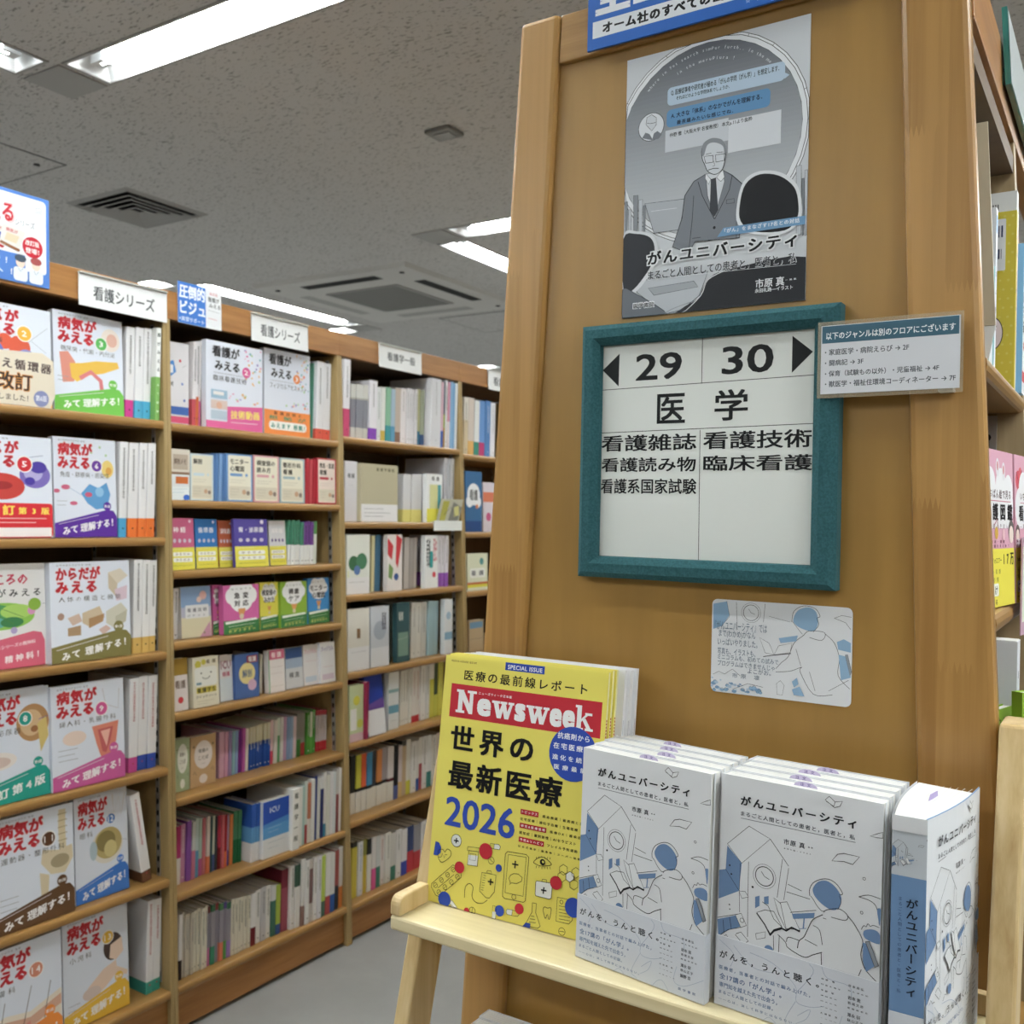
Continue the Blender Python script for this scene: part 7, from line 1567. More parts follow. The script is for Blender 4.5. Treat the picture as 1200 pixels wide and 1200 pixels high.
# point-of-sale cards among the books
r = thing('sale_card', (XF(1.62) + .002, 1.27, 1.6205), 'cream card with orange lettering before the orange heart book, left bookcase', 'card')
m = MB(); bx0 = Vector((XF(1.62) - .006, 1.165, 1.6205)); m.extrude([bx0 + Vector((0, a, c)) for a, c in ((0, 0), (.196, 0), (.207, .03), (.20, .112), (.172, .128), (0, .118))], (.0012, 0, 0), ink('e8dcc8'))
p = Pr(m, bx0 + Vector((.0012, 0, .128)), (0, 1, 0), (0, 0, -1), (1, 0, 0), eps=3e-5)
p.text('5a4a48', '病みえ循環器', 10, 20, 196, 44, 2, 4); p.text('d88a20', '改訂', 62, 52, 150, 96, 3); p.text('3a3030', '改訂', 64, 54, 148, 94, 1); p.text('6a5a50', 'しました！', 70, 104, 140, 118, 1); p.disc('8a90c0', 172, 108, 19); p.text('f0f0f6', '第6版', 158, 100, 186, 114, 1); p.disc('e0b0a8', 30, 96, 20); p.disc('d89a90', 26, 94, 9)
m.build('sheet', r, r.location)
r = thing('leaflet_holder', (XF(1.355) + .004, 2.94, 1.3555), 'clear leaflet holder with a yellow-grey card at the third bookcase shelf edge', 'leaflet holder')
o = r.location; m = MB(); yy0, yy1 = 2.845, 3.02
m.box((XF(1.325) + .0035, yy0, 1.325), (XF(1.325) + .006, yy1, 1.362), mat('holder_plastic', (.8, .84, .85), .15, .5)); m.box((XF(1.355) - .008, yy0, 1.3555), (XF(1.325) + .0035, yy1, 1.358), mat('holder_plastic', (.8, .84, .85))); m.build('holder', r, o)
m = MB(); up = Vector((.1, 0, .9)).normalized(); rt = Vector((0, 1, 0)); q0 = Vector((XF(1.355) - .006, yy0 + .03, 1.3585)); nn = rt.cross(up)
m.extrude([q0, q0 + rt * .14, q0 + rt * .155 + up * .085, q0 + rt * .015 + up * .085], nn * .001, ink('c4c4b4'))
p = Pr(m, q0 + up * .085 + nn * .001 + rt * .01, rt, -up, nn, eps=3e-5); p.poly('b8b44a', [(6, 84), (20, 8), (60, 8), (40, 84)]); p.poly('8a8a84', [(60, 84), (84, 10), (140, 30), (120, 84)]); p.poly('d8d48a', [(90, 30), (120, 24), (128, 60), (96, 66)]); p.line('5a5a54', 2, [(30, 60), (70, 30), (110, 70)])
m.build('card', r, o)
# ================================================================ the right bookcase with its end panel
def XLo(z): return -.6739 + .0484 * (z - H)
def XLi(z): return -.616 + .0423 * (z - H)
def XRi(z): return -.1844 - .0383 * (z - H)
def XRo(z): return -.1158 - .0529 * (z - H)
PT = H + .60
r = thing('bookcase', (-.395, 1.4, 0), 'yellow-wood bookcase whose tall tapered end panel fills the right half', 'bookcase'); o = r.location
m = MB(); m.extrude([(XLi(0) + .0004, 1.010, 0), (XRi(0) - .0004, 1.010, 0), (XRi(PT) - .0004, 1.010, PT - .004), (XLi(PT) + .0004, 1.010, PT - .004)], (0, .0145, 0), veneer); m.build('end_panel', r, o)
for a, c in ((XLo, XLi), (XRi, XRo)):
    m = MB(); m.extrude([(a(0), 1.0, 0), (c(0), 1.0, 0), (c(PT), 1.0, PT), (a(PT), 1.0, PT)], (0, .0245, 0), stave); m.build('stile', r, o, .006)
m = MB(); m.extrude([(XLi(H + .54) + .0012, 1.004, H + .54), (XRi(H + .54) - .0012, 1.004, H + .54), (XRi(PT) - .0012, 1.004, PT - .002), (XLi(PT) + .0012, 1.004, PT - .002)], (0, .0205, 0), railw); m.build('rail', r, o, .002)
Y2 = 1.39
def XR(z): return -.117 - .05 * (z - H)
ZR = [H + .163, H - .085, H - .335, H - .60, H - .86, H - 1.12, .12]
for ya, yb in ((Y2, Y2 + .022), (Y2 + .70, Y2 + .722)):
    m = MB(); m.extrude([(-.397, ya, 0), (XR(0), ya, 0), (XR(1.90), ya, 1.90), (-.397, ya, 1.90)], (0, yb - ya, 0), inw); m.build('divider', r, o, .001)
m = MB(); m.box((-.409, 1.0256, 0), (-.398, Y2 + .72, 1.93), backw); m.build('back_panel', r, o)
for z in ZR:
    for ya, yb in ((1.0255, Y2 - .0006), (Y2 + .0226, Y2 + .6994)):
        m = MB(); P = [(-.396, ya, z), (-.396, ya, z - .02)]
        for k in range(7):
            a = -math.pi / 2 + math.pi * k / 6; P.append((XR(z) - .004 + .006 * math.cos(a), ya, z - .01 + .01 * math.sin(a)))
        m.extrude(P, (0, yb - ya, 0), shelfw); m.build('shelf', r, o)
m = MB(); m.extrude([(XR(1.88) + .001, 1.0255, 1.88), (XR(1.962) + .001, 1.0255, 1.962), (XR(1.962) - .021, 1.0255, 1.962), (XR(1.88) - .021, 1.0255, 1.88)], (0, Y2 + .68 - 1.0255, 0), fasw); m.build('fascia', r, o, .001)
m = MB(); m.box((-.396, 1.0255, 1.84), (XR(1.84) - .002, Y2 - .0006, 1.862), backw); m.build('top_board', r, o)
m = MB(); m.extrude([(-.41, 1.0255, 0), (-.41, 1.0255, 1.96), (-.655, 1.0255, 1.96), (-.735, 1.0255, 0)], (0, 4.2, 0), inw); m.build('rear_carcass', r, o)  # unseen solid rear length, extended to block light from the left bookcases
for x, zz0, zz1 in ((-.165, H - .08, H + .14), (-.165, H - .33, H - .107)):
    m = MB(); m.box((x - .011, Y2 - .0035, zz0), (x + .011, Y2 - .0002, zz1), steel)
    zz = zz1 - .028
    while zz > zz0 + .02:
        for q in ([(math.cos(k * .7854) * .0048 + x, Y2 - .0037, zz + math.sin(k * .7854) * .0048) for k in range(8)], [(x - .0026, Y2 - .0037, zz - .012), (x + .0026, Y2 - .0037, zz - .012), (x + .0026, Y2 - .0037, zz), (x - .0026, Y2 - .0037, zz)]): m.face(q, dark)
        zz -= .0215
    m.build('shelf_track', r, o)
# clear-green acrylic sign leaning out from the right fascia
r = thing('acrylic_sign', (-.14, 1.42, H + .52), 'green-edged clear acrylic sign plate at the upper right corner', 'sign'); o = r.location
y0, y1, z0, z1 = 1.262, 1.56, H + .514, H + .606; th = .006
m = MB(); gx = -.1385
def gp(y, z, d=0): return Vector((gx - .02 * (z - z0) * 3 + d, y, z))
m.extrude([gp(y0, z0), gp(y1, z0), gp(y1, z1), gp(y0, z1)], (th, 0, 0), green_ac); m.build('plate', r, o)
m = MB(); m.extrude([gp(y0 + .004, z0 + .003, th + .0003), gp(y1 - .004, z0 + .003, th + .0003), gp(y1 - .004, z1 - .003, th + .0003), gp(y0 + .004, z1 - .003, th + .0003)], (.0004, 0, 0), mat('frosted_face', (.46, .50, .50), .3, .5)); m.build('face', r, o)
m = MB(); m.box((XR(H + .51) + .0015, y0 + .001, z0 + .002), (gx - .002, y0 + .008, z0 + .022), green_ac); m.build('hook', r, o)

# ---------------------------------------------------------------- books on the right-hand shelves
def rbook(y0, y1, z, h, back, style, label, depth=.16, marks=None):
    """spine out towards the right aisle"""
    xf = XR(z) - back; m = MB(); base = style.split('|')[0]
    m.box((xf - depth, y0, z), (xf, y1, z + h), ink(base)); m.box((xf - depth + .001, y0 + .0008, z + h), (xf - .001, y1 - .0008, z + h + .0006), pages)
    p = Pr(m, (xf, y0, z + h), (0, 1, 0), (0, 0, -1), (1, 0, 0), (y1 - y0) * 1000, h * 1000, 3e-5); W, Hh = (y1 - y0) * 1000, h * 1000
    q = Pr(m, (xf - depth, y0, z + h), (1, 0, 0), (0, 0, -1), (0, -1, 0), depth * 1000, h * 1000, 3e-5); D = depth * 1000
    if marks: marks(p, q, W, Hh, D)
    return tag(m.build('book', None, ((xf - depth / 2), (y0 + y1) / 2, z)), label, 'book', 'books on the right-hand shelves')
z1_ = ZR[0] + .0004
def mk_beige(p, q, W, Hh, D):
    rn = random.Random(4)
    for y in (.14, .28, .31, .345, .38, .425, .50, .535, .565): q.rrect('4a3a2c', 44, Hh * y, 44 + rn.uniform(1.5, 3.5), Hh * y + rn.uniform(1.6, 3), .4)
rr_ = thing('shelf_divider', (-.15, 1.062, z1_), 'tall beige divider plate edge standing behind the end panel stile', 'divider'); o_ = rr_.location
m = MB(); fa, fb = H + .196, H + .398
m.extrude([(-.19, 1.058, fa), (-.1205, 1.058, fa), (-.1310, 1.058, fb), (-.19, 1.058, fb)], (0, .003, 0), ink('c9bda2'))
q = Pr(m, (-.19, 1.058, fb), (1, 0, 0), (0, 0, -1), (0, -1, 0), eps=3e-5); mk_beige(None, q, 0, 202, 58); m.build('plate', rr_, o_)
m = MB(); m.extrude([(-.19, 1.0585, z1_), (-.126, 1.0585, z1_), (-.1205, 1.0585, fa - .0003), (-.19, 1.0585, fa - .0003)], (0, .002, 0), mat('holder_plastic', (.8, .84, .85), .15, .5, alpha=.25)); m.build('stand', rr_, o_)
for i, (c, t, hh) in enumerate((('e6dc3c', .012, .10), ('58b0b8', .009, .104), ('e8ecee', .014, .108), ('dfe4ea', .012, .106), ('4aa0a4', .010, .105), ('e6e9ee|t', .013, .168))):
    ya = 1.066 + [0, .0124, .0218, .0362, .0486, .059][i]
    rbook(ya, ya + t - .0004, z1_, hh, .004, c, ['thin yellow', 'thin teal', 'thick white', 'white', 'narrow dark teal', 'tall white'][i] + ' booklet spine behind the beige divider, upper right shelf', .10, lambda p, q, W, Hh, D, i=i: (p.line('6a6a90', 1.0, [(W / 2, Hh * .1), (W / 2, Hh * .5)]), i == 5 and (p.rrect('5a9ad8', 2, 6, W - 2, 26, 5), p.vtext('3a3a4a', 'まなぶ看護', W / 2, Hh * .24, Hh * .8, W * .5, 1))))
def mk_yellow(p, q, W, Hh, D):
    for i in range(9):
        for j in range(20): q.disc('ded257', D - 4 - i * 9 - (j % 2) * 4, 6 + j * 11, 1.6, n=8)
    q.rrect('e8eaee', D - 34, 10, D - 11, 72, 1.5)
    for k in range(6): q.rect('3a4468', D - 32 + k * 3.2, 18, D - 32 + k * 3.2 + (1 + k % 3) * .6, 32); q.rect('3a4468', D - 32 + k * 3.2, 46, D - 32 + k * 3.2 + (1 + (k + 1) % 3) * .6, 58)
    q.disc('3a3a3a', D - 24, Hh - 66, 12, 20); q.disc('e6d8dc', D - 24, Hh - 66, 11, 18.8); q.ring('3a3a3a', .7, D - 24, Hh - 64, 3); q.line('3a3a3a', .8, [(D - 29, Hh - 74), (D - 24, Hh - 78), (D - 19, Hh - 74)])
    p.vtext('4a4a4a', '看護の絵本', W / 2, Hh * .1, Hh * .6, W * .5, 1)
rbook(1.300, 1.312, z1_, .213, .002, 'd8c62c', 'yellow dotted book with a white price sticker, upper right shelf', .12, mk_yellow)
rbook(1.3125, 1.3185, z1_, .212, .002, 'e8e4e2', 'slim white book right behind the yellow dotted one, upper right shelf', .11, lambda p, q, W, Hh, D: p.line('c83a5a', 1.4, [(W / 2, Hh * .1), (W / 2, Hh * .8)]))
rbook(1.319, 1.335, z1_, .242, .004, 'dcdcda', 'tall white book with a barcode behind the yellow one, upper right shelf', .12, lambda p, q, W, Hh, D: [q.rect('3a3a40', D - 50 + k * 2.6, 14, D - 50 + k * 2.6 + 1.3, 22) for k in range(12)] and p.vtext('c86a80', '看護', W / 2, Hh * .2, Hh * .5, W * .5, 1))
rbook(1.3355, 1.349, z1_, .226, .006, 'd8b8bc', 'pale pink spine farther along the upper right shelf', .11, lambda p, q, W, Hh, D: p.vtext('8a3a4a', '看護', W / 2, Hh * .1, Hh * .4, W * .5, 1))
rbook(1.3495, 1.378, z1_, .185, -.002, '7ab8dc', 'sky blue and white spine at the right edge, upper right shelf', .11, lambda p, q, W, Hh, D: (p.rect('eceef2', 0, Hh * .16, W, Hh), p.vtext('2a2a34', '看護記録', W / 2, Hh * .2, Hh * .6, W * .7, 2), p.disc('d8504a', W / 2, Hh * .68, W * .2), p.rect('c83a4a', 0, Hh * .85, W, Hh * .92)))
# pink face-out picture books on the second shelf
z2_ = ZR[1] + .0004
def d_pink(p, W, Hh):
    simple(p, W, Hh, [('R', 'e2a8bc', 0, 0, 100, 63), ('C', 'd84a5a', 12, 17, 8), ('C', 'e0606a', 20, 13, 6), ('K', '7a2a34', 1.2, [6, 12, 16, 20, 26, 10]), ('U', 'f0eef0', 2, 22, 100, 50, 16), ('C', 'f0eef0', 30, 24, 16), ('C', 'f0eef0', 62, 24, 16), ('C', 'f0eef0', 85, 26, 14), ('E', 'e8e4e8', 52, 11, 5, 6), ('E', 'd88a8a', 52, 10, 2.4, 3), ('E', 'e8e4e8', 70, 13, 5, 6), ('E', 'd88a8a', 70, 12, 2.4, 3), ('T', '5a3a40', 'いちばん絵で見る', 18, 25, 92, 31, 1), ('L', 'd87a90', 18, 32.5, 92, 32.5), ('T', '1e1a1e', '看護図鑑', 13, 34, 97, 45, 2), ('T', '6a4a52', '―基礎のきほん―', 16, 47, 92, 50.5, 0),
        ('C', '6a5a54', 8, 53, 7), ('C', 'f0d8cc', 8, 55, 5.5), ('U', 'e8e6ea', 3, 57, 16, 62, 3), ('C', '5a5450', 92, 52, 9), ('C', 'f0dcd0', 92, 54, 7), ('C', 'd8a83a', 46, 53, 5), ('K', 'b86a7a', 1.2, [40, 48, 48, 44, 52, 50]), ('E', 'f0c0c8', 68, 54, 4, 4), ('T', '7a3a50', '解剖・症状・検査', 4, 57.5, 70, 59.5), ('T', '7a3a50', '治療・看護をまとめて', 4, 60.3, 84, 62.3),
        ('R', 'ecdc2c', 0, 63, 100, 100), ('T', '4a4414', 'Instagramフォロワー', 4, 69, 60, 73), ('T', '2a2610', '17万', 66, 66, 98, 74, 2), ('T', '6a6420', 'みんなの看護', 4, 76, 56, 79, 0), ('T', '6a6420', '実習に必携', 4, 81, 50, 84, 0), ('U', 'f0f0e4', 4, 85, 50, 93, 2), ('T', '1e1c10', 'これだけ', 8, 86.5, 46, 92, 2), ('T', '4a4414', 'でわかる', 4, 95, 46, 98.5)])
rt = Vector((.127, .992, 0)); 
face_book((-.1262, 1.040, z2_ + .001), rt, (-.03, .003, 1), rt.cross(Vector((0, 0, 1))) + Vector((0, 0, .03)), .130, .160, .014, 'e2a8bc', d_pink, 'pink and yellow picture book beside the end panel, second right shelf', group='pink picture books on the right', eps=2e-5)
face_book((-.1085, 1.174, z2_ + .001), rt, (-.03, .003, 1), rt.cross(Vector((0, 0, 1))) + Vector((0, 0, .03)), .130, .160, .014, 'e2a8bc', d_pink, 'second pink and yellow picture book at the right picture edge', group='pink picture books on the right', eps=2e-5)
# price card hanging in front of it
r = thing('sale_card', (-.098, 1.19, H - .10), 'pale green and pink card at the right edge before the picture books', 'card'); o = r.location
m = MB(); q0 = Vector((-.1045, 1.172, H - .118)); uu = Vector((.14, .99, 0)).normalized(); nn = Vector((.99, -.14, 0)).normalized()
m.extrude([q0, q0 + uu * .09, q0 + uu * .09 + Vector((0, 0, .118)), q0 + Vector((0, 0, .104))], nn * .0012, ink('c8a0b4'))
p = Pr(m, q0 + Vector((0, 0, .098)) + nn * .0012 + uu * .004, uu, (0, 0, -1), nn, eps=3e-5); p.rect('dfe4d0', 0, 2, 84, 84)
p.text('6a7a5a', '看護の', 6, 8, 40, 20, 1); p.text('6a6a6a', 'おすすめ', 6, 28, 50, 38, 1)
for k in range(5): p.rect(['d8dc5a', '8ab06a', 'e0b0c0', '9ac0a0', 'd8dc5a'][k], 8, 44 + k * 8, 40 + (k % 2) * 20, 49 + k * 8)
m.build('sheet', r, o)
# third shelf on the right: white box book, two green books, a pink one
z3_ = ZR[2] + .0004
rbook(1.130, 1.158, z3_, .214, .002, 'dfe1e6', 'plain white book with dark marks behind the green covers, third right shelf', .10, lambda p, q, W, Hh, D: (p.vtext('4a4a54', '看護学', W / 2, Hh * .08, Hh * .6, W * .3, 1), q.rect('5a5a64', D - 50, 30, D - 44, 52), q.rect('5a5a64', D - 50, 66, D - 43, 86)))
def d_green(p, W, Hh): simple(p, W, Hh, [('R', '9ac228', 0, 0, 100, 100), ('T', '3a4a1a', '感染看護', 6, 6, 80, 14, 1), ('T', '3a4a1a', '実習', 56, 16, 92, 24, 1), ('C', '2a4a7a', 84, 20, 8)])
g1 = Vector((.25, .968, 0)).normalized()
face_book((-.118, 1.062, z3_ + .001), g1, (-.02, .002, 1), g1.cross(Vector((0, 0, 1))) + Vector((0, 0, .02)), .085, .148, .012, '9ac228', d_green, 'bright green book close to the end panel, third right shelf', group='green books on the right')
g2 = Vector((.55, .835, 0)).normalized()
face_book((-.090, 1.085, z3_ + .001), g2, (-.02, .002, 1), g2.cross(Vector((0, 0, 1))) + Vector((0, 0, .02)), .07, .168, .012, '9ac228', d_green, 'bright green book splayed outwards at the picture edge, third right shelf', group='green books on the right')
def d_heart(p, W, Hh): simple(p, W, Hh, [('R', 'c894ac', 0, 0, 100, 100), ('C', 'e6d43c', 56, 22, 14), ('C', 'e6d43c', 74, 20, 14), ('P', 'e6d43c', [44, 26, 86, 26, 66, 42]), ('T', '8a3a4a', '最新', 54, 18, 78, 24, 1), ('L', 'f0f0f0', 0, 4, 100, 4)])
g3 = Vector((.62, .785, 0)).normalized()
face_book((-.072, 1.045, z3_ + .001), g3, (-.02, .002, 1), g3.cross(Vector((0, 0, 1))) + Vector((0, 0, .02)), .075, .152, .01, 'c894ac', d_heart, 'mauve booklet with a yellow heart, third right shelf')

# ---------------------------------------------------------------- unseen bookcase added behind the viewer to block low light
r = thing('bookcase', (.2, -1.2, 0), 'added unseen wooden bookcase behind the viewer, blocking low ceiling light', 'bookcase'); o = r.location
m = MB(); m.box((-1.6, -1.02, 0), (2.0, -1.0, 2.02), backw); m.build('back_panel', r, o)
for x in (-1.6, -.4, .8, 1.978):
    m = MB(); m.box((x, -1.36, 0), (x + .022, -1.0205, 2.0), postw); m.build('side_panel', r, o)
for z in (.1, .45, .8, 1.15, 1.5, 1.85):
    m = MB(); m.box((-1.577, -1.36, z), (1.977, -1.0206, z + .02), shelfw) if 0 else [m.box((x + .0225, -1.36, z), (x + w - .0005, -1.0206, z + .02), shelfw) for x, w in ((-1.6, 1.2), (-.4, 1.2), (.8, 1.178))]; m.build('shelf', r, o)

# ================================================================ things fixed to the end panel
def wallart(name, part, label, cat, x0, z1, w, h, t, y, art, bg, gloss=None, round_=0, eps=1e-5, res=2, extra=None, lw=1.3):
    r = thing(name, (x0 + w / 2, y + t / 2, z1 - h), label, cat); o = r.location
    m = MB()
    if round_:
        P = []
        for cx, cz, a0 in ((x0 + w - round_, z1 - round_, 0), (x0 + round_, z1 - round_, 90), (x0 + round_, z1 - h + round_, 180), (x0 + w - round_, z1 - h + round_, 270)):
            for k in range(7):
                a = math.radians(a0 + 15 * k); P.append((cx + round_ * math.cos(a), y, cz + round_ * math.sin(a)))
        m.extrude(P[::-1], (0, t, 0), ink(bg))
    else: m.box((x0, y, z1 - h), (x0 + w, y + t, z1), ink(bg))
    p = Pr(m, (x0, y, z1), (1, 0, 0), (0, 0, -1), (0, -1, 0), w * 1000, h * 1000, eps, res, lw)
    if art: p.draw(art)
    if extra: extra(p)
    m.build(part, r, o); return r
wallart('poster', 'sheet', 'grey comic-style lecture poster with a man in a suit, on the end panel', 'poster', -.4985 * 1.009, H + .5205 * 1.009, .210, .297, .0007, 1.0090, ART['poster'], 'd4d8de')
wallart('postcard', 'sheet', 'rounded blue line-drawing postcard below the teal frame', 'postcard', -.384 * 1.008, H - .086 * 1.008, .148, .100, .0006, 1.0091, ART['postcard'], 'e6e8ec', round_=.006, lw=1.0)
# blue sign board across the top rail
def bluex(p):
    W = 330; p.rect('e4e8ee', 6.7, 127, W - 40, 146.2); p.text('17181c', 'オーム社のすべての出版物', 19.5, 130, 196, 143.2, 3)
    p.text('e6eaf0', '全出版物', 7.5, 70, 196, 122.5, 3); p.text('c8d6ee', '☆一部を除く', 190, 148.5, 224, 153.5, 0)
    p.rect('e4e8ee', 12, 14, W - 12, 20); p.text('e6eaf0', 'フェア開催中', 20, 28, 180, 62, 2)
wallart('banner_sign', 'board', 'blue and white sign board cropped at the top of the end panel', 'sign', -.5485, H + .70, .33, .159, .003, .9955, None, '2a66bc', extra=bluex, eps=3e-5)
# framed guide board
fx0, fz1, fw, fh = -.545, H + .2190, .2925, .2885
r = thing('framed_sign', (fx0 + fw / 2, .997, fz1 - fh), 'teal velvet framed guide board with arrows and black lettering', 'sign'); o = r.location
ix0, ix1, iz0, iz1 = fx0 + .0245, fx0 + fw - .0265, fz1 - fh + .0245, fz1 - .0235
m = MB(); prof = [(0.0, 1.0095), (0.0, .993), (.006, .9875), (.016, .9868), (.0235, .9925), (.0245, .9985)]
def ringpts(d, y): 
    k = d / .0245; return [(fx0 + (ix0 - fx0) * k, y, fz1 - fh + (iz0 - fz1 + fh) * k), (fx0 + fw - (fx0 + fw - ix1) * k, y, fz1 - fh + (iz0 - fz1 + fh) * k), (fx0 + fw - (fx0 + fw - ix1) * k, y, fz1 - (fz1 - iz1) * k), (fx0 + (ix0 - fx0) * k, y, fz1 - (fz1 - iz1) * k)]
for (d0, ya), (d1, yb) in zip(prof, prof[1:]):
    A, B = ringpts(d0, ya), ringpts(d1, yb)
    for k in range(4): m.face([A[k], A[(k + 1) % 4], B[(k + 1) % 4], B[k]], velvet)
m.build('frame', r, o)
m = MB(); m.box((ix0 - .004, .9995, iz0 - .004), (ix1 + .004, 1.003, iz1 + .004), mat('sign_board', (.74, .765, .735), .35, .4))
p = Pr(m, (-.548, .9995, H + .2205), (1, 0, 0), (0, 0, -1), (0, -1, 0), eps=2e-5, res=3, lw=1.2, spread=False); p.draw(ART['guide']); m.build('board', r, o)
# laminated notice stuck over frame and stile
r = thing('laminated_notice', (-.206, .985, H + .125), 'small laminated floor notice with teal heading overlapping the frame', 'notice'); o = r.location
m = MB(); m.box((-.2725, .9846, H + .1225), (-.1385, .9849, H + .1985), mat('laminate_edge', (.50, .42, .30), .12, .5, alpha=.35)); m.build('laminate', r, o)
m = MB(); m.box((-.2690, .9842, H + .1265), (-.1412, .9845, H + .1945), ink('dadce2'))
p = Pr(m, (-.27, .9842, H + .196), (1, 0, 0), (0, 0, -1), (0, -1, 0), eps=1e-5, lw=1.1); p.draw(ART['notice']); m.build('sheet', r, o)
for zz in (H + .13, H + .188):
    m = MB(); m.box((-.16, .9851, zz - .006), (-.147, .9995, zz + .006), mat('foam_tape', (.5, .5, .48), .8)); m.build('tape', r, o)

# ================================================================ the leaning display rack
SZ = H - .4465; UL = (-.712, -.6912); UR = (-.1022, -.0795)
r = thing('display_rack', (-.38, .86, 0), 'pale wooden display rack leaning on the end panel, holding the books', 'display rack'); o = r.location
def upy(z): return .9125 + .245 * (z - SZ)
for (xa, xb), top in ((UL, H - .185), (UR, H - .179)):
    m = MB(); m.extrude([(xa, upy(0), 0), (xa, upy(top), top), (xa, upy(top) + .048, top), (xa, upy(0) + .050, 0)], (xb - xa, 0, 0), pine); m.build('upright', r, o, .003)
m = MB(); pl = [(-.6906, .842), (-.1030, .842), (-.1030, .992), (-.6906, .992)]
m.extrude([(x, y, SZ - .016) for x, y in pl], (0, 0, .016), pinetop); rsh = m.build('shelf', r, o, .003)
for xa, xb in ((-.6904, -.6766), (-.1168, -.1032)):
    m = MB(); P = [(xa, .8945, SZ + .0004), (xa, .842, SZ + .0004)]
    for k in range(5): a = math.pi - k * math.pi / 8; P.append((xa, .852 + .010 * math.cos(a), SZ + .012 + .010 * math.sin(a)))
    P += [(xa, .8945, SZ + .022)]
    m.extrude(P, (xb - xa, 0, 0), pine); m.build('side_lip', rsh, o, .002)
m = MB(); m.box((-.6904, .981, SZ + .0004), (-.1032, .9915, SZ + .020), pine); m.build('back_rail', rsh, o, .001)
LZ = H - .8125
m = MB(); m.extrude([(x, y - .048, LZ - .016) for x, y in ((-.6906, .862), (-.103, .862), (-.103, 1.04), (-.6906, 1.04))], (0, 0, .016), pinetop); m.build('lower_shelf', r, o, .003)

# ---------------------------------------------------------------- paperback copies
BW, BH = .146, .210
def frame_of(yaw, lean):
    u = Vector((math.cos(yaw), math.sin(yaw), 0)); n = Vector((math.sin(yaw), -math.cos(yaw), 0))
    v = Vector((0, 0, -1)) * math.cos(lean) + n * math.sin(lean)
    return u, v, u.cross(v) if u.cross(v).y < 0 else v.cross(u)
def paperback(TL, yaw, lean, t, label, front=True, group='copies of the white paperback', full=True):
    u, v, n = frame_of(yaw, lean); TL = Vector(TL)
    B = TL + v * BH; r = thing('paperback_book', B + u * (BW / 2) - n * (t / 2), label, 'book', group); o = r.location
    def X(a, b, c): return TL + u * a + v * b - n * c
    def bx(m, a0, a1, b0, b1, c0, c1, mt): m.box((a0, b0, c0), (a1, b1, c1), mt, lambda q: X(q.x, q.y, q.z))
    m = MB(); k = .0006; wm = ink('e6e8ec')
    bx(m, 0, BW, 0, BH, 0, k, wm); bx(m, 0, BW, 0, BH, t - k, t, wm); bx(m, 0, k, 0, BH, k, t - k, wm); bx(m, BW - .0006, BW, 0.0, BH, t * .30, t * .42, wm)
    if full:
        p = Pr(m, X(0, 0, 0), u, v, n, 146, 210, 1e-5, 2, 1.5); p.draw(ART['novel'])
    m.build('cover', r, o)
    m = MB(); bx(m, k + .0002, BW - .0018, .0012, BH - .0005, k + .0002, t - k - .0002, pages)
    for q in range(1, 5): bx(m, .004, BW - .004, .00105, .0012, t * q / 5 - .0002, t * q / 5, mat('page_shade', (.6, .6, .6), .8))
    blk = m.build('page_block', r, o)
    if full:
        m = MB(); bt = .147
        bx(m, -.0004, BW + .0003, bt, BH + .0002, -.0012, -.0009, ink('d9dde6')); bx(m, -.0004, -.0002, bt, BH + .0002, -.0009, t, ink('d9dde6')); bx(m, BW + .0001, BW + .0003, bt, BH + .0002, -.0009, t * .3, ink('d9dde6'))
        p = Pr(m, X(0, 0, -.0012), u, v, n, 146, 210.2, 1e-5, 2, 1.2); p.line('f2f4f8', .5, [(0, bt * 1000 + .4), (146, bt * 1000 + .4)]); p.draw(ART['novel_band']); m.build('paper_band', r, o)
    m = MB(); sx = .062 + .02 * random.random(); sc_ = t * random.uniform(.35, .6)
    P = [X(sx + .011 * math.cos(a * math.pi / 6), .0012 - .0045 * math.sin(a * math.pi / 6), sc_) for a in range(7)] + [X(sx - .011, .006, sc_), X(sx + .011, .006, sc_)]
    m.extrude(P, -n * .0003, ink('cfc3e2')); p = Pr(m, X(sx - .011, -.0035, sc_) , u, v, n, eps=4e-5); p.text('6a5a9a', '注文', 6, 1.2, 16, 4.2, 1); m.build('order_slip', blk, o)
    return r
def stack(TL, yaw, lean, t, n, where):
    u, v, nn = frame_of(yaw, lean); TL = Vector(TL)
    for i in range(n):
        lb = 'front white paperback with blue line drawing, %s' % where if i == 0 else '%s copy behind the front paperback, %s' % (ORD[i], where)
        q = TL - nn * (i * (t + .0009)) - u * (i * (.0026 if yaw < -.1 else .0012))
        if i: q.z = z0_
        paperback(q, yaw, lean, t, lb, full=(i == 0))
z0_ = SZ + .0012 + BH * math.cos(.026)
stack((-.471, .878, z0_), -.137, .026, .0212, 4, 'left stack next to the yellow magazine')
stack((-.320, .868, z0_), -.08, .026, .0215, 4, 'middle stack')
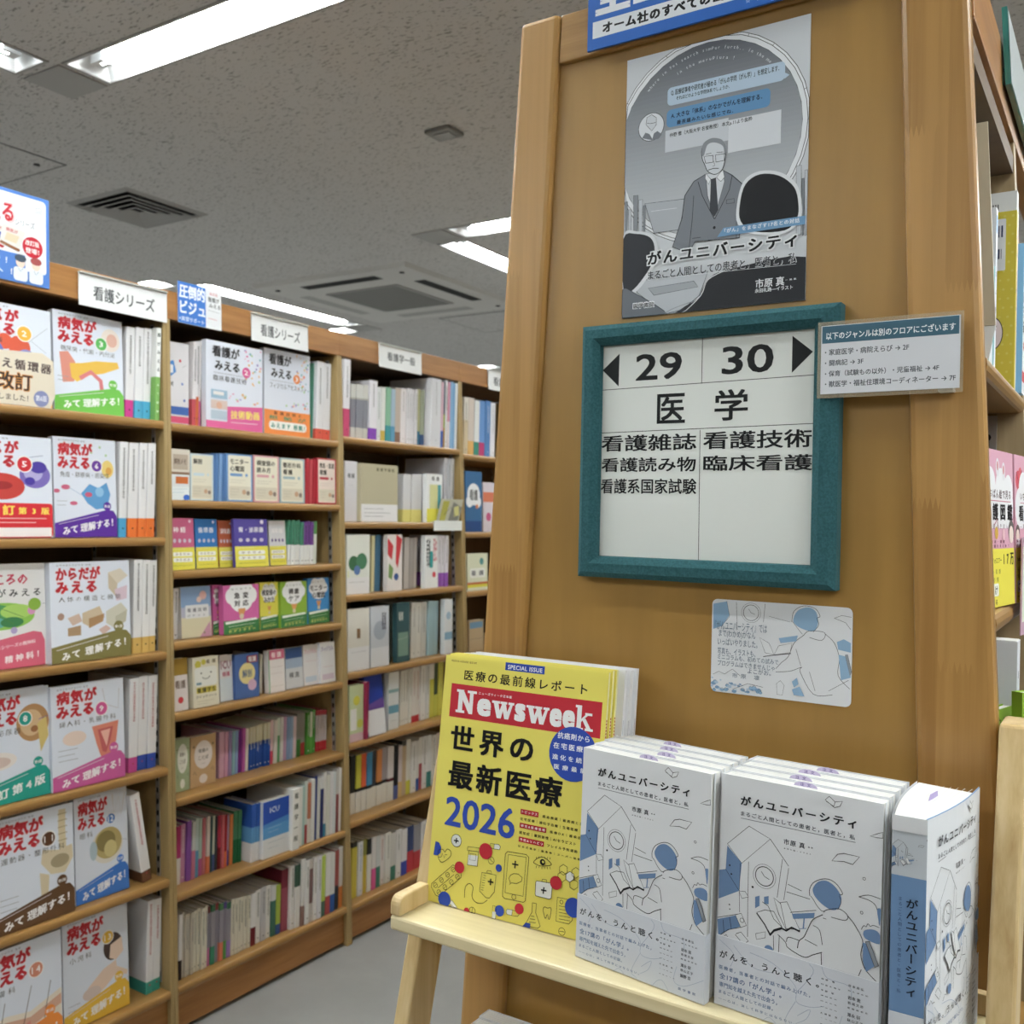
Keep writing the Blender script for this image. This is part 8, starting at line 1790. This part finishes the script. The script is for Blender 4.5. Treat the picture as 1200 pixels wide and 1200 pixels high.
# the copy turned to show its spine
r = thing('paperback_book', (-.15, .90, SZ), 'white paperback turned to show its blue spine, right end of the rack', 'book', 'copies of the white paperback'); o = r.location
A = Vector((-.163, .833, SZ + .0006)); Bq = Vector((-.1365, .8335, SZ + .0006)); ud = (Bq - A).normalized(); Cd = Vector((.020, .124, 0)).normalized(); cw = .134
up = Vector((0, 0, 1)); D = A + Vector((-.003, .122, 0))
m = MB(); wm = ink('e6e8ec')
def curve_pts(P0, d, L, bow, side, n=7):
    return [P0 + d * (L * i / n) + side * (bow * math.sin(math.pi * i / n)) for i in range(n + 1)]
sd = Vector((Cd.y, -Cd.x, 0)); fr = curve_pts(Bq, Cd, cw, .004, sd); dd = (D - A).normalized(); bk = curve_pts(A, dd, (D - A).length, .004, Vector((-dd.y, dd.x, 0)))
loop = [q for q in reversed(bk)] + fr
for a, b_ in zip(loop, loop[1:]): m.face([a, b_, b_ + up * BH, a + up * BH], wm)
p = Pr(m, A + up * BH, ud, (0, 0, -1), Vector((ud.y, -ud.x, 0)), 26.5, 210, 3e-5, 2); W = 26.5
p.rect('6f93bf', 0, 48, W, 158); p.rect('c9d0d8', 0, 12, W, 48)
for q in ART['novel'][:60]:
    f = lambda P: [(a * .2 - 1, 10 + b_ * .22) for a, b_ in P]
    if q[0] == 'P': p.poly(q[1], f(q[2]))
    elif q[0] == 'L': p.line(q[1], .25, f(q[3]))
p.rect('e6e8ec', 0, 0, W, 12); p.vtext('1c222c', 'がんユニバーシティ', W * .62, 64, 144, 9.4, 1); p.vtext('3f5878', 'まるごと人間としての患者と、医者と、私', W * .28, 64, 142, 3.4, 0)
p.rect('d9dde6', 0, 158, W, 210); p.vtext('33363e', '市原真', W * .5, 166, 200, 7.5, 0)
# the drawing bends with the front board
fm = MB(); fp = Pr(fm, (0, 0, 0), (1, 0, 0), (0, -1, 0), (0, 0, 1), 148, 210, 1e-5, 2, 1.4); fp.draw(ART['novel']); fp.rect('d9dde6', 0, 147, 148, 210); fp.draw(ART['novel_band'])
def bend(q):
    s_ = q[0] * cw / .148; base = Bq + Cd * s_ + sd * (.004 * math.sin(math.pi * s_ / cw) + .0002 + q[2] + .0004)
    return base + up * (BH + q[1])
k0 = len(m.v); m.v += [tuple(bend(Vector(q))) for q in fm.v]
for f, mi in zip(fm.f, fm.mi): m.f.append(tuple(a + k0 for a in f)); m.mi.append(m.m(fm.ms[mi]))
m.build('cover', r, o)
ins = [q + ud * .001 + dd * .001 for q in bk[:-1]] ; pg = [b_ + (Vector((.0012, 0, 0))) for b_ in bk] + [f - sd * .0012 for f in reversed(fr)][1:]
m = MB(); m.extrude([q + Vector((0, .0008, .001)) for q in pg], up * (BH - .0025), pages)
for i in range(1, 9):
    k = i / 9; a = A.lerp(Bq, k) + Vector((0, .004, 0)); b_ = bk[-1].lerp(fr[-1], k) - Vector((0, .004, 0)); m.face([a + up * (BH - .0014), a + Vector((.0004, 0, BH - .0014)), b_ + Vector((.0004, 0, BH - .0014)), b_ + up * (BH - .0014)], mat('page_shade', (.6, .6, .6), .8))
m.build('page_block', r, o)
m = MB(); q0 = Vector((-.147, .895, SZ + BH - .004)); m.extrude([q0, q0 + Vector((.004, .026, 0)), q0 + Vector((.004, .022, .008)), q0 + Vector((.001, .006, .008))], (.0004, 0, 0), ink('b9a8d8')); m.build('order_slip', r, o)
m = MB(); inner = Pr(m, Bq + up * (BH - .0008) + Cd * .01, Cd, (0, 0, -1), -sd, eps=1e-5)
m.extrude([f - sd * .0006 + up * (BH - .012) for f in fr] + [f - sd * .0010 + up * (BH - .012) for f in reversed(fr)], up * .0125, ink('8fb2da')); m.build('endpaper', r, o)

# ---------------------------------------------------------------- magazines
MW, MH = .210, .280
u, v, n_ = frame_of(.035, .11)
def magazine(i, label, full, spine):
    t = .0054; TL = Vector((-.683, .927, SZ + .0006 + MH * math.cos(.11) + t * math.sin(.11))) - n_ * (i * (t + .0004)) + u * (.0016 * (i % 3) + (.002 * i if spine != 'y' else .0005 * i))
    TL.z = SZ + .0006 + MH * math.cos(.11) + t * math.sin(.11) + (random.uniform(0, .0016) if i else 0)
    r = thing('magazine', TL + v * MH + u * (MW / 2) - n_ * (t / 2), label, 'magazine', 'stack of yellow magazines'); o = r.location
    def X(a, b, c): return TL + u * a + v * b - n_ * c
    def bx(m, a0, a1, b0, b1, c0, c1, mt): m.box((a0, b0, c0), (a1, b1, c1), mt, lambda q: X(q.x, q.y, q.z))
    m = MB(); ym = ink('e9db55'); wm = ink('e6e6e8'); k = .0004
    bx(m, 0, MW, 0, MH, 0, k, ym if spine == 'y' else wm); bx(m, 0, MW, 0, MH, t - k, t, ym if spine == 'y' else wm); bx(m, MW - k, MW, 0, MH, k, t - k, ink('e9e6b8') if spine == 'y' else wm)
    if full: p = Pr(m, X(0, 0, 0), u, v, n_, 210, 280, 1e-5, 3, 1.6); p.draw(ART['magazine'])
    p = Pr(m, X(MW, 0, 0), -n_, v, u, t * 1000, 280, 2e-5, 1)
    if spine == 'y':
        p.rect('e9db55', 0, 0, 1.8, 280)
        for q in range(10): p.rect('b02838', 2.2, 50 + q * 3.4, 4.4, 52.4 + q * 3.4)
        p.rect('3a3a3a', 2.6, 100, 4.0, 150)
    else:
        p.rect('b9b7c4', 1.6, 54, 3.4, 92); p.rect('8a8896', 2, 110, 3.2, 160)
    m.build('cover', r, o)
    m = MB(); bx(m, .001, MW - k - .0002, .0006, MH - .0006, k + .0001, t - k - .0001, pages); m.build('page_block', r, o)
magazine(0, 'front yellow magazine with red masthead standing at the left of the rack', True, 'y')
for i in range(1, 4): magazine(i, '%s yellow magazine behind the front one, red lettering on its edge' % ORD[i], False, 'y')
for i in range(4, 8): magazine(i, '%s white-edged magazine behind the yellow ones on the rack' % ORD[i - 4], False, 'w')
# copies standing on the lower shelf against the end panel
for i in range(2):
    q = Vector((-.652 - .002 * i, .946 + i * .0228, LZ + .0012 + BH * math.cos(.026)))
    r = paperback(q, 0.02, .026, .0215, ['front', 'rear'][i] + ' paperback below the rack shelf, only its top edge in view', full=False)
    m = MB(); uu, vv, nn = frame_of(0.02, .026); p = Pr(m, q, uu, vv, nn, 146, 210, 3e-5, 1); p.rect('6f93bf', 3, 2.5, 46, 20); p.rect('6f93bf', 60, 60, 140, 200)
    m.build('cover_print', r, r.location)
bpy.data.objects.remove(_fo); bpy.data.curves.remove(_fc)
